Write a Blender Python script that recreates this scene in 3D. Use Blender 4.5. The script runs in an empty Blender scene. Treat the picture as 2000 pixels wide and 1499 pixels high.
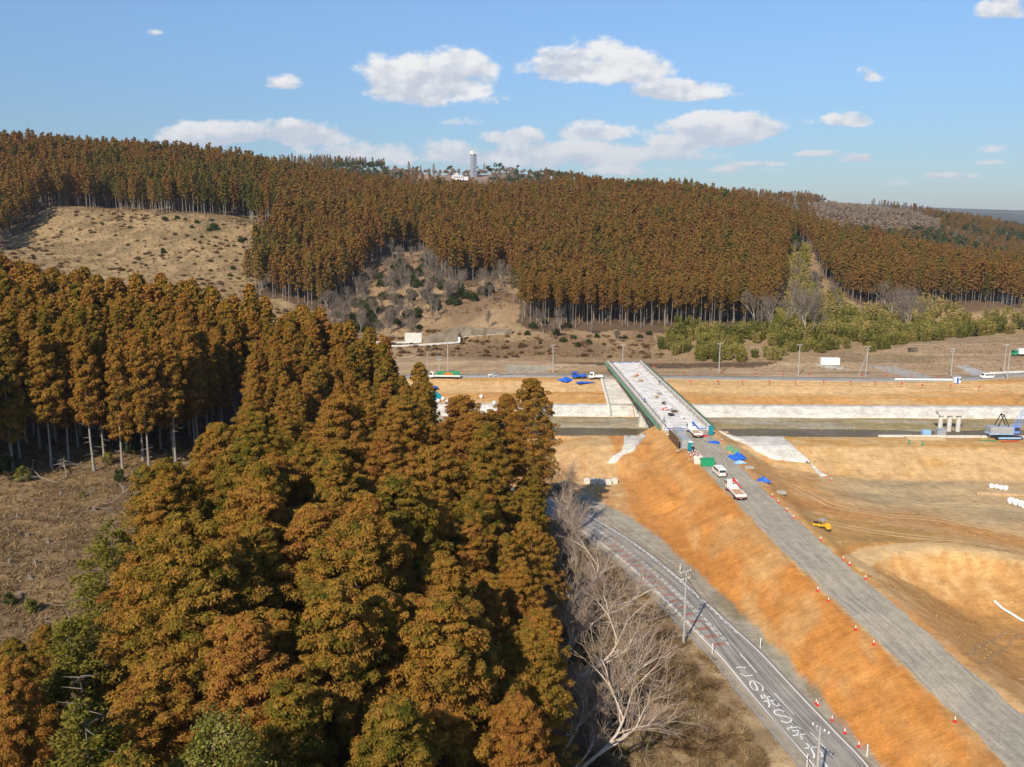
import bpy, math, random
import numpy as np
from mathutils import Vector, Matrix
rad = math.radians
scene = bpy.context.scene
COL = scene.collection

# ------------------------------------------------------------------ camera, sky, sun, exposure
CAM_H, PITCH, FPX = 62.0, rad(10.8), 1700.0
SP, CP = math.sin(PITCH), math.cos(PITCH)
cam_d = bpy.data.cameras.new('camera')
cam_d.sensor_width = 36.0
cam_d.lens = FPX / 2000 * 36.0
cam_d.clip_start = 0.5
cam_d.clip_end = 40000
cam = bpy.data.objects.new('camera', cam_d)
cam.location = (0, 0, CAM_H)
cam.rotation_euler = (math.pi / 2 - PITCH, 0, 0)
COL.objects.link(cam)
scene.camera = cam

SUN_EL = rad(37.5)
SUN_AZ = rad(204.5)            # clockwise from +Y
sun_dir = Vector((math.sin(SUN_AZ) * math.cos(SUN_EL), math.cos(SUN_AZ) * math.cos(SUN_EL), math.sin(SUN_EL)))
sun_d = bpy.data.lights.new('sun', 'SUN')
sun_d.energy = 4.8
sun_d.angle = rad(0.5)
sun_d.color = (1.0, 0.88, 0.72)
sun = bpy.data.objects.new('sun', sun_d)
sun.rotation_euler = (-sun_dir).to_track_quat('-Z', 'Y').to_euler()
COL.objects.link(sun)

scene.view_settings.view_transform = 'Standard'
scene.view_settings.look = 'None'
scene.view_settings.exposure = 0.25
scene.view_settings.gamma = 1.0
scene.view_settings.use_curve_mapping = False
scene.cycles.max_bounces = 5
scene.cycles.diffuse_bounces = 2
scene.cycles.glossy_bounces = 2
scene.cycles.transmission_bounces = 2
scene.cycles.transparent_max_bounces = 6
scene.cycles.caustics_reflective = False
scene.cycles.caustics_refractive = False
scene.cycles.sample_clamp_indirect = 4.0


class NT:
    """short hand for building node trees"""
    def __init__(s, tree):
        s.t = tree; s.t.nodes.clear()

    def n(s, typ, **kw):
        nd = s.t.nodes.new(typ)
        for k, v in kw.items():
            setattr(nd, k, v)
        return nd

    def put(s, sock, v):
        if isinstance(v, bpy.types.NodeSocket):
            s.t.links.new(v, sock)
        elif v is not None:
            if sock.type == 'RGBA' and not isinstance(v, (int, float)) and len(v) == 3:
                v = (*v, 1)
            sock.default_value = v

    def m(s, op, a, b=None, c=None, clamp=False):
        nd = s.n('ShaderNodeMath', operation=op, use_clamp=clamp)
        s.put(nd.inputs[0], a)
        if b is not None: s.put(nd.inputs[1], b)
        if c is not None: s.put(nd.inputs[2], c)
        return nd.outputs[0]

    def v(s, op, a, b=None):
        nd = s.n('ShaderNodeVectorMath', operation=op)
        s.put(nd.inputs[0], a)
        if b is not None:
            s.put(nd.inputs['Scale' if op == 'SCALE' else 1], b)
        return nd.outputs[0]

    def xyz(s, x, y, z):
        nd = s.n('ShaderNodeCombineXYZ')
        for i, q in enumerate((x, y, z)): s.put(nd.inputs[i], q)
        return nd.outputs[0]

    def sep(s, v):
        nd = s.n('ShaderNodeSeparateXYZ'); s.put(nd.inputs[0], v)
        return nd.outputs

    def mix(s, f, a, b, blend='MIX'):
        nd = s.n('ShaderNodeMix', data_type='RGBA', blend_type=blend)
        s.put(nd.inputs[0], f); s.put(nd.inputs[6], a); s.put(nd.inputs[7], b)
        return nd.outputs[2]

    def noise(s, vec, scale, detail=4, rough=.55, dist=0.0, color=False):
        nd = s.n('ShaderNodeTexNoise')
        s.put(nd.inputs['Vector'], vec)
        nd.inputs['Scale'].default_value = scale
        nd.inputs['Detail'].default_value = detail
        nd.inputs['Roughness'].default_value = rough
        nd.inputs['Distortion'].default_value = dist
        return nd.outputs[1 if color else 0]

    def ss(s, x, lo, hi, a=0.0, b=1.0):
        nd = s.n('ShaderNodeMapRange', interpolation_type='SMOOTHSTEP')
        s.put(nd.inputs[0], x); s.put(nd.inputs[1], lo); s.put(nd.inputs[2], hi)
        s.put(nd.inputs[3], a); s.put(nd.inputs[4], b)
        return nd.outputs[0]

    def lin(s, x, lo, hi, a=0.0, b=1.0):
        nd = s.n('ShaderNodeMapRange')
        s.put(nd.inputs[0], x); s.put(nd.inputs[1], lo); s.put(nd.inputs[2], hi)
        s.put(nd.inputs[3], a); s.put(nd.inputs[4], b)
        return nd.outputs[0]


world = bpy.data.worlds.new('World')
scene.world = world
world.use_nodes = True
w = NT(world.node_tree)
sky = w.n('ShaderNodeTexSky', sky_type='NISHITA')
sky.sun_disc = False
sky.sun_elevation = SUN_EL
sky.sun_rotation = SUN_AZ
sky.altitude = 60
sky.air_density = 1.0
sky.dust_density = 0.35
sky.ozone_density = 2.0
gen = w.n('ShaderNodeTexCoord').outputs['Generated']
gx, gy, gz = w.sep(gen)
ysafe = w.m('MAXIMUM', gy, 0.05)
ga, ge = w.m('DIVIDE', gx, ysafe), w.m('DIVIDE', gz, ysafe)
# fair-weather clouds over the far hills: (x, y, half width, height up, weight) in units of the photograph's pixels, turned to directions
CLOUDS = [(845, 172, 160, 70, 1.0), (905, 142, 86, 52, .9), (1165, 138, 155, 50, 1.0), (1165, 102, 66, 46, .75), (1335, 182, 112, 32, .95),
          (560, 164, 52, 26, .6), (1180, 262, 105, 34, .95), (1430, 252, 180, 36, .95), (1655, 238, 62, 22, .85),
          (430, 268, 150, 34, .9), (600, 272, 130, 36, .75), (760, 300, 260, 44, .55), (900, 240, 85, 18, .5), (1000, 272, 80, 26, .75), (1330, 280, 170, 30, .75),
          (1190, 305, 240, 40, .95), (1010, 310, 200, 40, .8), (1960, 22, 80, 36, .7), (1705, 150, 52, 30, .4), (1930, 292, 60, 22, .6), (1675, 312, 50, 16, .45),
          (15, 156, 50, 14, .35), (300, 66, 45, 12, .3), (850, 300, 260, 40, .55), (1750, 360, 60, 16, .35), (1940, 258, 40, 16, .35), (1600, 302, 100, 12, .5), (1480, 322, 90, 11, .45), (1850, 345, 90, 11, .45), (1400, 335, 170, 16, .5), (1250, 335, 200, 18, .5), (1930, 318, 60, 10, .4)]
pv = w.xyz(w.m('MULTIPLY', ga, 1.0), w.m('MULTIPLY', ge, 1.7), 0.0)
n_big = w.noise(pv, 9.0, 8, .58)
n_off = w.noise(w.v('ADD', pv, (-.006, .016, 0)), 9.0, 5, .55)
n_fine = w.noise(pv, 34.0, 6, .6)
dens = None; wsum = None; tsum = None
for (cx, cy, hw, hh, wt) in CLOUDS:
    u_, v_ = (cx - 1000) / FPX, (cy - 749.5) / FPX
    k_ = CP - v_ * SP
    a0, e0 = u_ / k_, -(SP + v_ * CP) / k_
    da = w.m('DIVIDE', w.m('SUBTRACT', ga, a0), hw / FPX)
    de = w.m('SUBTRACT', ge, e0)
    q = w.m('MAXIMUM', w.m('DIVIDE', de, hh / FPX), w.m('DIVIDE', de, -.55 * hh / FPX))
    d = w.m('SUBTRACT', 1.0, w.m('ADD', w.m('MULTIPLY', da, da), w.m('MULTIPLY', q, q)))
    d = w.m('MULTIPLY', w.m('MAXIMUM', d, -1.5), 1.0)
    d = w.m('ADD', d, wt * .9 - 1.0)
    wgt = w.m('POWER', w.m('MAXIMUM', w.m('ADD', d, .8), 0.0001), 3)
    tt = w.m('MULTIPLY', w.m('DIVIDE', de, hh / FPX), wgt)
    dens = d if dens is None else w.m('MAXIMUM', dens, d)
    wsum = wgt if wsum is None else w.m('ADD', wsum, wgt)
    tsum = tt if tsum is None else w.m('ADD', tsum, tt)
hgt = w.m('DIVIDE', tsum, w.m('ADD', wsum, .0001))
raw = w.m('ADD', dens, w.m('ADD', w.m('MULTIPLY', w.m('SUBTRACT', n_big, .5), 3.4), w.m('MULTIPLY', w.m('SUBTRACT', n_fine, .5), 1.5)))
cover = w.ss(raw, -.05, .50)
cover = w.m('MULTIPLY', cover, w.ss(gy, .1, .3))
lit = w.m('ADD', w.m('MULTIPLY', hgt, .42), w.m('MULTIPLY', w.m('SUBTRACT', n_big, n_off), 5.0))
lit = w.m('ADD', lit, w.m('MULTIPLY', w.m('SUBTRACT', n_fine, .5), .5))
low = w.ss(ge, .05, .14)
ccol = w.mix(w.ss(lit, -.45, .45), w.mix(low, (4.5, 5.0, 6.0), (5.0, 5.3, 6.0)), w.mix(low, (6.0, 6.1, 6.5), (7.7, 7.6, 7.5)))
SKYMUL = w.mix(w.ss(gz, -.02, .30), (.46, .56, .71), (.90, 1.06, 1.23))
skyc = w.mix(1.0, sky.outputs[0], SKYMUL, 'MULTIPLY')
skyf = w.mix(w.m('MULTIPLY', cover, .93), skyc, ccol)
bg = w.n('ShaderNodeBackground')
w.put(bg.inputs[0], skyf)
bg.inputs[1].default_value = 0.10
wo = w.n('ShaderNodeOutputWorld')
w.t.links.new(bg.outputs[0], wo.inputs[0])


# ------------------------------------------------------------------ small helpers
def put(o, parent=None):
    COL.objects.link(o)
    if parent is not None:
        o.parent = parent
    return o


def tag(o, label=None, cat=None, group=None, kind=None):
    for k, v in (('label', label), ('category', cat), ('group', group), ('kind', kind)):
        if v: o[k] = v
    return o


def empty(name, loc=(0, 0, 0), rz=0.0, label=None, cat=None, group=None):
    o = bpy.data.objects.new(name, None)
    o.empty_display_size = .5
    o.location = loc
    o.rotation_euler = (0, 0, rz)
    put(o)
    return tag(o, label, cat, group)


def mesh_np(name, V, F, mats=None, fattr=None, smooth=False, midx=None):
    """V (n,3); F (m,k) all of one size, or list of such arrays"""
    if not isinstance(F, list): F = [F]
    F = [f for f in F if len(f)]
    me = bpy.data.meshes.new(name)
    V = np.ascontiguousarray(V, dtype=np.float32)
    me.vertices.add(len(V)); me.vertices.foreach_set('co', V.ravel())
    nl = sum(f.size for f in F); nf = sum(len(f) for f in F)
    me.loops.add(nl); me.polygons.add(nf)
    me.loops.foreach_set('vertex_index', np.concatenate([f.ravel() for f in F]).astype(np.int32))
    tot = np.concatenate([np.full(len(f), f.shape[1], np.int32) for f in F])
    me.polygons.foreach_set('loop_start', np.concatenate([[0], np.cumsum(tot)[:-1]]).astype(np.int32))
    if midx is not None: me.polygons.foreach_set('material_index', np.asarray(midx, np.int32))
    me.update(calc_edges=True)
    if smooth: me.polygons.foreach_set('use_smooth', np.ones(nf, bool))
    for k, (dom, typ, arr) in (fattr or {}).items():
        at_ = me.attributes.new(k, typ, dom)
        at_.data.foreach_set('color' if 'COLOR' in typ else 'value', np.ascontiguousarray(arr, np.float32).ravel())
    for m_ in (mats if isinstance(mats, (list, tuple)) else [mats] if mats else []):
        me.materials.append(m_)
    return me


def obj_np(name, V, F, mats, parent=None, **kw):
    return put(bpy.data.objects.new(name, mesh_np(name, V, F, mats, **kw)), parent)


class MB:
    """collects boxes, tubes and prisms into ONE mesh"""
    def __init__(s): s.v = []; s.f = []; s.mi = []; s.cur = 0

    def add(s, vs, fs):
        b = len(s.v)
        s.v += [tuple(p) for p in vs]
        s.f += [tuple(i + b for i in f) for f in fs]
        s.mi += [s.cur] * len(fs)
        return s

    def box(s, c, d, rz=0.0, bev=0.0, taper=1.0, rx=0.0):
        x, y, z = d[0] / 2, d[1] / 2, d[2] / 2
        M = Matrix.Translation(c) @ Matrix.Rotation(rz, 4, 'Z') @ Matrix.Rotation(rx, 4, 'X')
        if bev <= 0:
            vs = [(-x, -y, -z), (x, -y, -z), (x, y, -z), (-x, y, -z), (-x * taper, -y * taper, z), (x * taper, -y * taper, z), (x * taper, y * taper, z), (-x * taper, y * taper, z)]
            fs = [(0, 3, 2, 1), (4, 5, 6, 7), (0, 1, 5, 4), (1, 2, 6, 5), (2, 3, 7, 6), (3, 0, 4, 7)]
        else:
            b = min(bev, x * .9, y * .9, z * .9)
            vs, fs = [], []
            rings = [(-z, b), (-z + b, 0), (z - b, 0), (z, b)]
            for (zz, i) in rings:
                X, Y = x - i, y - i
                k = b if i == 0 else b * .3
                vs += [(-X + k, -Y, zz), (X - k, -Y, zz), (X, -Y + k, zz), (X, Y - k, zz), (X - k, Y, zz), (-X + k, Y, zz), (-X, Y - k, zz), (-X, -Y + k, zz)]
            for r in range(3):
                for i in range(8):
                    j = (i + 1) % 8
                    fs.append((r * 8 + i, r * 8 + j, r * 8 + 8 + j, r * 8 + 8 + i))
            fs += [tuple(range(7, -1, -1)), tuple(range(24, 32))]
        return s.add([M @ Vector(p) for p in vs], fs)

    def tube(s, a, b, r0, r1=None, n=8, cap=True):
        r1 = r0 if r1 is None else r1
        a, b = Vector(a), Vector(b)
        d = (b - a)
        if d.length < 1e-6: return s
        q = d.to_track_quat('Z', 'Y')
        vs = []
        for (p, r) in ((a, r0), (b, r1)):
            for i in range(n):
                t = 2 * math.pi * i / n
                vs.append(p + q @ Vector((math.cos(t) * r, math.sin(t) * r, 0)))
        fs = [(i, (i + 1) % n, n + (i + 1) % n, n + i) for i in range(n)]
        if cap: fs += [tuple(range(n - 1, -1, -1)), tuple(range(n, 2 * n))]
        return s.add(vs, fs)

    def path(s, pts, r, n=6):
        for a, b in zip(pts, pts[1:]): s.tube(a, b, r, r, n)
        return s

    def lathe(s, prof, c=(0, 0, 0), n=12, axis='Z'):
        vs = []
        for (r, z) in prof:
            for i in range(n):
                t = 2 * math.pi * i / n
                p = (r * math.cos(t), r * math.sin(t), z)
                if axis == 'Y': p = (p[0], p[2], p[1])
                if axis == 'X': p = (p[2], p[0], p[1])
                vs.append((p[0] + c[0], p[1] + c[1], p[2] + c[2]))
        m_ = len(prof)
        fs = []
        for k in range(m_ - 1):
            for i in range(n):
                j = (i + 1) % n
                fs.append((k * n + i, k * n + j, k * n + n + j, k * n + n + i))
        fs += [tuple(range(n - 1, -1, -1)), tuple(range((m_ - 1) * n, m_ * n))]
        return s.add(vs, fs)

    def prism(s, poly, y0, y1, plane='XZ'):
        """outline in XZ pushed from y0 to y1 (or XY pushed in z)"""
        n = len(poly)
        if plane == 'XZ':
            vs = [(p[0], y0, p[1]) for p in poly] + [(p[0], y1, p[1]) for p in poly]
        elif plane == 'YZ':
            vs = [(y0, p[0], p[1]) for p in poly] + [(y1, p[0], p[1]) for p in poly]
        else:
            vs = [(p[0], p[1], y0) for p in poly] + [(p[0], p[1], y1) for p in poly]
        fs = [tuple(range(n - 1, -1, -1)), tuple(range(n, 2 * n))]
        fs += [(i, (i + 1) % n, n + (i + 1) % n, n + i) for i in range(n)]
        return s.add(vs, fs)

    def mesh(s, name, mats, smooth=False):
        me = bpy.data.meshes.new(name)
        me.from_pydata(s.v, [], s.f)
        for m_ in (mats if isinstance(mats, (list, tuple)) else [mats]): me.materials.append(m_)
        if isinstance(mats, (list, tuple)) and len(mats) > 1: me.polygons.foreach_set('material_index', s.mi)
        import bmesh
        bm = bmesh.new(); bm.from_mesh(me)
        bmesh.ops.recalc_face_normals(bm, faces=bm.faces)
        bm.to_mesh(me); bm.free()
        if smooth: me.polygons.foreach_set('use_smooth', [True] * len(me.polygons))
        return me

    def build(s, name, mats, parent=None, smooth=False):
        return put(bpy.data.objects.new(name, s.mesh(name, mats, smooth)), parent)


KIDS = {}
def copy_tree(o, parent=None):
    c = o.copy(); COL.objects.link(c)
    if parent is not None: c.parent = parent
    for ch in KIDS.get(o.name) or list(o.children): copy_tree(ch, c)
    return c


# ------------------------------------------------------------------ numeric noise for terrain and masks
def _hash(ix, iy, seed):
    h = (ix.astype(np.int64) * 374761393 + iy.astype(np.int64) * 668265263 + seed * 982451653) & 0xFFFFFFFF
    h = ((h ^ (h >> 13)) * 1274126177) & 0xFFFFFFFF
    return ((h ^ (h >> 16)) & 0xFFFF) / 65535.0

def vnoise(x, y, seed=0):
    ix, iy = np.floor(x), np.floor(y)
    fx, fy = x - ix, y - iy
    fx = fx * fx * (3 - 2 * fx); fy = fy * fy * (3 - 2 * fy)
    a, b = _hash(ix, iy, seed), _hash(ix + 1, iy, seed)
    c, d = _hash(ix, iy + 1, seed), _hash(ix + 1, iy + 1, seed)
    return (a + (b - a) * fx) * (1 - fy) + (c + (d - c) * fx) * fy

def fbm(x, y, seed=0, octv=4):
    r = 0; amp = .5; tot = 0
    for i in range(octv):
        r = r + amp * vnoise(x * 2 ** i, y * 2 ** i, seed + i); tot += amp; amp *= .5
    return r / tot

def sstep(x, a, b):
    t = np.clip((x - a) / (b - a), 0, 1)
    return t * t * (3 - 2 * t)

def in_poly(x, y, poly):
    x = np.asarray(x, float); y = np.asarray(y, float)
    r = np.zeros(x.shape, bool)
    n = len(poly)
    for i in range(n):
        x0, y0 = poly[i]; x1, y1 = poly[(i + 1) % n]
        if y0 == y1: continue
        c = ((y0 > y) != (y1 > y)) & (x < (x1 - x0) * (y - y0) / (y1 - y0) + x0)
        r ^= c
    return r

def seg_dist(x, y, pts):
    """distance to a polyline, and running length at the nearest point, and signed side"""
    best = np.full(np.shape(x), 1e9); s_at = np.zeros(np.shape(x)); side = np.zeros(np.shape(x)); L = 0
    for (x0, y0), (x1, y1) in zip(pts, pts[1:]):
        dx, dy = x1 - x0, y1 - y0
        l2 = dx * dx + dy * dy
        t = np.clip(((x - x0) * dx + (y - y0) * dy) / l2, 0, 1)
        d = np.hypot(x - x0 - t * dx, y - y0 - t * dy)
        m_ = d < best
        best = np.where(m_, d, best)
        s_at = np.where(m_, L + t * math.sqrt(l2), s_at)
        side = np.where(m_, np.sign(dx * (y - y0) - dy * (x - x0)), side)
        L += math.sqrt(l2)
    return best, s_at, side

def ray(px, py):
    u, v = (px - 1000) / FPX, (py - 749.5) / FPX
    return u, CP - v * SP, -(SP + v * CP)

def on_plane(px, py, z=0.0):
    rx, ry, rz_ = ray(px, py)
    t = (z - CAM_H) / rz_
    return rx * t, ry * t

def at_depth(px, py, Y, dz=0.0):
    rx, ry, rz_ = ray(px, py)
    t = Y / ry
    return rx * t, Y, CAM_H + rz_ * t + dz

def project(x, y, z):
    dx, dy, dz = np.asarray(x, float), np.asarray(y, float), np.asarray(z, float) - CAM_H
    dep = dy * CP - dz * SP
    up = dy * SP + dz * CP
    return 1000 + FPX * dx / dep, 749.5 - FPX * up / dep

# ------------------------------------------------------------------ the lie of the land
CTRL = []
def cw(*pts): CTRL.extend(pts)
def cp(Y, dz, *pix):
    for px, py in pix: CTRL.append(at_depth(px, py, Y, dz))
# the spur under the near grove, its cleared west side, and the slope down to the road
cw((-83, 135, 15.5), (-62, 99, 15), (-53, 114, 14.5), (-64, 150, 15.5), (-73, 152, 16), (-65, 193, 17), (-91, 230, 20.5), (-95, 200, 18.5), (-71, 215, 18.5),
   (-53, 220, 15.5), (-37, 212, 10.5), (-31, 205, 7.5), (-20, 190, 4.5), (-10, 178, 3.5), (0, 168, 3.2), (4, 150, 2.8), (6, 120, 2), (9, 100, 1.6), (11, 85, 1.2),
   (16, 100, .2), (16, 120, .2), (15, 138, .3), (20, 80, -.2), (-26, 120, 9.5), (-41, 130, 11.5), (-45, 100, 12.5), (-35, 75, 12), (-20, 60, 10), (-10, 80, 6.5),
   (-10, 110, 5), (-10, 140, 4.8), (-25, 150, 7), (-40, 165, 12), (-20, 38, 11), (0, 45, 5), (5, 60, 2.5), (24, 60, 0), (-60, 70, 15), (-100, 100, 20), (-120, 150, 20),
   (-140, 220, 25), (-118, 262, 19), (-160, 300, 25), (0, 0, 6), (-60, 0, 15), (40, 0, 0), (-200, 60, 26), (-200, 200, 32))
# the valley floor
cw((24, 125, 0), (30, 100, 0), (34, 70, 0), (40, 130, 0), (30, 160, 0), (10, 200, 1), (-10, 205, 1.5), (60, 100, 0), (100, 60, 0), (120, 150, 0), (200, 120, 0), (200, 200, 0), (100, 200, 0), (50, 200, 0),
   (40, 345, 5), (100, 345, 5), (200, 345, 5), (0, 340, 5), (-40, 338, 5), (-70, 300, 5), (300, 330, 5), (300, 200, 1), (450, 330, 4), (450, 150, 1), (0, 365, 5.3), (60, 368, 5), (140, 375, 5), (210, 400, 5), (240, 430, 5), (320, 420, 4.5),
   (-20, 364, 6), (-60, 350, 6), (-100, 300, 9))
# cut-over slope on the far left
cw((-118, 400, 22), (-118, 355, 12), (-165, 335, 19), (-150, 380, 24), (-80, 372, 10))
cp(520, 0, (100, 405), (300, 415), (540, 435))
cp(480, 0, (250, 478), (60, 470)); cp(425, 0, (400, 560), (200, 560)); cp(500, 2, (-60, 440))
# upper road bench with its guard rail, slope above it
cw((-55, 384, 8.2), (-25, 384, 8.2), (-5, 385, 8.6), (-55, 390, 8.2), (-25, 390, 8.2))
cp(400, 0, (800, 640), (900, 634), (1000, 634)); cp(440, 0, (820, 560), (950, 575)); cp(425, 0, (700, 610)); cp(480, -2, (820, 500), (980, 540)); cp(415, 0, (600, 602)); cp(470, -8, (560, 500))
cp(402, 0, (1010, 636), (1060, 644), (1150, 646), (1250, 648), (1350, 645), (1480, 648), (1540, 640))
# ridge (tree tops less the height of a tree)
cp(650, -20, (-150, 262), (0, 266)); cp(690, -20, (150, 271), (300, 279)); cp(720, -20, (450, 302)); cp(760, -20, (600, 328)); cp(780, -22, (700, 338)); cp(780, -27, (850, 352), (1000, 354))
cp(750, -20, (1120, 352), (1250, 349)); cp(720, -20, (1400, 366)); cp(700, -20, (1500, 394)); cp(690, -28, (1580, 412))
cp(560, -20, (200, 340), (400, 350), (600, 395), (800, 420), (1000, 430), (1200, 430), (1380, 440), (1480, 460))
cp(480, -20, (1100, 505), (1300, 508), (1450, 520), (700, 470), (900, 480))
# lower hill to the right
cp(520, -14, (1560, 520)); cp(470, 0, (1620, 640), (1560, 645)); cp(450, 0, (1750, 662)); cp(500, 0, (1950, 590), (1880, 600)); cp(520, 0, (1750, 600), (1840, 585)); cp(480, 0, (2000, 648), (1900, 655), (2100, 650))
cp(650, -28, (1700, 432), (1800, 456), (1900, 472), (2000, 486), (2150, 486)); cp(580, -23, (1650, 470), (1800, 505), (1950, 520), (2100, 520))
cp(720, -30, (1650, 428), (1780, 452), (1900, 468))
# behind the ridge
for x_, z_ in ((-500, 80), (-300, 72), (-100, 62), (100, 55), (300, 38), (500, 20), (700, 12)): cw((x_, 980, z_))
cp(1300, -14, (400, 312), (560, 308), (640, 304), (700, 308), (760, 320), (850, 325), (900, 324), (950, 316), (1000, 318), (1050, 328), (1110, 338), (1180, 350), (1300, 366))
cp(1180, 0, (840, 345), (900, 348), (960, 350)); cp(1120, -8, (1560, 398), (1640, 398), (1700, 402), (1800, 420), (1840, 434), (1900, 450)); cp(1000, 0, (1640, 425), (1740, 440), (1820, 446))
cp(1500, -12, (1500, 385), (1560, 387), (1720, 396), (1800, 408), (1900, 418), (1960, 432), (2050, 450))
cw((900, 1400, 8), (1300, 1600, 5), (1000, 2200, 4), (1600, 2500, 4), (2400, 2500, 4), (700, 2000, 25), (0, 2200, 60), (-1000, 2000, 70), (-700, 1300, 90), (800, 700, 5), (600, 500, 5), (900, 500, 5), (-500, 400, 70), (-450, 550, 90), (-600, 700, 100))
cp(4200, 0, (1500, 412), (1650, 412), (1760, 414), (1850, 420), (1900, 421), (1960, 423), (2050, 423))
cp(7800, 0, (1300, 410), (1500, 400), (1640, 399), (1660, 396), (1700, 398), (1740, 397), (1780, 404), (1880, 414), (1925, 411), (1960, 413), (2010, 415), (2100, 412), (900, 400), (500, 400), (0, 400))
cw((0, -900, 10), (-900, -300, 40), (900, -300, 2), (2000, 500, 4), (3000, 1500, 4), (-2500, 1500, 60), (5000, 4000, 5), (-5000, 4000, 70))

RIGHT = [(56, 60, 3.5), (58, 95, 4.0), (57, 120, 4.4), (56, 140, 4.6), (54, 165, 4.6), (54, 185, 4.2)]
for z_, pix in ((2.6, [(1560, 960), (1600, 1000)]), (.6, [(1700, 965), (1660, 930)]), (0, [(1800, 975), (1990, 975), (1900, 950), (2150, 980)]), (3.6, [(1650, 1045), (1610, 1030)]), (3.3, [(1800, 1060), (1720, 1050)]), (2.6, [(2000, 1075), (1930, 1062)]),
                (2.4, [(1720, 1005), (1640, 985)]), (1.6, [(1850, 1020), (1980, 1035)]), (.6, [(1900, 995), (2100, 1010)]),
                (4.2, [(1690, 1100), (1720, 1082), (1760, 1072)]), (4.0, [(1850, 1066), (1930, 1076), (2000, 1094), (2080, 1120)]),
                (.9, [(1800, 1150), (1770, 1160)]), (.4, [(1850, 1150), (1930, 1160), (2010, 1178)]), (.2, [(1860, 1195), (1950, 1215), (2050, 1230)]), (3.3, [(1715, 1125), (1740, 1180), (1800, 1230)]),
                (1.8, [(1840, 1225), (1900, 1270), (1980, 1330)]), (3.6, [(1880, 1290), (1960, 1350)]), (2.6, [(2100, 1400), (2200, 1300)])):
    for q in pix: RIGHT.append((*on_plane(*q, z_), z_))
RIGHT += [(120, 60, 2), (300, 60, 1), (300, 200, 1), (200, 150, 1.5), (90, 70, 3), (100, 212, .3), (160, 212, .2), (70, 212, 1), (300, 240, 1)]


def rbf(ctrl, c=0.0):
    P = np.array(ctrl, float)
    K = np.sqrt(((P[:, None, :2] - P[None, :, :2]) ** 2).sum(-1) + c * c)
    n = len(P)
    A = np.zeros((n + 1, n + 1)); A[:n, :n] = -K; A[:n, n] = 1; A[n, :n] = 1
    A[:n, :n] += np.eye(n) * 1.0
    wts = np.linalg.solve(A, np.concatenate([P[:, 2], [0]]))
    def f(x, y):
        r = np.full(np.shape(x), wts[n])
        for i in range(n):
            r = r - wts[i] * np.sqrt((x - P[i, 0]) ** 2 + (y - P[i, 1]) ** 2 + c * c)
        return r
    return f

# the asphalt road and the gravel causeway, in plan
ROAD = [(41, 40), (39.6, 65), (38.5, 80), (37.8, 90), (36.8, 95.3), (35.8, 100.5), (34.8, 105.7), (33.9, 110.9), (32.9, 116.3), (31.2, 123), (29.2, 131), (27.2, 138.5), (25.0, 146.5), (22.2, 155), (18.6, 164), (13.5, 174), (6, 184), (-4, 193), (-15, 202)]
GRAV_Y = np.array([30, 60, 80, 94, 102, 112, 130, 148, 170, 190, 205, 226])
GRAV_L = np.array([56, 54.4, 52.4, 51.2, 50.3, 49.2, 47.2, 45.5, 44.1, 42.4, 41.5, 40.3])
GRAV_R = np.array([65, 63.6, 62.0, 60.5, 59.7, 58.8, 57.0, 55.4, 53.8, 53.0, 52.8, 52.6])
def crest(y): return np.interp(y, [30, 85, 230], [3.8, 4.6, 6.9])
PROF_S = [196, 203, 217, 228, 248, 254, 265, 268, 278.5, 283.6, 293, 296, 307, 313]
PROF_Z = [-3, 0, 4.6, 4.4, -3.6, -3.6, -3.45, -2.75, -2.1, .35, 2.4, 2.45, 5, 5]

_nat = rbf(CTRL)
_right = rbf(RIGHT, 3.0)

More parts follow.
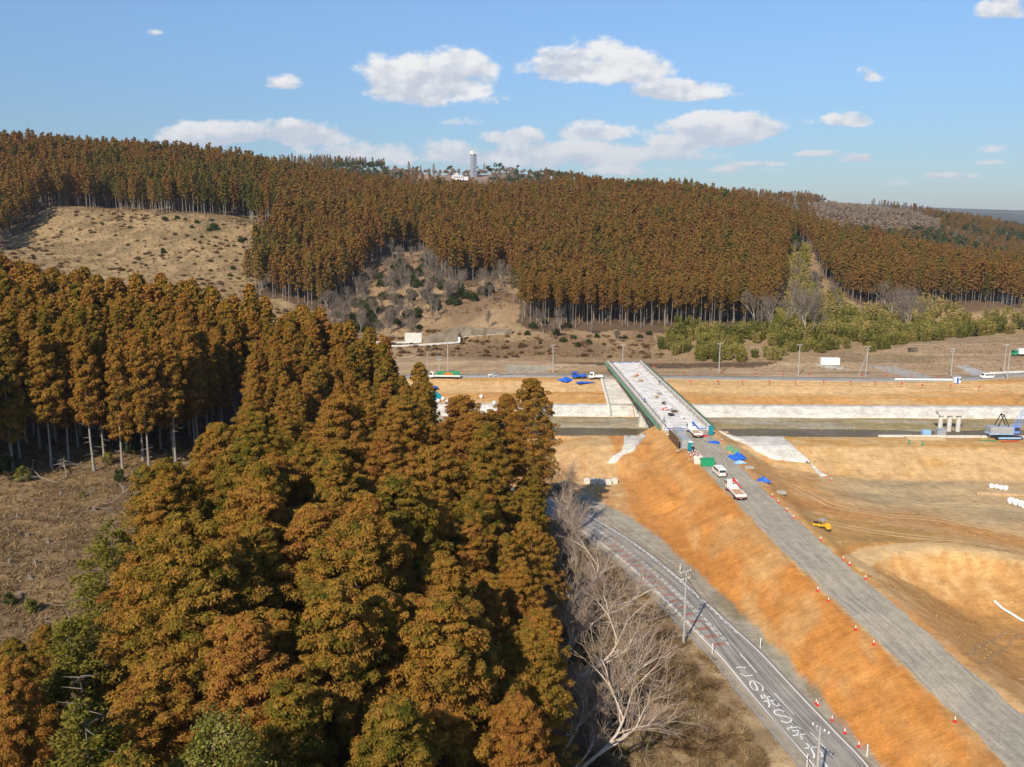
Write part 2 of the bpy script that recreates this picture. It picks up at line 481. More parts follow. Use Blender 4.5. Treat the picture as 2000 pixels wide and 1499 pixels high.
def ground_fn(x, y):
    z = _nat(x, y)
    rough = sstep(y, 345, 400)
    z = z + rough * (fbm(x / 45, y / 45, 3, 4) - .5) * np.clip(y / 90, 0, 16) * sstep(y, 380, 520)
    z = z + (fbm(x / 9, y / 9, 5, 4) - .5) * 1.1 * sstep(-x, -14, 10) * (y < 330)
    z = z + (fbm(x / 6, y / 6, 8, 3) - .5) * .35
    # flat under the road
    d, _, side = seg_dist(x, y, ROAD)
    wr = 1 - sstep(d, 4.2, 9)
    z = z * (1 - wr)
    z = np.where((x > 14) & (x < 60) & (y > 30) & (y < 205) & (side < 0), np.minimum(np.maximum(z, -.05), .1), z)
    # east of the causeway
    m_ = (x > 46) & (y < 236) & (x < 420)
    zr = _right(x[m_], y[m_]) + (fbm(x[m_] / 5, y[m_] / 5, 11, 4) - .5) * .5
    wE = sstep(x[m_], 49, 54) * (1 - sstep(y[m_], 206, 226)) * (1 - sstep(x[m_], 320, 400))
    z[m_] = z[m_] * (1 - wE) + zr * wE
    # the pit dug beside the causeway
    rim = [on_plane(*q, 4.0) for q in ((1712, 1120), (1705, 1102), (1732, 1087), (1790, 1078), (1850, 1073), (1920, 1081), (2000, 1099), (2110, 1130))]
    low_ = [on_plane(*q, 2.5) for q in ((2200, 1300), (2000, 1340), (1900, 1270), (1810, 1200))]
    pin = in_poly(x, y, rim + low_) & (y < 160) & (x > 50)
    di, _a, _b = seg_dist(x[pin], y[pin], rim); dl_, _a, _b = seg_dist(x[pin], y[pin], [rim[-1]] + low_ + [rim[0]])
    z[pin] -= np.clip(di * .8, 0, 2.2) * np.clip(dl_ / 9, 0, 1) * (1 + .25 * (fbm(x[pin] / 2.5, y[pin] / 2.5, 13, 3) - .5))
    # levees and river
    s = y + .024 * x
    pz = np.interp(s, PROF_S, PROF_Z)
    near = (s >= 196) & (s < 228)
    wl = sstep(x, 6, 20)
    z = np.where(near, np.maximum(z, pz * wl + z * (1 - wl)), z)
    chan = (s >= 228) & (s < 345)
    wf = sstep(x, -95, -50) * (1 - sstep(s, 313, 340))
    bar = (fbm(x / 14, s / 3.5, 21, 4) - .5) * 1.1 * sstep(s, 250, 256) * (1 - sstep(s, 276, 278))
    z = np.where(chan, z * (1 - wf) + (pz + bar) * wf, z)
    # causeway
    L_, R_, h = np.interp(y, GRAV_Y, GRAV_L) - 1.0, np.interp(y, GRAV_Y, GRAV_R) + .8, crest(y)
    out_l, out_r = np.maximum(L_ - x, 0), np.maximum(x - R_, 0)
    rug = 1 + .10 * (fbm(y / 7, x / 30, 31, 3) - .5)
    cz = h - out_l / 1.75 * rug - out_r / 2.2
    cz = cz + (fbm(y / 1.7, x / 15, 33, 4) - .5) * .62 * np.clip(out_l / 2, 0, 1) + (fbm(y / 6, x / 20, 34, 2) - .5) * .8 * np.clip(out_l / 3, 0, 1)
    cz = cz - np.maximum(y - 230, 0) / 1.3
    cz = np.where(out_l > 0, np.maximum(cz, np.where(y > 178, np.minimum(cz + 1.2, 2.4 - np.maximum(out_l - 9.5, 0) / 1.75), cz)), cz)
    z = np.where((y > 20) & (y < 248), np.maximum(z, cz), z)
    top = (x > L_) & (x < R_) & (y > 20) & (y < 229)
    z = np.where(top, h, z)
    return z


def axis(parts):
    out = [parts[0][0]]
    for a, b, st in parts:
        n = max(1, int(round((b - a) / st)))
        out += list(np.linspace(a, b, n + 1)[1:])
    return np.array(out)
def grow(a, b, s0, k):
    out = [a]; st = s0
    while out[-1] < b: out.append(out[-1] + st); st *= k
    return out[1:]
gxs = axis([(-470, -130, 4), (-130, -12, 2.5), (-12, 66, .75), (66, 190, 1.1), (190, 300, 2.5), (300, 520, 5)])
gxs = np.concatenate([[-q for q in grow(470, 9000, 8, 1.16)][::-1], gxs, grow(520, 9000, 8, 1.16)])
gys = axis([(30, 80, 2.5), (80, 330, .9), (330, 420, 2), (420, 800, 4), (800, 1000, 10)])
gys = np.concatenate([[-q for q in grow(-30, 900, 8, 1.3)][::-1], gys, grow(1000, 11500, 14, 1.07)])
GX, GY = np.meshgrid(gxs, gys)
GZ = ground_fn(GX.ravel(), GY.ravel()).reshape(GX.shape)

def zat(x, y):
    x = np.asarray(x, float); y = np.asarray(y, float)
    i = np.clip(np.searchsorted(gxs, x) - 1, 0, len(gxs) - 2); j = np.clip(np.searchsorted(gys, y) - 1, 0, len(gys) - 2)
    fx = (x - gxs[i]) / (gxs[i + 1] - gxs[i]); fy = (y - gys[j]) / (gys[j + 1] - gys[j])
    return (GZ[j, i] * (1 - fx) + GZ[j, i + 1] * fx) * (1 - fy) + (GZ[j + 1, i] * (1 - fx) + GZ[j + 1, i + 1] * fx) * fy

def G(px, py, start=60.0):
    """the point of the ground that stands at this place of the photograph"""
    rx, ry, rz_ = ray(px, py)
    t = start / ry; dt = .5
    while t < 9000:
        if CAM_H + rz_ * t <= float(zat(rx * t, ry * t)):
            lo, hi = t - dt, t
            for _ in range(14):
                mid = (lo + hi) / 2
                if CAM_H + rz_ * mid <= float(zat(rx * mid, ry * mid)): hi = mid
                else: lo = mid
            return (rx * hi, ry * hi, float(zat(rx * hi, ry * hi)))
        dt = max(.4, t * .004); t += dt
    return (rx * t, ry * t, 0.0)

# which cover grows where, as polygons of places on the ground
CLEARCUT = [(-400, 560), (-60, 520), (-20, 500), (60, 440), (100, 402), (200, 408), (300, 413), (420, 418), (545, 436), (530, 470), (505, 520), (492, 580), (560, 600), (640, 650), (640, 720), (-400, 720)]
SCRUB = [(560, 604), (640, 606), (680, 575), (730, 520), (770, 492), (840, 496), (872, 545), (930, 545), (985, 540), (1012, 560), (1010, 632), (1060, 648), (1300, 652), (1290, 730), (600, 730)]
BAMBOO = [(1270, 648), (1400, 650), (1490, 644), (1530, 560), (1540, 470), (1580, 470), (1620, 560), (1680, 600), (1730, 612), (1800, 590), (1850, 596), (1880, 612), (2060, 596), (2200, 590), (2200, 650), (1990, 655), (1850, 668), (1700, 692), (1590, 695), (1480, 720), (1275, 722)]
FLAT_FAR = [(1300, 720), (1480, 718), (1590, 692), (1700, 690), (1850, 666), (2000, 653), (2400, 640), (2400, 760), (700, 760), (700, 690)]

def zone_colours(x, y, z):
    s = y + .024 * x
    n1 = fbm(x / 22, y / 22, 41, 5); n2 = fbm(x / 5, y / 5, 43, 4); n3 = fbm(x / 70, y / 70, 47, 3)
    px, py = project(x, y, z)
    hw_ = sstep(y, 340, 400)
    px = px + hw_ * ((fbm(x / 16, y / 16, 201, 3) - .5) * 50 + (n2 - .5) * 14); py = py + hw_ * (fbm(x / 13, y / 13, 205, 3) - .5) * 26
    C = lambda *c: np.array(c, float)
    def mixc(base, c, w): return base * (1 - w[:, None]) + c * w[:, None]
    litter, tan, brown = C(.125, .082, .05), C(.40, .27, .15), C(.27, .175, .10)
    orange, straw, mud, gravel = C(.49, .24, .078), C(.55, .36, .17), C(.39, .29, .16), C(.36, .325, .25)
    col = np.tile(litter, (len(x), 1))
    # hills
    cc = in_poly(px, py, CLEARCUT) & (y > 300) & (y < 640) & (x < -60)
    col = np.where(cc[:, None], mixc(np.tile(C(.335, .232, .12), (len(x), 1)), C(.20, .145, .075), sstep(n2 * .6 + n1 * .4, .42, .64)), col)
    sc = in_poly(px, py, SCRUB) & (y > 345) & (y < 620)
    col = np.where(sc[:, None], mixc(np.tile(brown * .82, (len(x), 1)), C(.33, .225, .125), sstep(n1, .42, .62)), col)
    bb = in_poly(px, py, BAMBOO) & (y > 345) & (y < 760)
    col = np.where(bb[:, None], C(.30, .21, .115), col)
    far = sstep(y, 1000, 1600)
    col = mixc(col, C(.08, .092, .08), far)
    bare = in_poly(px, py, [(820, 352), (760, 330), (900, 338), (1000, 345), (1080, 352)]) & (y > 1000)
    col = np.where(bare[:, None], C(.27, .19, .14), col)
    town = sstep(fbm(x / 60, y / 60, 77, 4), .55, .7) * sstep(y, 1800, 2200) * (1 - sstep(y, 5500, 6500))
    col = mixc(col, C(.3, .28, .26), town * .6)
    # near spur: forest floor, cleared patch, verge
    nearw = (y < 330) & (x < 60)
    clear = in_poly(x, y, [(-130, 85), (-58, 85), (-50, 112), (-55, 140), (-52, 162), (-64, 172), (-80, 168), (-130, 160)])
    col = np.where((nearw & clear)[:, None], mixc(np.tile(C(.275, .185, .092), (len(x), 1)), C(.155, .105, .055), sstep(n2, .4, .65)), col)
    verge = (x > 11) & (x < 40) & (y < 170) & (s < 200)
    col = np.where(verge[:, None], mixc(np.tile(C(.44, .32, .175), (len(x), 1)), C(.27, .19, .105), sstep(n2 * .7 + n1 * .3, .42, .66)), col)
    # flat beyond the river
    ff = (s > 309) & in_poly(px, py, FLAT_FAR) & (y < 470)
    ffc = mixc(np.tile(C(.37, .255, .15), (len(x), 1)), C(.45, .32, .185), sstep(fbm(x / 30, y / 5, 55, 4), .5, .66))
    ffc = mixc(ffc, C(.28, .20, .115), sstep(fbm(x / 40, y / 7, 57, 4), .52, .7))
    col = np.where(ff[:, None], ffc, col)
    # building site: everything within the levees east of the spur
    d, _, side = seg_dist(x, y, ROAD)
    site = ((side < 0) & (x > 14) & (y < 240) & (y > 20)) | ((s > 196) & (s < 311) & (x > -60)) | ((x > 48) & (y < 240))
    site &= x < 460
    sc2 = mixc(np.tile(straw, (len(x), 1)), orange, sstep(n1 * .5 + fbm(x / 1.8, y / 3.5, 44, 3) * .5, .36, .66) * .8)
    # far levee: bands along the river
    band = sstep(s, 282, 284) * (1 - sstep(s, 309, 312))
    up = mixc(np.tile(straw, (len(x), 1)), orange * C(1.0, 1.1, 1.15), sstep(fbm(x / 26, s / 1.6, 61, 4) + .24 * np.sin((s - 284) / 3.6), .42, .66))
    sc2 = mixc(sc2, up, band)
    # bed of the river
    bed = sstep(s, 238, 246) * (1 - sstep(s, 278, 279))
    bedc = mixc(np.tile(C(.30, .235, .12), (len(x), 1)), C(.34, .30, .22), sstep(fbm(x / 20, s / 2.5, 63, 4), .45, .65))
    sc2 = mixc(sc2, bedc, bed)
    # east floor: straw slope of the near levee, mud in the basin, orange bank and pit
    basin = sstep(s, 160, 172) * (1 - sstep(s, 200 + 6 * (n1 - .5), 206 + 6 * (n1 - .5))) * sstep(x, 66, 80)
    mudc = mixc(np.tile(mud, (len(x), 1)), C(.50, .355, .185), sstep(fbm(x / 22, y / 7, 65, 5), .42, .58))
    sc2 = mixc(sc2, mudc, basin)
    crown = sstep(s, 216, 218) * (1 - sstep(s, 233, 236)) * sstep(x, 66, 72)
    sc2 = mixc(sc2, orange * C(1.02, 1.2, 1.2), crown * sstep(n2, .3, .5))
    slope = sstep(s, 203, 206) * (1 - sstep(s, 215, 217)) * sstep(x, 70, 80)
    sc2 = mixc(sc2, mixc(np.tile(straw * C(1, 1.0, 1.0), (len(x), 1)), orange * C(1, 1.2, 1.3), sstep(fbm(x / 8, y / 8, 67, 4), .55, .8)), slope)
    track = np.exp(-(((py - np.interp(px, [1540, 1650, 1800, 2000], [975, 1005, 1012, 1062])) / 11) ** 2)) * (x > 54) * (y < 200)
    sc2 = mixc(sc2, orange, track * .9)
    ramp = in_poly(px, py, [(1560, 1000), (1700, 1022), (1830, 1040), (2000, 1085), (2000, 1096), (1850, 1062), (1750, 1070), (1690, 1092), (1600, 1060)]) & (x > 54) & (y < 200)
    sc2 = np.where(ramp[:, None], C(.42, .245, .085) * (.85 + .3 * n2[:, None]), sc2)
    pit = in_poly(px, py, [(1720, 1090), (1850, 1066), (2000, 1094), (2000, 1180), (1890, 1150), (1800, 1178), (1720, 1130)]) & (x > 54) & (y < 150)
    sc2 = np.where(pit[:, None], mixc(np.tile(C(.54, .34, .155), (len(x), 1)), orange, sstep(fbm(x / 2.2, y / 4, 69, 4), .45, .75)), sc2)
    rim = [on_plane(*q, 4.0) for q in ((1712, 1120), (1705, 1102), (1732, 1087), (1790, 1078), (1850, 1073), (1920, 1081), (2000, 1099), (2110, 1130))]
    east = (x > 54) & (y < 170) & (y > 60)
    dr_ = np.full(len(x), 99.0); dr_[east] = seg_dist(x[east], y[east], rim)[0]
    inside = in_poly(x, y, rim + [on_plane(*q, 2.5) for q in ((2200, 1300), (2000, 1340), (1900, 1270), (1810, 1200))]) & east
    sc2 = np.where((~inside & (dr_ < 3.6 + n2 * 1.5))[:, None], C(.60, .40, .19), sc2)
    sc2 = np.where((~inside & (dr_ > 3.6 + n2 * 1.5) & (dr_ < 5.2 + n2 * 1.5) & (px < 1900))[:, None], C(.47, .235, .07), sc2)
    sc2 = np.where(inside[:, None], mixc(np.tile(C(.57, .355, .15), (len(x), 1)), C(.47, .25, .085), np.maximum(sstep(fbm(x / 1.2, y / 4, 69, 4), .38, .58) * .85, sstep(dr_, 6, 9))), sc2)
    # west face of the causeway: deep orange with straw wash
    L_ = np.interp(y, GRAV_Y, GRAV_L)
    west = (x < L_ + .2) & (x > L_ - 20) & (y < 232) & (side < 0) & (x > 26)
    blk = np.floor((y - x * .35 + 3 * fbm(x / 4, y / 4, 78, 2)) / 15)
    hue = _hash(blk, blk * 0, 5)
    wc = mixc(np.tile(C(.52, .222, .055), (len(x), 1)), C(.52, .29, .11), np.clip(sstep(fbm(x / 3.2, (y - x * .5) / 9, 71, 5), .46, .72) * (.25 + .85 * hue) + .35 * sstep(y, 150, 215), 0, 1))
    edge = np.exp(-((L_ - x - 3.2 - 2 * n2) / 1.3) ** 2)
    wc = mixc(wc, C(.56, .33, .13), edge * .55 * sstep(n2, .3, .6))
    sc2 = np.where(west[:, None], wc, sc2)
    # grey gravel shoulder between road and bank
    toe = np.interp(y, [60, 90, 102, 113, 122.6, 145, 162, 175, 190, 205], [43.5, 42.6, 40.8, 39.6, 38.0, 33.4, 29.6, 25, 17, 10])
    gs = sstep(toe + (n2 - .5) * 1.6 - x, -.25, .35) * (side < 0) * (y < 190)
    sc2 = mixc(sc2, mixc(np.tile(gravel, (len(x), 1)), C(.24, .20, .13), sstep(n2, .5, .7)), np.where(x > 8, gs, 0))
    col = np.where(site[:, None], sc2, col)
    rs = (1 - sstep(d, 4.0, 5.2)) * (y < 205)
    col = mixc(col, C(.34, .30, .23), rs)
    # gravel tracks crossing the flat, pale slabs
    for poly, c in (([(1690, 715), (1745, 715), (1850, 745), (1800, 745)], C(.36, .33, .28)), ([(1866, 714), (1890, 714), (1935, 732), (1900, 734)], C(.40, .39, .37)), ([(1590, 712), (1630, 712), (1660, 722), (1620, 722)], C(.46, .42, .36)),
                    ([(983, 712), (1060, 714), (1085, 716), (1060, 728), (990, 728)], C(.38, .33, .24))):
        m_ = in_poly(px, py, poly) & (s > 309) & (y < 460)
        col = np.where(m_[:, None], c, col)
    v = .86 + .28 * fbm(x / 2.2, y / 2.2, 91, 3)
    return np.clip(col * v[:, None], 0, 1)

fx_, fy_ = GX.ravel(), GY.ravel()
GCOL = zone_colours(fx_, fy_, GZ.ravel())

def mat_pbr(name, col, rough=.7, metal=0.0, var=.12, scale=6.0, bump=0.0, spec=.3, coord='Object'):
    m_ = bpy.data.materials.new(name); m_.use_nodes = True
    t = NT(m_.node_tree)
    tc = t.n('ShaderNodeTexCoord').outputs[coord]
    no = t.noise(tc, scale, 4)
    f = t.lin(no, .25, .75, 1 - var, 1 + var)
    c = t.mix(1.0, (*col, 1), t.xyz(f, f, f), 'MULTIPLY')
    b = t.n('ShaderNodeBsdfPrincipled')
    t.put(b.inputs['Base Color'], c)
    t.put(b.inputs['Roughness'], t.lin(no, .2, .8, min(1, rough + .08), max(0, rough - .08)))
    b.inputs['Metallic'].default_value = metal
    b.inputs['Specular IOR Level'].default_value = spec
    if bump:
        bp = t.n('ShaderNodeBump'); bp.inputs['Strength'].default_value = bump
        t.put(bp.inputs['Height'], t.noise(tc, scale * 3, 5)); t.put(b.inputs['Normal'], bp.outputs[0])
    o = t.n('ShaderNodeOutputMaterial'); t.t.links.new(b.outputs[0], o.inputs[0])
    return m_

def mat_ground():
    m_ = bpy.data.materials.new('earth'); m_.use_nodes = True
    t = NT(m_.node_tree)
    at_ = t.n('ShaderNodeAttribute', attribute_name='tone').outputs['Color']
    pos = t.n('ShaderNodeNewGeometry').outputs['Position']
    big = t.noise(pos, .05, 5, .6); mid = t.noise(pos, .5, 6, .68); fine = t.noise(pos, 3.2, 5, .7)
    strk = t.noise(t.v('MULTIPLY', pos, (1.6, .28, 1.0)), .55, 5, .65); strk2 = t.noise(t.v('MULTIPLY', pos, (.30, 1.7, .8)), .9, 6, .72, .4)
    f = t.m('ADD', t.lin(mid, .28, .72, .80, 1.18), t.lin(fine, .3, .7, -.14, .14))
    f = t.m('MULTIPLY', f, t.lin(big, .3, .7, .9, 1.1))
    f = t.m('MULTIPLY', f, t.m('MULTIPLY', t.lin(strk, .3, .7, .90, 1.10), t.lin(strk2, .32, .68, .86, 1.13)))
    c = t.mix(1.0, at_, t.xyz(f, t.m('POWER', f, 1.08), t.m('POWER', f, 1.15)), 'MULTIPLY')
    b = t.n('ShaderNodeBsdfPrincipled')
    t.put(b.inputs['Base Color'], c); b.inputs['Roughness'].default_value = .95; b.inputs['Specular IOR Level'].default_value = .08
    bp = t.n('ShaderNodeBump'); bp.inputs['Strength'].default_value = .55; bp.inputs['Distance'].default_value = .5
    t.put(bp.inputs['Height'], t.m('ADD', t.m('MULTIPLY', mid, .8), t.m('MULTIPLY', fine, .3)))
    t.put(b.inputs['Normal'], bp.outputs[0])
    o = t.n('ShaderNodeOutputMaterial'); t.t.links.new(b.outputs[0], o.inputs[0])
    return m_

ny_, nx_ = GX.shape
_i = np.arange(ny_ * nx_).reshape(ny_, nx_)
quads = np.stack([_i[:-1, :-1], _i[:-1, 1:], _i[1:, 1:], _i[1:, :-1]], -1).reshape(-1, 4)
ground = obj_np('ground', np.stack([fx_, fy_, GZ.ravel()], -1), quads, mat_ground(), smooth=True,
                fattr={'tone': ('POINT', 'FLOAT_COLOR', np.concatenate([GCOL, np.ones((len(GCOL), 1))], 1))})
tag(ground, kind='structure')

# ------------------------------------------------------------------ roads, markings, concrete, water
M = {}
def mat_asphalt():
    m_ = bpy.data.materials.new('asphalt'); m_.use_nodes = True
    t = NT(m_.node_tree)
    uv = t.n('ShaderNodeAttribute', attribute_name='lane').outputs['Vector']      # x across, y along, metres
    x, y, _ = t.sep(uv)
    pos = t.n('ShaderNodeNewGeometry').outputs['Position']
    n = t.noise(t.v('MULTIPLY', uv, (3.0, .12, 1)), 1.2, 5, .6); n2 = t.noise(pos, 6, 4); n3 = t.noise(pos, .25, 4)
    f = t.m('MULTIPLY', t.lin(n, .3, .7, .8, 1.2), t.lin(n2, .3, .7, .88, 1.12))
    f = t.m('MULTIPLY', f, t.lin(n3, .3, .7, .85, 1.15))
    wx = t.m('ABSOLUTE', t.m('SUBTRACT', t.m('ABSOLUTE', x), 1.6))
    tyre = t.m('SUBTRACT', 1.0, t.m('MULTIPLY', t.ss(t.m('ABSOLUTE', t.m('SUBTRACT', wx, .75)), .4, 0.0), .18))
    f = t.m('MULTIPLY', f, tyre)
    dust = t.m('MULTIPLY', t.ss(t.m('ABSOLUTE', x), 2.4, 3.6), t.lin(n2, .3, .7, .2, .8))
    c = t.mix(1.0, (.315, .295, .255), t.xyz(f, f, f), 'MULTIPLY')
    c = t.mix(dust, c, (.34, .28, .19))
    b = t.n('ShaderNodeBsdfPrincipled'); t.put(b.inputs['Base Color'], c); b.inputs['Roughness'].default_value = .85; b.inputs['Specular IOR Level'].default_value = .25
    o = t.n('ShaderNodeOutputMaterial'); t.t.links.new(b.outputs[0], o.inputs[0])
    return m_

def mat_gravel():
    m_ = bpy.data.materials.new('crushed stone'); m_.use_nodes = True
    t = NT(m_.node_tree)
    uv = t.n('ShaderNodeAttribute', attribute_name='lane').outputs['Vector']
    x, y, _ = t.sep(uv)
    pos = t.n('ShaderNodeNewGeometry').outputs['Position']
    wob = t.m('MULTIPLY', t.m('SUBTRACT', t.noise(t.xyz(0, y, 0), .05, 3), .5), 3.5)
    xs = t.m('ADD', x, wob)
    n = t.noise(t.xyz(t.m('MULTIPLY', xs, 1.3), t.m('MULTIPLY', y, .045), 0), 1.5, 6, .68)
    n2 = t.noise(pos, 3.5, 5, .7); n3 = t.noise(pos, .12, 5, .6); n4 = t.noise(pos, .7, 5, .65)
    f = t.m('MULTIPLY', t.lin(n, .3, .7, .72, 1.28), t.lin(n2, .3, .7, .78, 1.22))
    f = t.m('MULTIPLY', f, t.lin(n4, .3, .7, .86, 1.14))
    c = t.mix(1.0, (.34, .31, .245), t.xyz(f, f, f), 'MULTIPLY')
    c = t.mix(t.m('MULTIPLY', t.ss(n3, .42, .66), .6), c, t.mix(1.0, (.46, .39, .285), t.xyz(f, f, f), 'MULTIPLY'))
    c = t.mix(t.m('MULTIPLY', t.ss(n, .55, .72), .45), c, (.42, .36, .26))
    b = t.n('ShaderNodeBsdfPrincipled'); t.put(b.inputs['Base Color'], c); b.inputs['Roughness'].default_value = .95; b.inputs['Specular IOR Level'].default_value = .1
    bp = t.n('ShaderNodeBump'); bp.inputs['Strength'].default_value = .5; bp.inputs['Distance'].default_value = .2
    t.put(bp.inputs['Height'], t.m('ADD', n2, t.m('MULTIPLY', n, .8))); t.put(b.inputs['Normal'], bp.outputs[0])
    o = t.n('ShaderNodeOutputMaterial'); t.t.links.new(b.outputs[0], o.inputs[0])
    return m_

def mat_concrete(name, col, bw=2.0, bh=1.0, joint=.035, vary=.10, dirt=.25):
    m_ = bpy.data.materials.new(name); m_.use_nodes = True
    t = NT(m_.node_tree)
    uv = t.n('ShaderNodeAttribute', attribute_name='lane').outputs['Vector']
    pos = t.n('ShaderNodeNewGeometry').outputs['Position']
    br = t.n('ShaderNodeTexBrick'); t.put(br.inputs['Vector'], uv)
    br.offset = .5
    for k, v_ in (('Scale', 1.0), ('Brick Width', bw), ('Row Height', bh), ('Mortar Size', joint), ('Bias', 0.0)): br.inputs[k].default_value = v_
    br.inputs['Color1'].default_value = (*[c * (1 - vary) for c in col], 1); br.inputs['Color2'].default_value = (*[min(.9, c * (1 + vary)) for c in col], 1)
    br.inputs['Mortar'].default_value = (*[c * .62 for c in col], 1)
    n = t.noise(pos, .35, 6, .65); n2 = t.noise(pos, 4, 4)
    f = t.m('MULTIPLY', t.lin(n, .3, .7, 1 - dirt, 1 + dirt * .4), t.lin(n2, .3, .7, .93, 1.07))
    c = t.mix(1.0, br.outputs[0], t.xyz(f, t.m('POWER', f, 1.06), t.m('POWER', f, 1.2)), 'MULTIPLY')
    b = t.n('ShaderNodeBsdfPrincipled'); t.put(b.inputs['Base Color'], c); b.inputs['Roughness'].default_value = .85; b.inputs['Specular IOR Level'].default_value = .2
    o = t.n('ShaderNodeOutputMaterial'); t.t.links.new(b.outputs[0], o.inputs[0])
    return m_

def mat_water():
    m_ = bpy.data.materials.new('river water'); m_.use_nodes = True
    t = NT(m_.node_tree)
    pos = t.n('ShaderNodeNewGeometry').outputs['Position']
    b = t.n('ShaderNodeBsdfPrincipled')
    t.put(b.inputs['Base Color'], t.mix(t.ss(t.noise(pos, .08, 4), .4, .6), (.115, .095, .055), (.15, .122, .072)))
    b.inputs['Roughness'].default_value = .35; b.inputs['Specular IOR Level'].default_value = .03
    bp = t.n('ShaderNodeBump'); bp.inputs['Strength'].default_value = .25; bp.inputs['Distance'].default_value = .05
    t.put(bp.inputs['Height'], t.noise(t.v('MULTIPLY', pos, (.6, 1.6, 1)), 2.2, 4)); t.put(b.inputs['Normal'], bp.outputs[0])
    o = t.n('ShaderNodeOutputMaterial'); t.t.links.new(b.outputs[0], o.inputs[0])
    return m_

def mat_paint(name, col, wear=.5):
    m_ = bpy.data.materials.new(name); m_.use_nodes = True
    t = NT(m_.node_tree)
    pos = t.n('ShaderNodeNewGeometry').outputs['Position']
    n = t.noise(pos, 5, 5, .7)
    b = t.n('ShaderNodeBsdfPrincipled')
    t.put(b.inputs['Base Color'], t.mix(t.m('MULTIPLY', t.ss(n, .48, .70), wear), col, (.20, .185, .16)))
    b.inputs['Roughness'].default_value = .7
    o = t.n('ShaderNodeOutputMaterial'); t.t.links.new(b.outputs[0], o.inputs[0])
    return m_

M['asphalt'] = mat_asphalt(); M['gravel'] = mat_gravel()
M['revet'] = mat_concrete('revetment blocks', (.66, .63, .56), 2.0, 1.0, .05, .09, .3)
M['concrete'] = mat_pbr('cast concrete', (.60, .575, .51), .85, var=.14, scale=.5)
M['old_concrete'] = mat_concrete('weathered concrete', (.25, .21, .155), 6, 30, .05, .10, .5)
M['water'] = mat_water()
M['letter'] = mat_paint('white road lettering', (.84, .83, .80), .05); M['line'] = mat_paint('road paint', (.80, .79, .75), .22); M['red_line'] = mat_paint('red road paint', (.37, .165, .125), .95)

def catmull(pts, step=2.0):
    P = [np.array(p, float) for p in pts]; out = []
    for i in range(len(P) - 1):
        p0, p1, p2, p3 = P[max(i - 1, 0)], P[i], P[i + 1], P[min(i + 2, len(P) - 1)]
        n = max(1, int(np.linalg.norm(p2 - p1) / step))
        for k in range(n):
            t = k / n
            out.append(.5 * (2 * p1 + (p2 - p0) * t + (2 * p0 - 5 * p1 + 4 * p2 - p3) * t * t + (3 * p1 - p0 - 3 * p2 + p3) * t ** 3))
    out.append(P[-1])
    return np.array(out)

RC = catmull(ROAD, 1.0)
RL = np.concatenate([[0], np.cumsum(np.hypot(*np.diff(RC, axis=0).T))])
def road_at(s, off, z=0.0):
    """off: metres to the right of someone heading away from the camera"""
    x, y = np.interp(s, RL, RC[:, 0]), np.interp(s, RL, RC[:, 1])
    x2, y2 = np.interp(s + .5, RL, RC[:, 0]), np.interp(s + .5, RL, RC[:, 1]); x1, y1 = np.interp(s - .5, RL, RC[:, 0]), np.interp(s - .5, RL, RC[:, 1])
    dx, dy = x2 - x1, y2 - y1; L = np.hypot(dx, dy) + 1e-9
    return np.stack([x + dy / L * off, y - dx / L * off, np.full(np.shape(x), z)], -1)
def s_of_y(y): return float(np.interp(y, RC[:, 1], RL))

def strip(name, rows, mats, lane=None, parent=None, close=False):
    """rows: array (n along, m across, 3)"""
    n, m_ = rows.shape[:2]
    i = np.arange(n * m_).reshape(n, m_)
    q = np.stack([i[:-1, :-1], i[:-1, 1:], i[1:, 1:], i[1:, :-1]], -1).reshape(-1, 4)
    fa = {}
    if lane is not None: fa['lane'] = ('POINT', 'FLOAT_VECTOR', None)
    me = mesh_np(name, rows.reshape(-1, 3), q, mats)
    if lane is not None:
        a = me.attributes.new('lane', 'FLOAT_VECTOR', 'POINT'); a.data.foreach_set('vector', np.ascontiguousarray(lane, np.float32).ravel())
    # faces look up
    if len(me.polygons) and me.polygons[0].normal.z < 0: me.flip_normals()
    return put(bpy.data.objects.new(name, me), parent)

offs = np.array([-3.75, -3.6, -1.8, 0, 1.8, 3.6, 3.75])
rows = np.stack([road_at(RL, o, 0.035 if abs(o) < 3.7 else -.12) for o in offs], 1)
lane = np.stack([np.broadcast_to(offs, rows.shape[:2]), np.broadcast_to(RL[:, None], rows.shape[:2]), np.zeros(rows.shape[:2])], -1)
tag(strip('road', rows, M['asphalt'], lane), kind='structure')

def ribbon(pts, wd):
    P = np.array(pts, float); d = np.gradient(P, axis=0); d /= (np.linalg.norm(d, axis=1, keepdims=True) + 1e-9)
    nrm = np.stack([-d[:, 1], d[:, 0]], -1) * wd / 2
    return np.stack([P + nrm, P - nrm], 1)

def marking(name, polylines, mat, wd=.15, z=.039):
    V, F, b = [], [], 0
    for pl in polylines:
        r = ribbon(pl, wd); n = len(r)
        V.append(np.concatenate([r.reshape(-1, 2), np.full((2 * n, 1), z)], 1))
        i = b + np.arange(2 * n).reshape(n, 2)
        F.append(np.stack([i[:-1, 1], i[:-1, 0], i[1:, 0], i[1:, 1]], -1)); b += 2 * n
    o = obj_np(name, np.concatenate(V), np.concatenate(F), mat)
    if o.data.polygons[0].normal.z < 0: o.data.flip_normals()
    return tag(o, kind='structure')

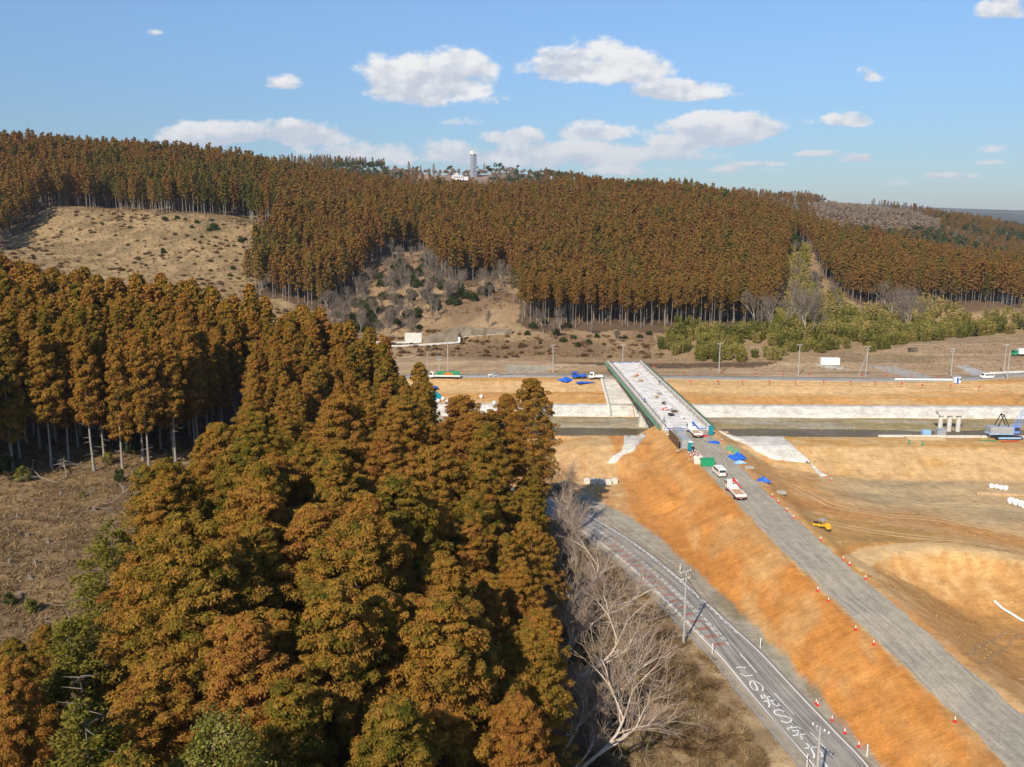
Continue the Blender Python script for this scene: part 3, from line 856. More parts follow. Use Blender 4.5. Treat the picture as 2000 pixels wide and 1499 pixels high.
def along(s0, s1, off, st=1.0):
    s = np.linspace(s0, s1, max(2, int((s1 - s0) / st) + 1))
    return road_at(s, off)[:, :2]
smax = RL[-1]
marking('road_edge_line', [along(0, smax, -3.05), along(0, smax, 3.05)], M['line'], .17)
dash = []
for y in (84.5, 92.2, 100.6, 111.0):
    L_ = {84.5: 4.5, 92.2: 4.6, 100.6: 5.2, 111.0: 5.4}[y]
    dash.append(along(s_of_y(y), s_of_y(y) + L_, .05))
s0 = s_of_y(119)
dash += [along(s0 + k * 1.6, s0 + k * 1.6 + 1.0, o, .5) for k in range(34) for o in (-.22, .22)]
dash += [along(s0 + k * 1.6 + 3, s0 + k * 1.6 + 4, o, .5) for k in range(32) for o in (-2.72, 2.74)]
marking('road_centre_line', dash, M['line'], .15)
bars = []
for k in range(17):
    s = s0 + .6 + k * 2.55
    a, b_ = road_at(np.array([s]), -2.55)[0, :2], road_at(np.array([s]), -.55)[0, :2]
    bars.append(np.array([a, (a + b_) / 2, b_]))
marking('road_slow_bars', bars, M['red_line'], .85)
GLYPH = {
    'ko': [[(.14, .86), (.5, .9), (.86, .84), (.74, .74)], [(.12, .36), (.2, .16), (.55, .08), (.92, .14)]],
    'no': [[(.58, .84), (.5, .45), (.3, .14), (.12, .2), (.08, .45), (.2, .75), (.48, .92), (.78, .82), (.93, .52), (.85, .25), (.62, .04)]],
    'saki': [[(.28, .97), (.16, .68)], [(.22, .78), (.84, .78)], [(.52, 1), (.52, .48)], [(.05, .48), (.95, .48)], [(.38, .46), (.32, .2), (.06, .0)], [(.62, .46), (.62, .1), (.72, .04), (.93, .04), (.96, .2)]],
    'ess': [[(.88, .78), (.72, .94), (.42, .97), (.16, .86), (.14, .68), (.36, .55), (.64, .46), (.87, .32), (.86, .14), (.6, .03), (.3, .04), (.1, .2)]],
    'ji': [[(.5, 1), (.5, .87)], [(.08, .7), (.08, .86), (.92, .86), (.92, .7)], [(.25, .64), (.76, .64), (.52, .5), (.52, .06), (.36, .06)], [(.04, .34), (.96, .34)]],
    'ka': [[(.08, .7), (.9, .7), (.86, .3), (.76, .06), (.58, .1)], [(.5, 1), (.44, .55), (.3, .24), (.08, .02)]],
    'bar': [[(.5, .98), (.5, .02)]],
}
strokes = []
for ch, y in (('ko', 111.6), ('no', 107.8), ('saki', 104.2), ('ess', 100.6), ('ji', 97.0), ('ka', 93.4), ('bar', 89.9)):
    sc_ = s_of_y(y); hh_, ww_ = 3.0, 1.85
    for st in GLYPH[ch]:
        pl = catmull([(q[0] * ww_, q[1] * hh_) for q in st], .25) if ch in ('no', 'ess', 'ko') else np.array([(q[0] * ww_, q[1] * hh_) for q in st])
        if len(pl) == 2: pl = np.array([pl[0], (pl[0] + pl[1]) / 2, pl[1]])
        strokes.append(np.array([road_at(np.array([sc_ - hh_ / 2 + q[1]]), -2.5 + q[0])[0, :2] for q in pl]))
marking('road_lettering', strokes, M['letter'], .19)

# gravel causeway
ys = np.arange(24, 230.1, 1.0)
L_, R_ = np.interp(ys, GRAV_Y, GRAV_L), np.interp(ys, GRAV_Y, GRAV_R)
L_ = L_ + (fbm(ys / 2.2, ys * 0, 101, 4) - .5) * 1.6; R_ = R_ + (fbm(ys / 2.2, ys * 0 + 9, 102, 4) - .5) * 2.0
tt = np.linspace(0, 1, 13)
L0_, R0_ = np.interp(ys, GRAV_Y, GRAV_L), np.interp(ys, GRAV_Y, GRAV_R)
gx_ = (L0_ + .9)[:, None] * (1 - tt) + (R0_ - 1.1)[:, None] * tt; gx_[:, 0] = L_; gx_[:, -1] = R_
gz_ = crest(ys)[:, None] + .05 + .035 * (fbm(gx_ / 4, ys[:, None] / 9 + 0 * gx_, 103, 2) - .3)
gz_[:, 0] = crest(ys) - .05; gz_[:, -1] = crest(ys) - .05
rows = np.stack([gx_, np.broadcast_to(ys[:, None], gx_.shape), gz_], -1)
lane = np.stack([gx_ - ((L0_ + R0_) / 2)[:, None], rows[..., 1], gx_ * 0], -1)
tag(strip('gravel_road', rows, M['gravel'], lane), kind='structure')

# far road past the bridge head
fr = catmull([G(*q)[:2] for q in ((640, 742), (760, 738), (840, 736), (940, 735), (1060, 734), (1190, 736), (1330, 738), (1500, 740), (1700, 742), (1850, 742), (1920, 739), (1990, 732), (2080, 722))], 3)
def drape(path, offs, dz, edge=.25):
    d = np.gradient(path, axis=0); d /= np.linalg.norm(d, axis=1, keepdims=True)
    nrm = np.stack([d[:, 1], -d[:, 0]], -1)
    X = path[:, None, 0] + nrm[:, None, 0] * offs; Y = path[:, None, 1] + nrm[:, None, 1] * offs
    Z = zat(X, Y); Z = np.maximum(Z, zat(path[:, 0], path[:, 1])[:, None] - .1) + dz
    Z[:, 0] -= edge; Z[:, -1] -= edge
    return np.stack([X, Y, Z], -1)
offs = np.array([-3.5, -3.4, -1.7, 0, 1.7, 3.4, 3.5])
rows = drape(fr, offs, .16)
lane = np.stack([np.broadcast_to(offs, rows.shape[:2]), np.broadcast_to(np.arange(len(fr))[:, None] * 3.0, rows.shape[:2]), np.zeros(rows.shape[:2])], -1)
far_road = tag(strip('far_road', rows, M['asphalt'], lane), kind='structure')
hv, hf = [], []
for k in range(13):
    x, y, z = G(905 + k * 9.5, 738.5 - k * .15)
    b = len(hv); hv += [(x - 1.6, y - 1.5, z + .27), (x - 1.0, y - 1.5, z + .27), (x + 1.8, y + 1.9, z + .27), (x + 1.2, y + 1.9, z + .27)]; hf.append((b, b + 1, b + 2, b + 3))
tag(obj_np('far_road_hatching', np.array(hv), np.array(hf), M['line']), kind='structure')

# river
wy = np.array([246, 252, 260, 268, 276]); wx = np.concatenate([np.arange(-110, 300, 10), [340, 420, 520, 700]])
rows = np.stack([np.broadcast_to(wx[:, None], (len(wx), 5)), wy[None] - .024 * wx[:, None], np.full((len(wx), 5), -3.02)], -1)
tag(strip('river_water', rows, M['water']), kind='structure')

def revet(name, X, s_list, label, dz=.14, mat='revet'):
    """a paved slope lying on the bank: X along the river, s across it"""
    s_arr = np.array(s_list); Xg, Sg = np.meshgrid(X, s_arr, indexing='ij')
    Yg = Sg - .024 * Xg
    Zg = np.interp(Sg, PROF_S, PROF_Z) + dz
    Zg[:, 0] -= .5; Zg[:, -1] -= .3
    rows = np.stack([Xg, Yg, Zg], -1)
    lane = np.stack([Xg, Sg * 1.1, Xg * 0], -1)
    o = strip(name, rows, M[mat], lane)
    return tag(o, label, 'revetment')

revet('concrete_revetment', np.arange(-60, 40.1, 4), [278.3, 278.6, 280, 281.5, 283.4, 285.2, 285.4], 'pale concrete block bank along the water, left of the bridge')
revet('concrete_revetment', np.arange(40.3, 470, 4), [278.3, 278.6, 280, 281.5, 283.4, 285.2, 285.4], 'long pale concrete block bank along the far side of the river, right of the bridge')
revet('slope_paving', np.array([32.6, 36, 40, 44.5, 50, 55]), [285.0, 285.5, 290, 293, 296, 300, 304, 307, 309], 'pale concrete slope panel rising from the water to the far bridge end', .2)
mb = MB()
for x in (32.2,):
    pts = [(x, s - .024 * x, float(np.interp(s, PROF_S, PROF_Z)) + .35) for s in (278.5, 283.6, 288, 293, 296, 302, 308)]
    for a, b in zip(pts, pts[1:]): mb.tube(a, b, .55, n=4)
tag(mb.build('concrete_kerb', M['concrete']), 'pale concrete kerb bordering the slope panel left of the bridge', 'kerb')

def loft_slab(name, A, B, label, cat, mat='revet', n=14, m_=8, dz=.16):
    def dense(P):
        P = np.array([G(*q)[:2] for q in P]); t = np.concatenate([[0], np.cumsum(np.hypot(*np.diff(P, axis=0).T))]); t /= t[-1]
        k = np.linspace(0, 1, n); return np.stack([np.interp(k, t, P[:, 0]), np.interp(k, t, P[:, 1])], -1)
    a, b = dense(A), dense(B)
    k = np.linspace(0, 1, m_)[None, :, None]
    xy = a[:, None] * (1 - k) + b[:, None] * k
    z = zat(xy[..., 0], xy[..., 1]) + dz
    z_raw = z.copy()
    for _ in range(3): z[1:-1] = (z[:-2] + z[1:-1] * 2 + z[2:]) / 4; z[:, 1:-1] = (z[:, :-2] + z[:, 1:-1] * 2 + z[:, 2:]) / 4
    z = np.maximum(z, z_raw)
    rows = np.concatenate([xy, z[..., None]], -1)
    lane = np.stack([xy[..., 0], xy[..., 1] * 1.1, z * 0], -1)
    o = strip(name, rows, M[mat], lane)
    s_ = o.modifiers.new('thickness', 'SOLIDIFY'); s_.thickness = .5; s_.offset = -1
    return tag(o, label, cat)

loft_slab('slope_paving', [(1404, 843), (1440, 862), (1472, 880), (1512, 899), (1580, 905), (1604, 931)], [(1500, 842), (1516, 850), (1532, 858), (1552, 876), (1566, 886), (1614, 930)],
          'wide pale concrete slope paving on the right of the gravel causeway', 'slope paving', n=26, m_=12)
loft_slab('slope_paving', [(1216, 846), (1219, 868), (1213, 884), (1196, 890), (1186, 906)], [(1262, 848), (1250, 866), (1240, 882), (1217, 889), (1204, 905)],
          'small pale concrete slope paving on the left of the causeway below the bridge', 'slope paving', n=18)
# low upstand along the near bank
mb = MB()
for k in range(40):
    x0, x1 = 98 + k * 9, 98 + (k + 1) * 9 - .1
    y0 = 228.5 - .024 * x0
    mb.box(((x0 + x1) / 2, y0, float(zat((x0 + x1) / 2, y0)) + .25), (x1 - x0, .4, .9))
tag(mb.build('concrete_upstand', M['concrete']), 'low pale concrete upstand along the near river bank by the blue crane', 'low wall')

# ------------------------------------------------------------------ bridge
def simple(name, col, rough=.6, metal=0.0, var=.10, scale=1.5, spec=.3, bump=0.0):
    if name not in M: M[name] = mat_pbr(name, col, rough, metal, var, scale, bump, spec)
    return M[name]
simple('deck', (.68, .65, .59), .85, var=.34, scale=.5); simple('white', (.78, .77, .74), .5, var=.06); simple('net_green', (.15, .42, .26), .7, var=.25, scale=3)
simple('steel_brown', (.16, .10, .06), .7, .2, .25); simple('steel_grey', (.36, .37, .38), .5, .3, .12); simple('blue', (.02, .12, .55), .5, var=.2); simple('teal', (.01, .24, .30), .45, var=.08)
simple('wood', (.48, .33, .19), .8, var=.25); simple('dark', (.025, .025, .028), .6); simple('rubber', (.03, .03, .03), .85); simple('glass', (.03, .045, .055), .08, spec=.6, var=.05)
simple('red', (.62, .03, .03), .45); simple('orange', (.75, .16, .02), .55); simple('yellow', (.72, .40, .02), .45); simple('green', (.02, .30, .13), .5, var=.12); simple('pole', (.40, .39, .365), .8, var=.08)
simple('pinkbag', (.78, .58, .50), .85, var=.12, scale=4); simple('whitebag', (.80, .78, .74), .85, var=.08, scale=4); simple('silver', (.50, .52, .55), .3, .5); simple('grey_panel', (.40, .41, .43), .6, .2)
simple('skin', (.50, .30, .21), .6); simple('navy', (.02, .03, .07), .8); simple('lightblue', (.30, .50, .72), .5); simple('craneblue', (.14, .28, .70), .45); simple('stone', (.40, .38, .33), .9, var=.2)
simple('plywood', (.68, .48, .26), .8, var=.12, scale=.8); simple('amber', (.8, .25, .02), .3); simple('tail', (.6, .02, .02), .3); simple('black_cable', (.03, .03, .03), .7); simple('grey_pipe', (.38, .39, .40), .5, .3)

BR = empty('bridge', (46.35, 224, 0), .0287, 'unfinished pale concrete road bridge with green netting over the river', 'bridge')
BL, BW, BZ = 108.0, 12.8, 7.0
hw = BW / 2
mb = MB(); mb.box((0, BL / 2, BZ - .2), (BW - .3, BL, .4)); mb.build('deck', M['deck'], BR)
for x in (-hw + .05, hw - .05):
    p = MB().box((x, BL / 2, BZ + .15), (.5, BL, 1.1)).build('parapet', M['concrete'], BR)
for x in (-3.3, 3.5):
    MB().box((x, BL / 2, BZ + .12), (.32, BL - 1, .24)).build('kerb', M['white'], BR)
for x in (-hw + 1.0, hw - 1.0):
    mb = MB()
    for y in np.arange(2, BL - 1, 4.5): mb.tube((x, y, BZ), (x, y, BZ + 1.05), .05, n=5)
    for z in (.5, 1.0): mb.tube((x, 1, BZ + z), (x, BL - 1, BZ + z), .045, n=5)
    mb.build('railing', M['steel_brown'], BR)
for x in (-4.4, -1.5, 1.5, 4.4): MB().box((x, BL / 2, BZ - 1.5), (.9, BL - 1, 2.2)).build('girder', M['steel_grey'], BR)
for sgn in (-1, 1):
    mb = MB(); x = sgn * (hw + .75)
    for y in np.arange(0, BL, 2.4):
        mb.box((sgn * (hw + .45), y, BZ - .95), (.9, .18, .16)); mb.tube((x + sgn * .2, y, BZ - 1.6), (x + sgn * .2, y, BZ + 1.0), .05, n=5)
        mb.tube((x + sgn * .2, y, BZ - 1.6), (sgn * hw, y, BZ - 2.6), .07, n=5)
    mb.box((sgn * (hw + .45), BL / 2, BZ - .82), (.8, BL, .08))
    for z in (-.3, .3, .95): mb.tube((x + sgn * .2, 0, BZ + z), (x + sgn * .2, BL, BZ + z), .05, n=5)
    mb.build('scaffold_walkway', M['steel_brown'], BR)
    mb = MB(); xs = x + sgn * .22
    n = 54
    for k in range(n):
        y0, y1 = BL * k / n, BL * (k + 1) / n - .12
        bulge = .07 * math.sin(k * 1.7)
        mb.box((xs + sgn * (.06 + abs(bulge)), (y0 + y1) / 2, BZ + .1), (.05, y1 - y0, .95 + bulge))
    mb.build('safety_net', M['net_green'], BR)
for y, zb in ((44.0, -4.2),):
    mb = MB(); mb.prism([(-5.2, zb), (5.2, zb), (4.6, BZ - 3.0), (5.6, BZ - 2.6), (-5.6, BZ - 2.6), (-4.6, BZ - 3.0)], y - 1.3, y + 1.3)
    mb.build('pier', M['concrete'], BR)
for y in (-.6, BL + .4):
    mb = MB().box((0, y, BZ - 4.2), (BW - .6, 1.6, 8.0)); mb.box((-hw + .1, y + (-1 if y < 0 else 1), BZ - 2.8), (.5, 3.0, 5.2)).box((hw - .1, y + (-1 if y < 0 else 1), BZ - 2.8), (.5, 3.0, 5.2))
    mb.build('abutment', M['concrete'], BR)
for y in (.4, BL - .5): MB().box((0, y, BZ + .05), (BW - 2, .5, .12)).build('expansion_joint', M['blue'], BR)
def on_bridge(px, py, dz=0.0): return (*on_plane(px, py, BZ), BZ + dz)

# ------------------------------------------------------------------ trees: shapes
def mat_leaf(name, stops, rough=.75, transl=.22, objvar=.25):
    """stops: colours met by the attribute 'tint' 0..1; each object shifts it a little"""
    m_ = bpy.data.materials.new(name); m_.use_nodes = True
    t = NT(m_.node_tree)
    ti = t.n('ShaderNodeAttribute', attribute_name='tint').outputs['Fac']
    rnd = t.n('ShaderNodeObjectInfo').outputs['Random']
    f = t.m('ADD', ti, t.m('MULTIPLY', t.m('SUBTRACT', rnd, .5), objvar))
    rp = t.n('ShaderNodeValToRGB'); t.put(rp.inputs[0], f)
    el = rp.color_ramp.elements
    while len(el) < len(stops): el.new(.5)
    for e, (p, c) in zip(el, stops): e.position = p; e.color = (*c, 1)
    d = t.n('ShaderNodeBsdfDiffuse'); t.put(d.inputs[0], rp.outputs[0])
    tr = t.n('ShaderNodeBsdfTranslucent'); t.put(tr.inputs[0], rp.outputs[0])
    mx = t.n('ShaderNodeMixShader'); mx.inputs[0].default_value = transl
    t.t.links.new(d.outputs[0], mx.inputs[1]); t.t.links.new(tr.outputs[0], mx.inputs[2])
    o = t.n('ShaderNodeOutputMaterial'); t.t.links.new(mx.outputs[0], o.inputs[0])
    return m_

M['cedar'] = mat_leaf('cedar foliage', [(0, (.080, .082, .013)), (.28, (.180, .128, .020)), (.55, (.305, .165, .030)), (.80, (.300, .138, .029)), (1, (.240, .100, .028))], transl=.15, objvar=.46)
M['cedar_far'] = mat_leaf('distant cedar foliage', [(0, (.105, .105, .024)), (.28, (.195, .135, .031)), (.55, (.255, .140, .036)), (.80, (.250, .118, .036)), (1, (.215, .095, .034))], transl=.25)
M['fir'] = mat_leaf('fir needles', [(0, (.085, .088, .014)), (.5, (.175, .160, .026)), (1, (.26, .205, .045))], transl=.25)
M['broadleaf'] = mat_leaf('evergreen leaves', [(0, (.09, .10, .02)), (.5, (.22, .205, .045)), (1, (.34, .28, .085))], transl=.25)
M['pine'] = mat_leaf('pine needles', [(0, (.030, .048, .018)), (.5, (.058, .080, .026)), (1, (.085, .095, .038))])
M['bamboo'] = mat_leaf('bamboo leaves', [(0, (.085, .105, .025)), (.45, (.23, .215, .045)), (.75, (.33, .28, .065)), (1, (.42, .32, .12))], transl=.3, objvar=.8)
M['darkbush'] = mat_leaf('dark bush leaves', [(0, (.025, .042, .014)), (.5, (.045, .068, .02)), (1, (.085, .09, .03))])
M['drygrass'] = mat_leaf('dry grass', [(0, (.14, .085, .045)), (.4, (.24, .155, .08)), (.75, (.36, .25, .125)), (1, (.44, .33, .18))], transl=.25, objvar=0)
M['fuzz'] = mat_leaf('leafless woods', [(0, (.22, .16, .115)), (.5, (.31, .235, .17)), (1, (.38, .30, .22))], transl=.3)
simple('bark', (.20, .165, .135), .9, var=.25, scale=2.0); simple('pale_bark', (.30, .265, .22), .9, var=.2, scale=1.5); simple('pale_limb', (.50, .42, .335), .9, var=.15, scale=1.0); simple('twig', (.38, .29, .22), .9, var=.2, scale=.6); simple('hill_twig', (.205, .160, .122), .9, var=.2, scale=.3); simple('stump_wood', (.19, .155, .12), .9, var=.25, scale=5)


def unit(v): return v / (np.linalg.norm(v, axis=-1, keepdims=True) + 1e-9)

def leaf_faces(rng, P, N, L, W, tri=False, droop=0.0, shell=None):
    """one small face at each P, long axis about N; or, with shell, facing along N"""
    n = len(P)
    r = rng.normal(size=(n, 3))
    if shell is None:
        a = unit(N + .55 * r); a[:, 2] -= droop; a = unit(a)
        b = unit(np.cross(a, rng.normal(size=(n, 3))))
    elif shell < 0:          # sprays that hang over the clump
        nn_ = unit(N - shell * r); dn = np.array([0, 0, -1.0]) + .55 * N + .55 * rng.normal(size=(n, 3)); a = unit(dn - nn_ * (dn * nn_).sum(-1, keepdims=True)); b = np.cross(nn_, a)
    else:
        nn_ = unit(N + shell * r); a = unit(np.cross(nn_, rng.normal(size=(n, 3)))); b = np.cross(nn_, a)
    L = np.broadcast_to(L, n)[:, None] * rng.uniform(.7, 1.3, (n, 1)); W = np.broadcast_to(W, n)[:, None] * rng.uniform(.7, 1.3, (n, 1))
    if tri:
        V = np.stack([P - b * W * .6, P + b * W * .6, P + a * L], 1)
        return V.reshape(-1, 3), np.arange(3 * n).reshape(n, 3)
    V = np.stack([P - a * L * .3, P + b * W * .5 + a * L * .25, P + a * L * .7, P - b * W * .5 + a * L * .25], 1)
    return V.reshape(-1, 3), np.arange(4 * n).reshape(n, 4)

def tubes(P0, P1, R0, R1, k=3):
    """open k-sided tubes for many segments at once"""
    d = unit(P1 - P0)
    up = np.where(np.abs(d[:, 2:3]) > .9, np.array([[1., 0, 0]]), np.array([[0, 0, 1.]]))
    u = unit(np.cross(d, up)); v = np.cross(d, u)
    ang = 2 * np.pi * np.arange(k) / k
    ring = np.cos(ang)[None, :, None] * u[:, None] + np.sin(ang)[None, :, None] * v[:, None]
    A = P0[:, None] + ring * R0[:, None, None]; B = P1[:, None] + ring * R1[:, None, None]
    V = np.concatenate([A, B], 1).reshape(-1, 3)
    n = len(P0); base = (np.arange(n) * 2 * k)[:, None]
    F = [np.stack([base[:, 0] + i, base[:, 0] + (i + 1) % k, base[:, 0] + k + (i + 1) % k, base[:, 0] + k + i], -1) for i in range(k)]
    return V, np.concatenate(F)

def cedar_crown(seed, H=24.0, R=2.9, c0=.30, nb=80, cpb=8, lpc=36, size=.62, leaf=.24, tri=False, top=.62, sparse=1.0, shell=.42):
    rng = np.random.default_rng(seed)
    t = (np.arange(nb) + rng.uniform(0, 1, nb)) / nb
    t = t ** .92
    az = np.arange(nb) * 2.399963 + rng.normal(0, .35, nb)
    lob = 1 + .22 * np.sin(az * 2 + seed) + .16 * np.sin(t * 14 + az + seed * 2)
    prof = np.minimum(1, (t + .06) / .22) ** .6 * (1 - t ** 2.1 * .98) ** top
    Lb = R * prof * lob * rng.uniform(.72, 1.12, nb) + .25
    z0 = H * (c0 + (1 - c0) * t * .985)
    dirv = np.stack([np.cos(az), np.sin(az), np.zeros(nb)], -1)
    f = (np.arange(cpb) + .5) / cpb
    f = .30 + .70 * f ** .75
    keep = rng.uniform(size=(nb, cpb)) < sparse
    rr = Lb[:, None] * f[None]
    lift = rr * (.20 - .55 * (1 - t)[:, None] * 0.5) + .10 * rr ** 1.5
    C = dirv[:, None] * rr[..., None]
    C[..., 2] = z0[:, None] + lift - .12 * rr * (1 - f[None])
    side = np.stack([-np.sin(az), np.cos(az), np.zeros(nb)], -1)
    C = C + side[:, None] * (rng.normal(0, .26, (nb, cpb)) * rr)[..., None] + rng.normal(0, .16, (nb, cpb, 3))
    sz = size * (1.15 - .35 * f[None]) * (.65 + .5 * prof[:, None]) * rng.uniform(.75, 1.25, (nb, cpb))
    C = C[keep]; sz = sz[keep]
    out = unit(np.stack([C[:, 0], C[:, 1], .55 * (np.hypot(C[:, 0], C[:, 1])) + .35], -1))
    nc = len(C)
    q = unit(rng.normal(size=(nc, lpc, 3)) + .75 * out[:, None] + np.array([0, 0, .35]))
    P = C[:, None] + q * (sz[:, None] * rng.uniform(.74, 1.06, (nc, lpc)))[..., None] * np.array([1, 1, .85])
    V, F = leaf_faces(rng, P.reshape(-1, 3), q.reshape(-1, 3), leaf, leaf * (.7 if shell > 0 else .36), tri, shell=shell)
    tint = np.clip(.56 + rng.normal(0, .13, nc), 0, 1)[:, None] + rng.normal(0, .055, (nc, lpc)) - .22 * (rng.uniform(size=(nc, 1)) < .16)
    return V, F, np.clip(tint.reshape(-1), 0, 1)

def trunk_parts(rng, H, r0, limbs=10, c0=.3, lean=.0, k=7, bare=(.12, .36)):
    zz = np.linspace(-.4, H * .97, 9)
    wob = np.cumsum(rng.normal(0, .04, (9, 2)), 0); wob[0] = 0
    P = np.stack([wob[:, 0] + lean * zz, wob[:, 1], zz], -1)
    r = r0 * (1 - .93 * (zz + .4) / (H + .4)); r[0] *= 1.5; r[1] *= 1.05
    V, F = tubes(P[:-1], P[1:], r[:-1], r[1:], k)
    if limbs:
        z = H * rng.uniform(bare[0], bare[1] + .3, limbs); a = rng.uniform(0, 6.28, limbs); L = rng.uniform(.5, 1.8, limbs)
        P0 = np.stack([np.interp(z, zz, P[:, 0]), np.interp(z, zz, P[:, 1]), z], -1)
        P1 = P0 + np.stack([np.cos(a) * L, np.sin(a) * L, L * rng.uniform(-.35, .25, limbs)], -1)
        V2, F2 = tubes(P0, P1, np.full(limbs, .045), np.full(limbs, .012), 3)
        F = np.concatenate([F, F2 + len(V)]); V = np.concatenate([V, V2])
    return V, F

def fir_crown(seed, H=16, R=4.6, nb=90, leaf=.30, dens=26, flat=.16, c0=.08, upper=1.0):
    """tiers of flat sprays"""
    rng = np.random.default_rng(seed)
    t = np.sort(rng.uniform(0, 1, nb)); az = np.arange(nb) * 2.4 + rng.normal(0, .5, nb)
    L = R * (1 - t) ** .75 * rng.uniform(.6, 1.1, nb) * np.minimum(1, (t + .15) / .3) + .35
    z0 = H * (c0 + (1 - c0) * t)
    n = np.maximum(14, (L * dens)).astype(int)
    idx = np.repeat(np.arange(nb), n); m_ = len(idx)
    f = np.sqrt(rng.uniform(.03, 1, m_))
    spread = rng.normal(0, .20, m_) * L[idx] * (1.05 - .55 * f)
    rr = f * L[idx]
    a = az[idx]
    P = np.stack([np.cos(a) * rr - np.sin(a) * spread, np.sin(a) * rr + np.cos(a) * spread, z0[idx] + .10 * rr - .045 * rr ** 2 * .8 + rng.normal(0, flat, m_)], -1)
    N = np.stack([np.cos(a + .6 * np.sign(spread)), np.sin(a + .6 * np.sign(spread)), np.full(m_, .12)], -1)
    V, F = leaf_faces(rng, P, N, leaf * 1.5, leaf * .6)
    tint = np.clip(rng.normal(.5, .16, nb)[idx] + rng.normal(0, .14, m_) + .15 * (f - .5), 0, 1)
    return V, F, tint

def bush_shape(seed, R=2.5, Hh=3.0, nc=40, lpc=60, leaf=.22, tri=False, thin=.65):
    rng = np.random.default_rng(seed)
    q = unit(rng.normal(size=(nc, 3)) + np.array([0, 0, .45])); q[:, 2] = np.abs(q[:, 2])
    C = q * rng.uniform(.5, 1.0, (nc, 1)) * np.array([R, R, Hh]) * .78; C[:, 2] += Hh * .12
    sz = rng.uniform(.22, .42, nc) * min(R, Hh)
    d = unit(rng.normal(size=(nc, lpc, 3)) + q[:, None] * .7)
    P = C[:, None] + d * (sz[:, None] * rng.uniform(.5, 1.05, (nc, lpc)))[..., None]
    V, F = leaf_faces(rng, P.reshape(-1, 3), d.reshape(-1, 3), leaf, leaf * thin, tri, shell=None if thin < .3 else .5)
    tint = np.clip(rng.normal(.5, .2, nc)[:, None] + rng.normal(0, .14, (nc, lpc)), 0, 1)
    return V, F, tint.reshape(-1)

def bamboo_shape(seed, R=3.2, Hh=8.0, ns=34, lps=46, leaf=.55, tri=True):
    """a clump of arching culms feathered with leaves"""
    rng = np.random.default_rng(seed)
    a = rng.uniform(0, 6.28, ns); r = R * np.sqrt(rng.uniform(0, 1, ns)) * .75
    h = Hh * rng.uniform(.6, 1.05, ns); bend = rng.uniform(.6, 2.2, ns); ab = a + rng.normal(0, .9, ns) + .0
    t = rng.uniform(.12, 1, (ns, lps))
    P = np.stack([(np.cos(a) * r)[:, None] + np.cos(ab)[:, None] * bend[:, None] * t ** 2.4, (np.sin(a) * r)[:, None] + np.sin(ab)[:, None] * bend[:, None] * t ** 2.4, h[:, None] * t * (1 - .08 * t)], -1)
    P = P + rng.normal(0, .34, P.shape) * (.6 + .6 * (1 - t))[..., None]
    N = np.stack([np.cos(ab)[:, None] + 0 * t, np.sin(ab)[:, None] + 0 * t, -.25 + 0 * t], -1)
    V, F = leaf_faces(rng, P.reshape(-1, 3), N.reshape(-1, 3), leaf, leaf * .42, tri)
    tint = np.clip(rng.normal(.5, .22, ns)[:, None] + rng.normal(0, .16, (ns, lps)), 0, 1)
    return V, F, tint.reshape(-1)

def bare_tree_shape(seed, H=12, r0=.22, lean=(0, 0), levels=6, spread=.55, upw=.35, first=.22, split=(2, 3), stop=.006):
    """limbs that fork again and again; returns (limb tubes, twig tubes)"""
    rng = np.random.default_rng(seed)
    big, small = [], []
    def grow_(p, d, L, r, lv):
        nseg = 3 if lv > 2 else 2
        q = p
        for i in range(nseg):
            d = d + rng.normal(0, .13, 3); d[2] += upw * .12; d /= np.linalg.norm(d)
            n_ = q + d * L / nseg; r2 = r * (1 - .28 * (i + 1) / nseg)
            (big if r > .035 else small).append((q, n_, r * (1 - .28 * i / nseg), r2))
            q = n_
            if lv > 0 and i < nseg - 1 and rng.uniform() < .75:
                e = d + rng.normal(0, spread * 1.1, 3); e[2] += upw * .3; e /= np.linalg.norm(e)
                grow_(q, e, L * rng.uniform(.55, .8), r2 * .55, lv - 1)
        if lv > 0:
            for k in range(rng.integers(split[0], split[1] + 1)):
                e = d + rng.normal(0, spread, 3); e[2] += upw * .25; e /= np.linalg.norm(e)
                grow_(q, e, L * rng.uniform(.62, .88), r * .66, lv - 1)
    d0 = np.array([lean[0], lean[1], 1.0]); d0 /= np.linalg.norm(d0)
    grow_(np.array([0, 0, -.3]), d0, H * first, r0, levels)
    def pack(S, k, rmin):
        if not S: S = [(np.zeros(3), np.array([0, 0, .1]), .01, .01)]
        A = np.array([s[0] for s in S]); B = np.array([s[1] for s in S]); a = np.maximum([s[2] for s in S], rmin); b = np.maximum([s[3] for s in S], rmin * .7)
        return tubes(A, B, a, b, k)
    return pack(big, 5, .02), pack(small, 3, stop)

def tint_mesh(name, V, F, tint, mat):
    return mesh_np(name, V, F, mat, fattr={'tint': ('FACE', 'FLOAT', tint)})

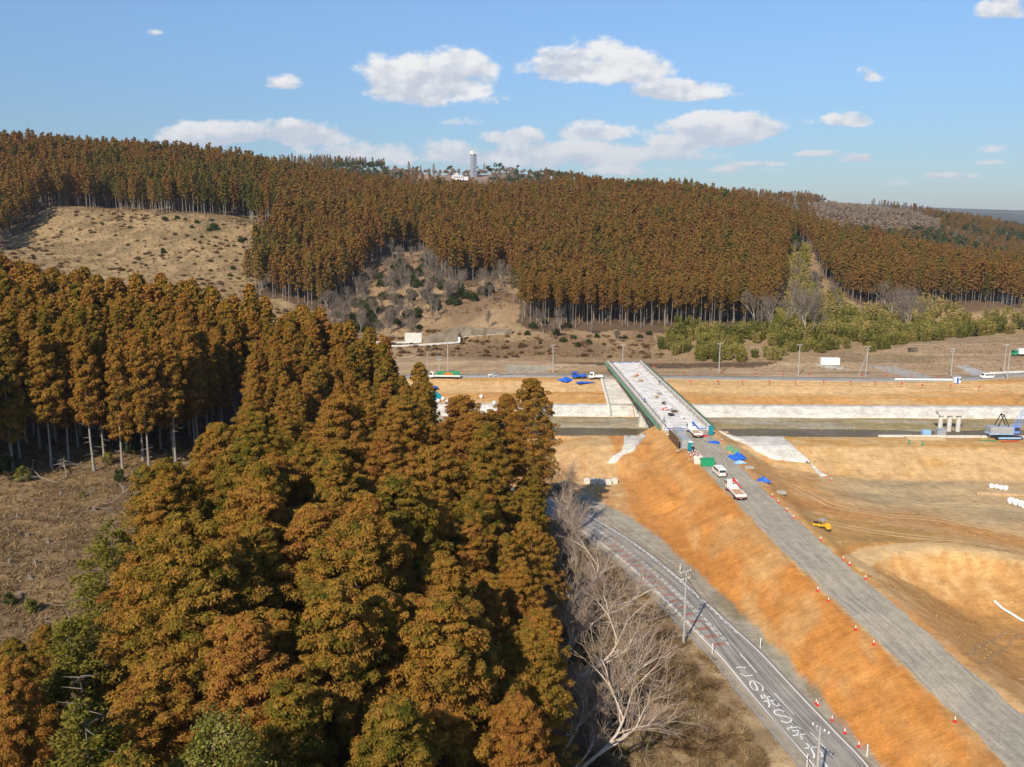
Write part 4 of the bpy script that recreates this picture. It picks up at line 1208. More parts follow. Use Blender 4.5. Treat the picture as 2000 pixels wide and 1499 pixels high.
# --- shared meshes
CED = {'near': [], 'mid': [], 'far': []}
for i in range(7):
    V, F, T = cedar_crown(100 + i, R=[3.2, 3.6, 2.9, 3.4, 3.8, 3.1, 3.3][i], c0=[.22, .3, .2, .26, .18, .34, .25][i], nb=112, cpb=7, lpc=84, size=.56, leaf=.27, shell=-.40, top=[.72, .6, .85, .68, .56, .8, .7][i])
    CED['near'].append((tint_mesh('crown', V, F, T, M['cedar']), mesh_np('trunk', *trunk_parts(np.random.default_rng(i), 24, .26, 26), M['bark'])))
for i in range(6):
    V, F, T = cedar_crown(200 + i, R=[2.4, 2.7, 2.1, 2.6, 2.3, 2.9][i], c0=[.34, .26, .40, .30, .22, .24][i], nb=84, cpb=7, lpc=40, size=.58, leaf=.42, shell=-.42, top=.85, sparse=[.95, 1, .72, .9, .6, 1][i])
    CED['mid'].append((tint_mesh('crown', V, F, T, M['cedar']), mesh_np('trunk', *trunk_parts(np.random.default_rng(50 + i), 24, .21, 24), M['pale_bark'])))
FAR_RAW = []
for i in range(6):
    V, F, T = cedar_crown(300 + i, R=[2.1, 2.4, 1.9, 2.2, 2.5, 2.0][i], c0=[.5, .45, .55, .5, .42, .52][i], nb=48, cpb=4, lpc=9, size=.62, leaf=.62, tri=True, top=.85)
    CED['far'].append((tint_mesh('crown', V, F, T, M['cedar_far']), mesh_np('trunk', *trunk_parts(np.random.default_rng(70 + i), 24, .17, 3, k=4), M['pale_bark'])))
for i in range(5):
    FAR_RAW.append(cedar_crown(400 + i, R=[2.3, 2.6, 2.0, 2.4, 2.7][i], c0=[.36, .30, .42, .32, .38][i], nb=30, cpb=3, lpc=5, size=.80, leaf=.95, tri=True, top=.85))

def place_tree(kind, meshes, x, y, h, base_h, rng, group, label, cat='tree', wide=1.0, z=None):
    cm, tm = meshes
    zz = float(zat(x, y)) if z is None else z
    e = empty(kind, (x, y, zz), rng.uniform(0, 6.28), label, cat, group)
    s = h / base_h
    ws = s * wide * rng.uniform(.9, 1.12)
    c = put(bpy.data.objects.new('crown', cm), e); t = put(bpy.data.objects.new('trunk', tm), e)
    c.scale = (ws, ws, s); t.scale = (s, s, s)
    e.rotation_euler[0] = rng.normal(0, .015); e.rotation_euler[1] = rng.normal(0, .015)
    return e

def poisson(poly, d, rng, n=40000):
    xs = [p[0] for p in poly]; ys = [p[1] for p in poly]
    x = rng.uniform(min(xs), max(xs), n); y = rng.uniform(min(ys), max(ys), n)
    ok = in_poly(x, y, poly); x, y = x[ok], y[ok]
    cell = {}; out = []
    for a, b in zip(x, y):
        k = (int(a // d), int(b // d)); bad = False
        for i in (-1, 0, 1):
            for j in (-1, 0, 1):
                for (p, q) in cell.get((k[0] + i, k[1] + j), ()):
                    if (p - a) ** 2 + (q - b) ** 2 < d * d: bad = True
        if not bad: cell.setdefault(k, []).append((a, b)); out.append((a, b))
    return out

# ------------------------------------------------------------------ trees: where they stand
rng = np.random.default_rng(7)
n_cedar = 0
GROVE = [(-21, 36), (-4, 33), (1.5, 45), (2.0, 62), (3.0, 85), (3.0, 105), (3.5, 130), (5.0, 150), (3.5, 163), (-6, 166), (-18, 158), (-27, 148), (-36, 140), (-43, 132), (-46, 118), (-43, 105), (-38, 88), (-31, 66), (-24, 48)]
near_pts = [(3.6, 160.5), (-8.3, 152), (3.2, 141), (-24, 131)] 
cand = [p for p in poisson(GROVE, 5.9, rng) if all((p[0]-a)**2 + (p[1]-b)**2 > r*r for a, b, r in ((-26.5, 52, 5), (-17.6, 47.5, 4.2), (-34.5, 67, 4)))]
near_pts += [p for p in cand if all((p[0] - q[0]) ** 2 + (p[1] - q[1]) ** 2 > 27 for q in near_pts[:4])]
near_pts.sort(key=lambda p: p[1])
def where(x, y):
    px, py = project(x, y, float(zat(x, y)) + 16)
    return px, py
LOOKS = ['rusty', 'ochre', 'olive brown', 'russet']
for i, (x, y) in enumerate(near_pts):
    h = rng.uniform(19.5, 28) if y > 60 else rng.uniform(19, 23)
    if (x, y) == (3.6, 160.5): h = 29.5
    if (x, y) == (-8.3, 152): h = 26.5
    if x > -4 and y < 150: h *= .74
    if x < -26 and y > 100: h *= .86
    tp = project(x, y, float(zat(x, y)) + h)
    if 838 < tp[0] < 884 and tp[1] < 850 and y > 120 and (x, y) != (-8.3, 152): h *= .74
    lod = 'near'
    e_ = place_tree('cedar_tree', CED[lod][i % 7], x, y, h, 24, rng, 'cedars of the near grove', 'rust brown cedar of the dense near grove left of the asphalt road', wide=1.36 if x < -3 else 1.15)
    hero = {(3.6, 160.5): 'tallest cedar of the near grove, standing at its far right tip against the river', (-8.3, 152): 'broad topped cedar just left of the tallest cedar of the near grove'}.get((x, y))
    if hero: e_['label'] = hero; del e_['group']
    n_cedar += 1
STAND = [(-190, 150), (-118, 124), (-92, 134), (-88, 152), (-72, 153), (-63, 160), (-61, 176), (-62, 196), (-50, 200), (-41, 196), (-30, 192), (-19, 196), (-15, 208), (-30, 214), (-50, 224), (-62, 224), (-80, 238), (-130, 250), (-175, 240)]
FILL = [(-50, 158), (-30, 153), (-13, 170), (-15, 194), (-30, 188), (-42, 193), (-56, 188)]
stand = poisson(STAND, 4.5, rng); stand += [p for p in poisson(FILL, 5.2, rng) if all((p[0] - q[0]) ** 2 + (p[1] - q[1]) ** 2 > 18 for q in stand)]
stand.sort(key=lambda p: p[1] + .25 * abs(p[0] + 60))
extra = []
for i, (x, y) in enumerate(stand):
    h = rng.uniform(22, 27.5)
    if x > -62 and y > 190: h = rng.uniform(21, 26)
    px, py = project(x, y, float(zat(x, y)) + h * .8)
    if (px < -90 and y > 165) or px < -420 or px > 900: continue  # unseen trees off the left edge stay in, added to shade the cleared ground
    if x > -60 and y < 194: h *= .86
    tp = project(x, y, float(zat(x, y)) + h)
    if 838 < tp[0] < 890: continue
    if tp[0] > 760 and tp[1] < 715: h *= .85
    if n_cedar >= 236 or px < -60: extra.append((x, y, h)); continue
    place_tree('cedar_tree', CED['mid'][i % 6], x, y, h, 24, rng, 'tall cedars of the left stand', 'tall brown cedar with pale bare lower trunk in the stand above the stumps')
    n_cedar += 1
print('near+stand', n_cedar, 'extra', len(extra), 'of near', len(near_pts))

# hillside plantation: a jittered grid over the hill, kept where it can be seen
hx, hy = np.meshgrid(np.arange(-560, 640, 4.3), np.arange(396, 1000, 4.3))
hx = (hx + rng.uniform(-1.9, 1.9, hx.shape)).ravel(); hy = (hy + rng.uniform(-1.9, 1.9, hy.shape)).ravel()
hz = zat(hx, hy); hpx, hpy = project(hx, hy, hz)
wob = (fbm(hx / 16, hy / 16, 201, 3) - .5) * 50; wob2 = (fbm(hx / 13, hy / 13, 205, 3) - .5) * 26
zone_no = in_poly(hpx + wob, hpy + wob2, CLEARCUT) & (hy < 640) & (hx < -60)
zone_no |= in_poly(hpx + wob, hpy + wob2, SCRUB) & (hy < 620)
zone_no |= in_poly(hpx + wob, hpy + wob2, BAMBOO) & (hy < 700)
zone_no |= (hpy > 655) | in_poly(hpx, hpy, FLAT_FAR)
zone_no |= (hpx > 1020) & (hpx < 1520) & (hpy > 640 + wob * .25)
zone_no |= (hpx > 1600) & (hpy > 600)
zone_no |= (hpx > 1575) & (hy > 735)
zone_no |= in_poly(hpx, hpy, [(1600, 385), (1850, 420), (1900, 445), (1720, 445), (1640, 428)])
# sight: rising angle of the bare ground along each bearing
bear = np.arctan2(hx, hy)
def sight(x, y, z, top, lift=9.0, steps=46):
    vis = np.ones(len(x), bool)
    for k in np.linspace(.30, .985, steps):
        xx, yy = x * k, y * k
        g = zat(xx, yy) + np.where(yy > 380, lift, 0) * (k < .975)
        vis &= (g - CAM_H) / k <= (z + top - CAM_H) + .0
    return vis
vis = sight(hx, hy, hz, 24) & (hpx > -40) & (hpx < 2060)
keep = vis & ~zone_no
hx, hy, hz, hpx, hpy = hx[keep], hy[keep], hz[keep], hpx[keep], hpy[keep]
order = np.argsort(hy + rng.uniform(0, 14, len(hy)))
hx, hy, hz, hpx, hpy = [a[order] for a in (hx, hy, hz, hpx, hpy)]
print('hill cedars', len(hx))
# front rows at the plantation's lower edges stand as single trees
front = (in_poly(hpx, hpy, [(1008, 585), (1540, 585), (1540, 660), (1008, 660)]))
single = np.zeros(len(hx), bool)
fi = np.where(front)[0]
single[fi[:60]] = True
for k in np.where(single)[0]:
    place_tree('cedar_tree', CED['far'][k % 6], hx[k], hy[k], rng.uniform(20, 24), 24, rng, 'cedars along the lower edge of the hillside plantation', 'brown cedar on a tall bare trunk along the lower edge of the hillside plantation')
    n_cedar += 1
rest = ~single

def stuff_forest(name, raws, X, Y, Z, Hh, mat, kind_label=None, base_h=24.0, trunk=True, wide=1.0, tint_shift=None, trunk_mat=None, trunk_r=.17, wr=(.88, 1.2)):
    """many trees too far to count, in one object"""
    Vs, Fs, Ts, b = [], [], [], 0
    pick = rng.integers(0, len(raws), len(X))
    rot = rng.uniform(0, 6.28, len(X)); s = Hh / base_h; ws = s * wide * rng.uniform(wr[0], wr[1], len(X))
    sh = rng.normal(0, .11, len(X)) if tint_shift is None else tint_shift
    for r, (V, F, T) in enumerate(raws):
        idx = np.where(pick == r)[0]
        if not len(idx): continue
        c, s_ = np.cos(rot[idx]), np.sin(rot[idx])
        vx = (V[None, :, 0] * c[:, None] - V[None, :, 1] * s_[:, None]) * ws[idx][:, None] + X[idx][:, None]
        vy = (V[None, :, 0] * s_[:, None] + V[None, :, 1] * c[:, None]) * ws[idx][:, None] + Y[idx][:, None]
        vz = V[None, :, 2] * s[idx][:, None] + Z[idx][:, None]
        Vs.append(np.stack([vx, vy, vz], -1).reshape(-1, 3))
        Fs.append((F[None] + (np.arange(len(idx)) * len(V))[:, None, None]).reshape(-1, F.shape[1]) + b); b += len(idx) * len(V)
        Ts.append(np.clip(T[None] + sh[idx][:, None], 0, 1).ravel())
    nf0 = sum(len(f) for f in Fs)
    V, F, T = np.concatenate(Vs), np.concatenate(Fs), np.concatenate(Ts)
    mats = [mat]; mi = np.zeros(nf0, np.int32); FL = [F]
    if trunk:
        P0 = np.stack([X, Y, Z - .5], -1); P1 = np.stack([X + rng.normal(0, .25, len(X)), Y + rng.normal(0, .25, len(X)), Z + Hh * .75], -1)
        V2, F2 = tubes(P0, P1, np.full(len(X), trunk_r), np.full(len(X), trunk_r * .45), 3)
        FL = [F, F2 + len(V)]; V = np.concatenate([V, V2]); T = np.concatenate([T, np.zeros(len(F2))])
        mats = [mat, trunk_mat or M['pale_bark']]; mi = np.concatenate([mi, np.ones(len(F2), np.int32)])
    o = obj_np(name, V, FL, mats, midx=mi, fattr={'tint': ('FACE', 'FLOAT', T)})
    return tag(o, kind='stuff')

ex = np.array(extra)
Xs, Ys, Zs = hx[rest], hy[rest], hz[rest]
Hs = rng.normal(20.0, 2.9, len(Xs)).clip(14, 26) * np.where(Ys > 640, .95, 1.0)
greenish = np.where(fbm(Xs / 30, Ys / 30, 203, 3) > .64, -.22, 0) + np.where(in_poly(hpx[rest], hpy[rest], [(180, 350), (545, 380), (545, 440), (180, 415)]) & (rng.uniform(size=len(Xs)) < .6), -.38, 0)
stuff_forest('cedar_forest', FAR_RAW, Xs, Ys, Zs, Hs, M['cedar_far'], tint_shift=rng.normal(.02, .14, len(Xs)) + greenish + (fbm(Xs / 14, Ys / 14, 207, 3) - .5) * .5)
if len(ex):
    raws = [cedar_crown(500 + i, R=2.4, c0=.4, nb=60, cpb=6, lpc=9, size=.7, leaf=.62, tri=True) for i in range(4)]
    stuff_forest('cedar_wood', raws, ex[:, 0], ex[:, 1], zat(ex[:, 0], ex[:, 1]), ex[:, 2], M['cedar'], trunk_r=.2)  # surplus stand trees, plus the out-of-view cedars added for their shade

# ------------------------------------------------------------------ the other trees, shrubs and grasses
def one(name, me, x, y, rz, s, label, cat, group=None, parts=None, z=None, dz=0.0, sz=None):
    zz = float(zat(x, y)) + dz if z is None else z
    if parts is None:
        o = put(bpy.data.objects.new(name, me)); o.location = (x, y, zz); o.rotation_euler = (0, 0, rz); o.scale = (s, s, s if sz is None else sz)
        return tag(o, label, cat, group)
    e = empty(name, (x, y, zz), rz, label, cat, group)
    for pn, pm in parts:
        c = put(bpy.data.objects.new(pn, pm), e); c.scale = (s, s, s if sz is None else sz)
    return e

# firs and the broadleaf at the lower left
FIR = []
for i in range(3):
    V, F, T = fir_crown(20 + i, H=18, R=[6.8, 6.6, 6.8][i], nb=[96, 130, 120][i], dens=[52, 60, 58][i], leaf=.25, flat=.16, c0=[.22, .08, .06][i])
    FIR.append((tint_mesh('crown', V, F, T, M['fir']), mesh_np('trunk', *trunk_parts(np.random.default_rng(90 + i), 18, .24, 40, bare=(.2, .8)), M['bark'])))
for i, (x, y, h, lab) in enumerate([(-41.5, 85, 19.0, 'open green fir with pale limbs showing, in front of the stumps'), (-36, 66, 17.5, 'full green fir below the open one at the left edge of the grove'),
                                   (-28, 51.5, 19.5, 'tallest dense green fir at the lower left, beside the light green broadleaf tree')]):
    one('fir_tree', None, x, y, i * 1.3, h / 18, lab, 'tree', parts=[('crown', FIR[i][0]), ('trunk', FIR[i][1])])
V, F, T = bush_shape(61, R=3.0, Hh=5.2, nc=90, lpc=110, leaf=.20)
V = V.copy(); V[:, 2] += 16.2
bl_c = tint_mesh('crown', V, F, T, M['broadleaf']); bl_t = mesh_np('trunk', *trunk_parts(np.random.default_rng(5), 18.5, .22, 14, bare=(.5, .9)), M['pale_bark'])
one('broadleaf_tree', None, -17.6, 47.5, .4, 1.08, 'light green broadleaf tree with a rounded crown at the bottom of the grove', 'tree', parts=[('crown', bl_c), ('trunk', bl_t)])
for i, (x, y, h) in enumerate([(-32.2, 51.5, 20.5), (-44.5, 76, 11), (-37, 60, 17), (-41.2, 67, 14.5), (-30, 45, 18)]):
    place_tree('cedar_tree', CED['near'][(i + 2) % 7], x, y, h, 24, rng, 'cedars beside the firs', 'russet cedar among the green firs at the lower left', wide=[.85, 1.2, 1.1, 1.2, .9][i])

# leafless trees leaning out of the grove towards the road
BARE = []
for i in range(4):
    (V1, F1), (V2, F2) = bare_tree_shape(30 + i, H=12, r0=.16, lean=[(.75, -.1), (.5, .15), (.95, -.25), (.35, .1)][i], levels=6, spread=[.33, .28, .35, .30][i], upw=[.30, .5, .24, .45][i], first=.28, split=(2, 2), stop=.008)
    BARE.append((mesh_np('limbs', V1, F1, M['pale_limb']), mesh_np('twigs', V2, F2, M['twig'])))
    print('bare', len(F1), len(F2))
bl_lab = 'pale leafless tree leaning out of the grove towards the asphalt road'
for i, (x, y, s, k, rz) in enumerate([(a_ + .6, b_, c_ * (1.65 if d_ in (0, 2) else 1.35), d_, e_) for a_, b_, c_, d_, e_ in [(8.5, 160, 1.0, 1, .1), (10, 150, .8, 3, .5), (8.0, 139, .95, 1, -.3), (7.5, 127, .95, 0, .25), (7.0, 116, 1.0, 2, -.1), (6.0, 104, 1.0, 0, -.3), (5.5, 93, .95, 2, .15), (4.0, 84, 1.05, 0, -.2), (3.5, 97, .8, 3, .6), (6.5, 110, .75, 3, -.5), (7.5, 145, .75, 3, -.2), (5.0, 89, .8, 1, -.6), (8.5, 133, .75, 1, .3), (6.0, 121, .8, 2, .5)]]):
    one('bare_tree', None, x, y, rz, s, bl_lab, 'tree', 'leafless trees between the grove and the road', parts=[('limbs', BARE[k][0]), ('twigs', BARE[k][1])])
one('bare_tree', None, -5.2, 88, 2.4, 1.45, 'pale leafless tree rising among the brown cedars of the grove', 'tree', parts=[('limbs', BARE[3][0]), ('twigs', BARE[3][1])])
one('bare_tree', None, -37, 79, .8, .95, 'grey leafless tree between the open green fir and the grove', 'tree', parts=[('limbs', BARE[1][0]), ('twigs', BARE[1][1])])

# leafless trees on the far hill
HB = []
for i in range(4):
    (V1, F1), (V2, F2) = bare_tree_shape(60 + i, H=12, r0=.16, lean=(.1 * i - .1, 0), levels=5, spread=[.34, .4, .3, .38][i], upw=[.7, .5, .9, .6][i], first=.30, split=(2, 3), stop=.022)
    HB.append((mesh_np('limbs', V1, F1, M['pale_bark']), mesh_np('twigs', V2, F2, M['hill_twig'])))
def hill_bare(px, py, h, i, group, label):
    x, y, z = G(px, py)
    one('bare_tree', None, x, y, i * 2.1, h / 11.5, label, 'tree', group, parts=[('limbs', HB[i % 4][0]), ('twigs', HB[i % 4][1])], z=z)
for i, (px, py, h) in enumerate([(1478, 640, 17), (1492, 648, 15), (1508, 652, 17), (1530, 642, 20), (1556, 655, 22), (1572, 668, 21), (1588, 652, 20), (1600, 640, 15), (1545, 600, 16), (1520, 610, 17)]):
    hill_bare(px, py, h, i, 'tall leafless trees by the bamboo', 'tall pale leafless tree beside the lower right end of the cedar plantation')
for i, (px, py, h) in enumerate([(1500, 492, 19), (1512, 498, 18), (1525, 490, 17), (1545, 500, 12)]):
    hill_bare(px, py, h, i, 'leafless trees high on the hill', 'wide pale leafless tree high on the hill above the strip of bamboo')
for i, (px, py, h) in enumerate([(1560, 560, 13), (1580, 570, 14), (1600, 575, 14), (1548, 535, 12), (1620, 590, 12), (1640, 610, 10)]):
    hill_bare(px, py, h, i, 'leafless trees up the bamboo gully', 'mid sized leafless tree in the gully between the two cedar woods')
for i, (px, py, h) in enumerate([(1748, 636, 24), (1762, 648, 25), (1778, 660, 22), (1738, 620, 20), (1790, 640, 16)]):
    hill_bare(px, py, h, i, 'leafless trees over the bamboo', 'spreading leafless tree standing out of the bamboo on the right')
r2 = np.random.default_rng(17)
k = 0
while k < 120:
    px, py = r2.uniform(590, 1040), r2.uniform(500, 672)
    if not in_poly(np.array([px]), np.array([py]), [(600, 612), (690, 590), (740, 525), (775, 500), (842, 502), (880, 552), (985, 548), (1005, 585), (870, 600), (840, 650), (740, 672), (640, 655)])[0]: continue
    hill_bare(px, py, r2.uniform(6, 12.5), k, 'leafless scrub trees', 'low grey brown leafless tree in the scrub above the retaining wall'); k += 1
for i, (px, py, h) in enumerate([(1062, 650, 11), (1078, 662, 9), (1095, 648, 10), (1150, 655, 8), (975, 548, 12), (990, 556, 11), (955, 640, 8), (1210, 668, 6)]):
    hill_bare(px, py, h, i, 'leafless trees on the dry bank', 'small leafless tree on the dry bank right of the retaining wall')

# evergreen bushes
BUSH = [tint_mesh('evergreen_bush', *bush_shape(70 + i, R=[2.2, 1.8, 2.6][i], Hh=[2.6, 3.0, 2.4][i], nc=34, lpc=40, leaf=.36), M['darkbush']) for i in range(3)]
def bush(px, py, s, i, group, label, x=None, y=None):
    if x is None: x, y, z = G(px, py)
    one('evergreen_bush', BUSH[i % 3], x, y, i * 1.7, s, label, 'bush', group, sz=s * .95)
k = 0
while k < 84:
    px, py = r2.uniform(620, 1000), r2.uniform(505, 668)
    if not in_poly(np.array([px]), np.array([py]), [(640, 612), (700, 590), (745, 530), (780, 505), (840, 505), (880, 560), (985, 560), (930, 590), (860, 600), (840, 640), (700, 660)])[0]: continue
    bush(px, py, r2.uniform(.7, 1.9), k, 'dark bushes in the scrub', 'dark evergreen bush among the leafless scrub above the retaining wall'); k += 1
for i, (px, py, s) in enumerate([(322, 432, 1.2), (346, 428, 1.0), (362, 430, .7), (380, 412, 1.2), (385, 437, 1.0), (412, 432, .9), (418, 449, 1.7), (408, 452, 1.0), (375, 446, .8), (470, 473, 1.1), (478, 470, .9), (320, 495, .9), (318, 490, .7), (66, 507, .8), (450, 540, .8), (455, 527, .9), (380, 470, .6), (250, 480, .6), (150, 470, .6), (120, 455, .6), (285, 520, .5), (525, 560, .7), (200, 440, .6)]):
    bush(px, py, s * .85, i, 'bushes on the cut-over slope', 'small dark green bush on the pale cut-over slope')
for i, (px, py, s) in enumerate([(1085, 655, 1.3), (1062, 632, 1.2), (1100, 668, 1.0), (1150, 672, .9), (1166, 660, .9), (1120, 662, .8), (1128, 678, .9), (1205, 655, .9), (1040, 640, 1.2), (1110, 640, 1.1), (1180, 675, .5), (1220, 662, .8), (1030, 655, .9), (1055, 672, .5), (1250, 660, .8), (1268, 655, .9)]):
    bush(px, py, s * .9, i, 'bushes on the dry bank', 'dark green bush on the dry bank beneath the cedar plantation')
SH = [tint_mesh('shrub', *bush_shape(80 + i, R=1.5, Hh=2.3, nc=26, lpc=70, leaf=.20), M[['darkbush', 'broadleaf'][i]]) for i in range(2)]
for i, (px, py, s) in enumerate([(262, 885, 1.5), (235, 862, 1.6), (246, 878, 1.3), (272, 940, 1.1), (234, 940, .9), (212, 905, 1.0), (285, 1000, .45), (160, 972, .5), (20, 925, 1.5), (45, 940, 1.2), (300, 835, 1.6), (345, 880, .9), (290, 850, 1.5), (335, 905, .6), (400, 905, .9), (372, 835, 1.5), (255, 835, 1.6), (60, 1195, .8), (20, 1180, .6)]):
    x, y, z = G(px, py); one('shrub', SH[i % 2], x, y, i, s * 1.0, 'green shrub among the stumps below the left stand', 'shrub', 'shrubs by the stumps', sz=s * 1.1)
for i, (x, y, s) in enumerate([(11.5, 94, 1.0), (12.5, 90, .8), (13.5, 101, 1.0), (14.5, 86, .8), (10.0, 108, 1.0), (9.5, 118, 1.0), (12.5, 83, .9), (16, 93, .5), (11, 127, .9), (7, 78, 1.2), (15.5, 79, .8), (9, 136, 1.0), (10, 100, 1.1), (18, 84, .6)]):
    one('shrub', SH[i % 2], x, y, i * 2.0, s, 'olive shrub in the shade between the grove and the dry verge', 'shrub', 'shrubs along the grove edge')

# a few big dark evergreens on the hills
V, F, T = bush_shape(88, R=4.5, Hh=9, nc=70, lpc=40, leaf=.75); oak = tint_mesh('crown', V + np.array([0, 0, 2.0]), F, T, M['darkbush'])
oak_t = mesh_np('trunk', *trunk_parts(np.random.default_rng(3), 8, .35, 0), M['bark'])
for px, py, s, lab in ((1552, 492, 1.15, 'round dark evergreen tree beside the leafless trees high on the hill'), (35, 352, 1.7, 'large dark green fir like tree on the left skyline hill')):
    x, y, z = G(px, py); one('evergreen_tree', None, x, y, 0, s, lab, 'tree', parts=[('crown', oak), ('trunk', oak_t)], z=z)

# bamboo
BAM = [tint_mesh('bamboo_clump', *bamboo_shape(40 + i, R=[3.6, 3.0, 4.0][i], Hh=[8.0, 9.5, 7.0][i], ns=40, lps=44, leaf=.75), M['bamboo']) for i in range(3)]
bx, by = np.meshgrid(np.arange(58, 460, 6.0), np.arange(348, 720, 6.0))
bx = (bx + r2.uniform(-2, 2, bx.shape)).ravel(); by = (by + r2.uniform(-2, 2, by.shape)).ravel()
bz = zat(bx, by); bpx, bqy = project(bx, by, bz)
BZONE = [(1300, 662), (1330, 650), (1400, 655), (1490, 650), (1545, 610), (1535, 500), (1560, 480), (1590, 540), (1640, 585), (1690, 618), (1740, 616), (1800, 600), (1850, 604), (1880, 618), (2040, 606), (2040, 648), (1960, 652), (1850, 664), (1760, 676), (1690, 690), (1600, 688), (1560, 690), (1490, 705), (1478, 718), (1380, 712), (1330, 706), (1290, 690)]
w2 = (fbm(bx / 10, by / 10, 301, 3) - .5)
ok = in_poly(bpx + w2 * 24, bqy + w2 * 14, BZONE) & (w2 > -.155)
bi = np.where(ok)[0]; bi = bi[np.argsort(by[bi])]
print('bamboo', len(bi))
for n_, k in enumerate(bi[:290]):
    s = r2.uniform(.7, 1.2) * (.72 if bqy[k] > 668 else 1.0)
    one('bamboo_clump', BAM[n_ % 3], bx[k], by[k], r2.uniform(0, 6.28), s, 'feathery yellow green bamboo clump at the foot of the hill', 'bamboo', 'bamboo clumps at the foot of the hill')

if len(bi) > 290:
    k = bi[290:]
    BAM_RAW = [bamboo_shape(44 + i, R=3.4, Hh=8.0, ns=24, lps=22, leaf=1.0) for i in range(3)]
    stuff_forest('bamboo_thicket', BAM_RAW, bx[k], by[k], zat(bx[k], by[k]), r2.uniform(5.5, 10, len(k)), M['bamboo'], base_h=8.0, trunk=False, tint_shift=r2.normal(.05, .2, len(k)))
# stumps and felled logs on the cleared ground
STUMP = []
for i in range(3):
    mb = MB(); q = np.random.default_rng(i)
    prof = [(.42, -.2), (.34, .05), (.27, .25), (.25, .48 + .1 * i)]
    mb.lathe(prof, n=10); mb.v = [(x + q.normal(0, .02), y + q.normal(0, .02), z + (x * .25 if z > .4 else 0)) for x, y, z in mb.v]
    for k in range(4):
        a = k * 1.6 + i; mb.tube((math.cos(a) * .25, math.sin(a) * .25, .1), (math.cos(a) * .75, math.sin(a) * .75, -.15), .11, .05, n=5)
    STUMP.append(mb.mesh('tree_stump', M['stump_wood']))
spx = [(100, 1080), (55, 1048), (185, 998), (120, 965), (95, 1060), (262, 1048), (70, 1100), (40, 1165), (20, 1100), (150, 1030), (60, 1130), (35, 1010), (210, 1030), (115, 1010), (270, 978), (185, 960), (15, 1035), (330, 925)]
for i, (px, py) in enumerate(spx):
    x, y, z = G(px, py); one('tree_stump', STUMP[i % 3], x, y, i * 1.1, r2.uniform(.7, 1.2), 'weathered grey stump on the cleared ground below the left stand', 'stump', 'stumps on the cleared ground')
LOG = []
for i in range(2):
    (V1, F1), (V2, F2) = bare_tree_shape(11 + i, H=7, r0=.10, lean=(.0, 0), levels=2, spread=.5, upw=.1, first=.5, stop=.02)
    LOG.append((mesh_np('limbs', V1, F1, M['pale_bark']), mesh_np('twigs', V2, F2, M['pale_bark'])))
for i, (px, py) in enumerate([(330, 915), (300, 930), (280, 930), (215, 985), (130, 935), (110, 945), (190, 915), (325, 450), (350, 432), (385, 440), (480, 445), (460, 452)]):
    x, y, z = G(px, py)
    e = one('felled_trunk', None, x, y, i * .9, 1.0 if py > 500 else 1.6, 'pale felled trunk lying on the cleared ground' if py > 500 else 'pale felled trunk lying at the top of the cut-over slope', 'log', 'felled trunks by the stumps' if py > 500 else 'felled trunks on the cut-over slope', parts=[('limbs', LOG[i % 2][0])], dz=.15)
    e.rotation_euler[0] = 1.45

# dry grass and brambles
def tufts(name, X, Y, size, blades, wd, seed, mat, dz=0.0, tone=0.0):
    q = np.random.default_rng(seed); n = len(X)
    P = np.stack([np.repeat(X, blades), np.repeat(Y, blades), np.repeat(zat(X, Y), blades) + dz], -1)
    P[:, :2] += q.normal(0, 1, (n * blades, 2)) * np.repeat(size, blades)[:, None] * .35
    N = q.normal(0, .75, (n * blades, 3)); N[:, 2] = q.uniform(.25, 1.1, n * blades); N = unit(N)
    L = np.repeat(size, blades) * q.uniform(.5, 1.3, n * blades)
    b = unit(np.cross(N, q.normal(size=N.shape)))
    V = np.stack([P - b * wd * L[:, None], P + b * wd * L[:, None], P + N * L[:, None]], 1).reshape(-1, 3)
    T = np.clip(q.normal(.5 + tone, .18, n)[:, None] + q.normal(0, .12, (n, blades)), 0, 1).ravel()
    return tag(obj_np(name, V, np.arange(len(V)).reshape(-1, 3), mat, fattr={'tint': ('FACE', 'FLOAT', T)}), kind='stuff')
def scatter(poly, n, seed, px_space=False, ymin=340, ymax=620):
    q = np.random.default_rng(seed)
    if not px_space:
        xs = [p[0] for p in poly]; ys = [p[1] for p in poly]
        x, y = q.uniform(min(xs), max(xs), n), q.uniform(min(ys), max(ys), n)
        ok = in_poly(x, y, poly); return x[ok], y[ok]
    x, y = q.uniform(-420, 420, n * 6), q.uniform(ymin, ymax, n * 6)
    px, py = project(x, y, zat(x, y)); ok = in_poly(px, py, poly) & (px > -30) & (px < 2030)
    return x[ok][:n], y[ok][:n]
VERGE = [(9, 75), (26, 75), (34.0, 80), (33.0, 90), (31.4, 100), (29.2, 112), (26.2, 126), (23.0, 138), (19, 150), (14, 161), (8, 168), (6, 150), (7, 120)]
x, y = scatter(VERGE, 26000, 1)
d, _, _s = seg_dist(x, y, ROAD); ok = d > 4.6
x, y = x[ok], y[ok]
cl = fbm(x / 3.5, y / 3.5, 311, 3)
dens_ok = np.random.default_rng(2).uniform(size=len(x)) < np.clip((cl - .35) * 3.5, .12, 1)
x, y, cl = x[dens_ok], y[dens_ok], cl[dens_ok]
tufts('dry_grass', x, y, .30 + .75 * np.clip(cl - .38, 0, .4) * 2, 8, .05, 3, M['drygrass'], tone=.06)
MOUND = []
for i in range(3):
    V, F, T = bush_shape(310 + i, R=1.5, Hh=1.1, nc=26, lpc=70, leaf=.75, tri=True, thin=.07)
    MOUND.append((V, F, T))
x, y = scatter([(8, 76), (25, 76), (30, 84), (27, 104), (24, 118), (20, 130), (15, 148), (8, 160), (8, 110)], 420, 5)
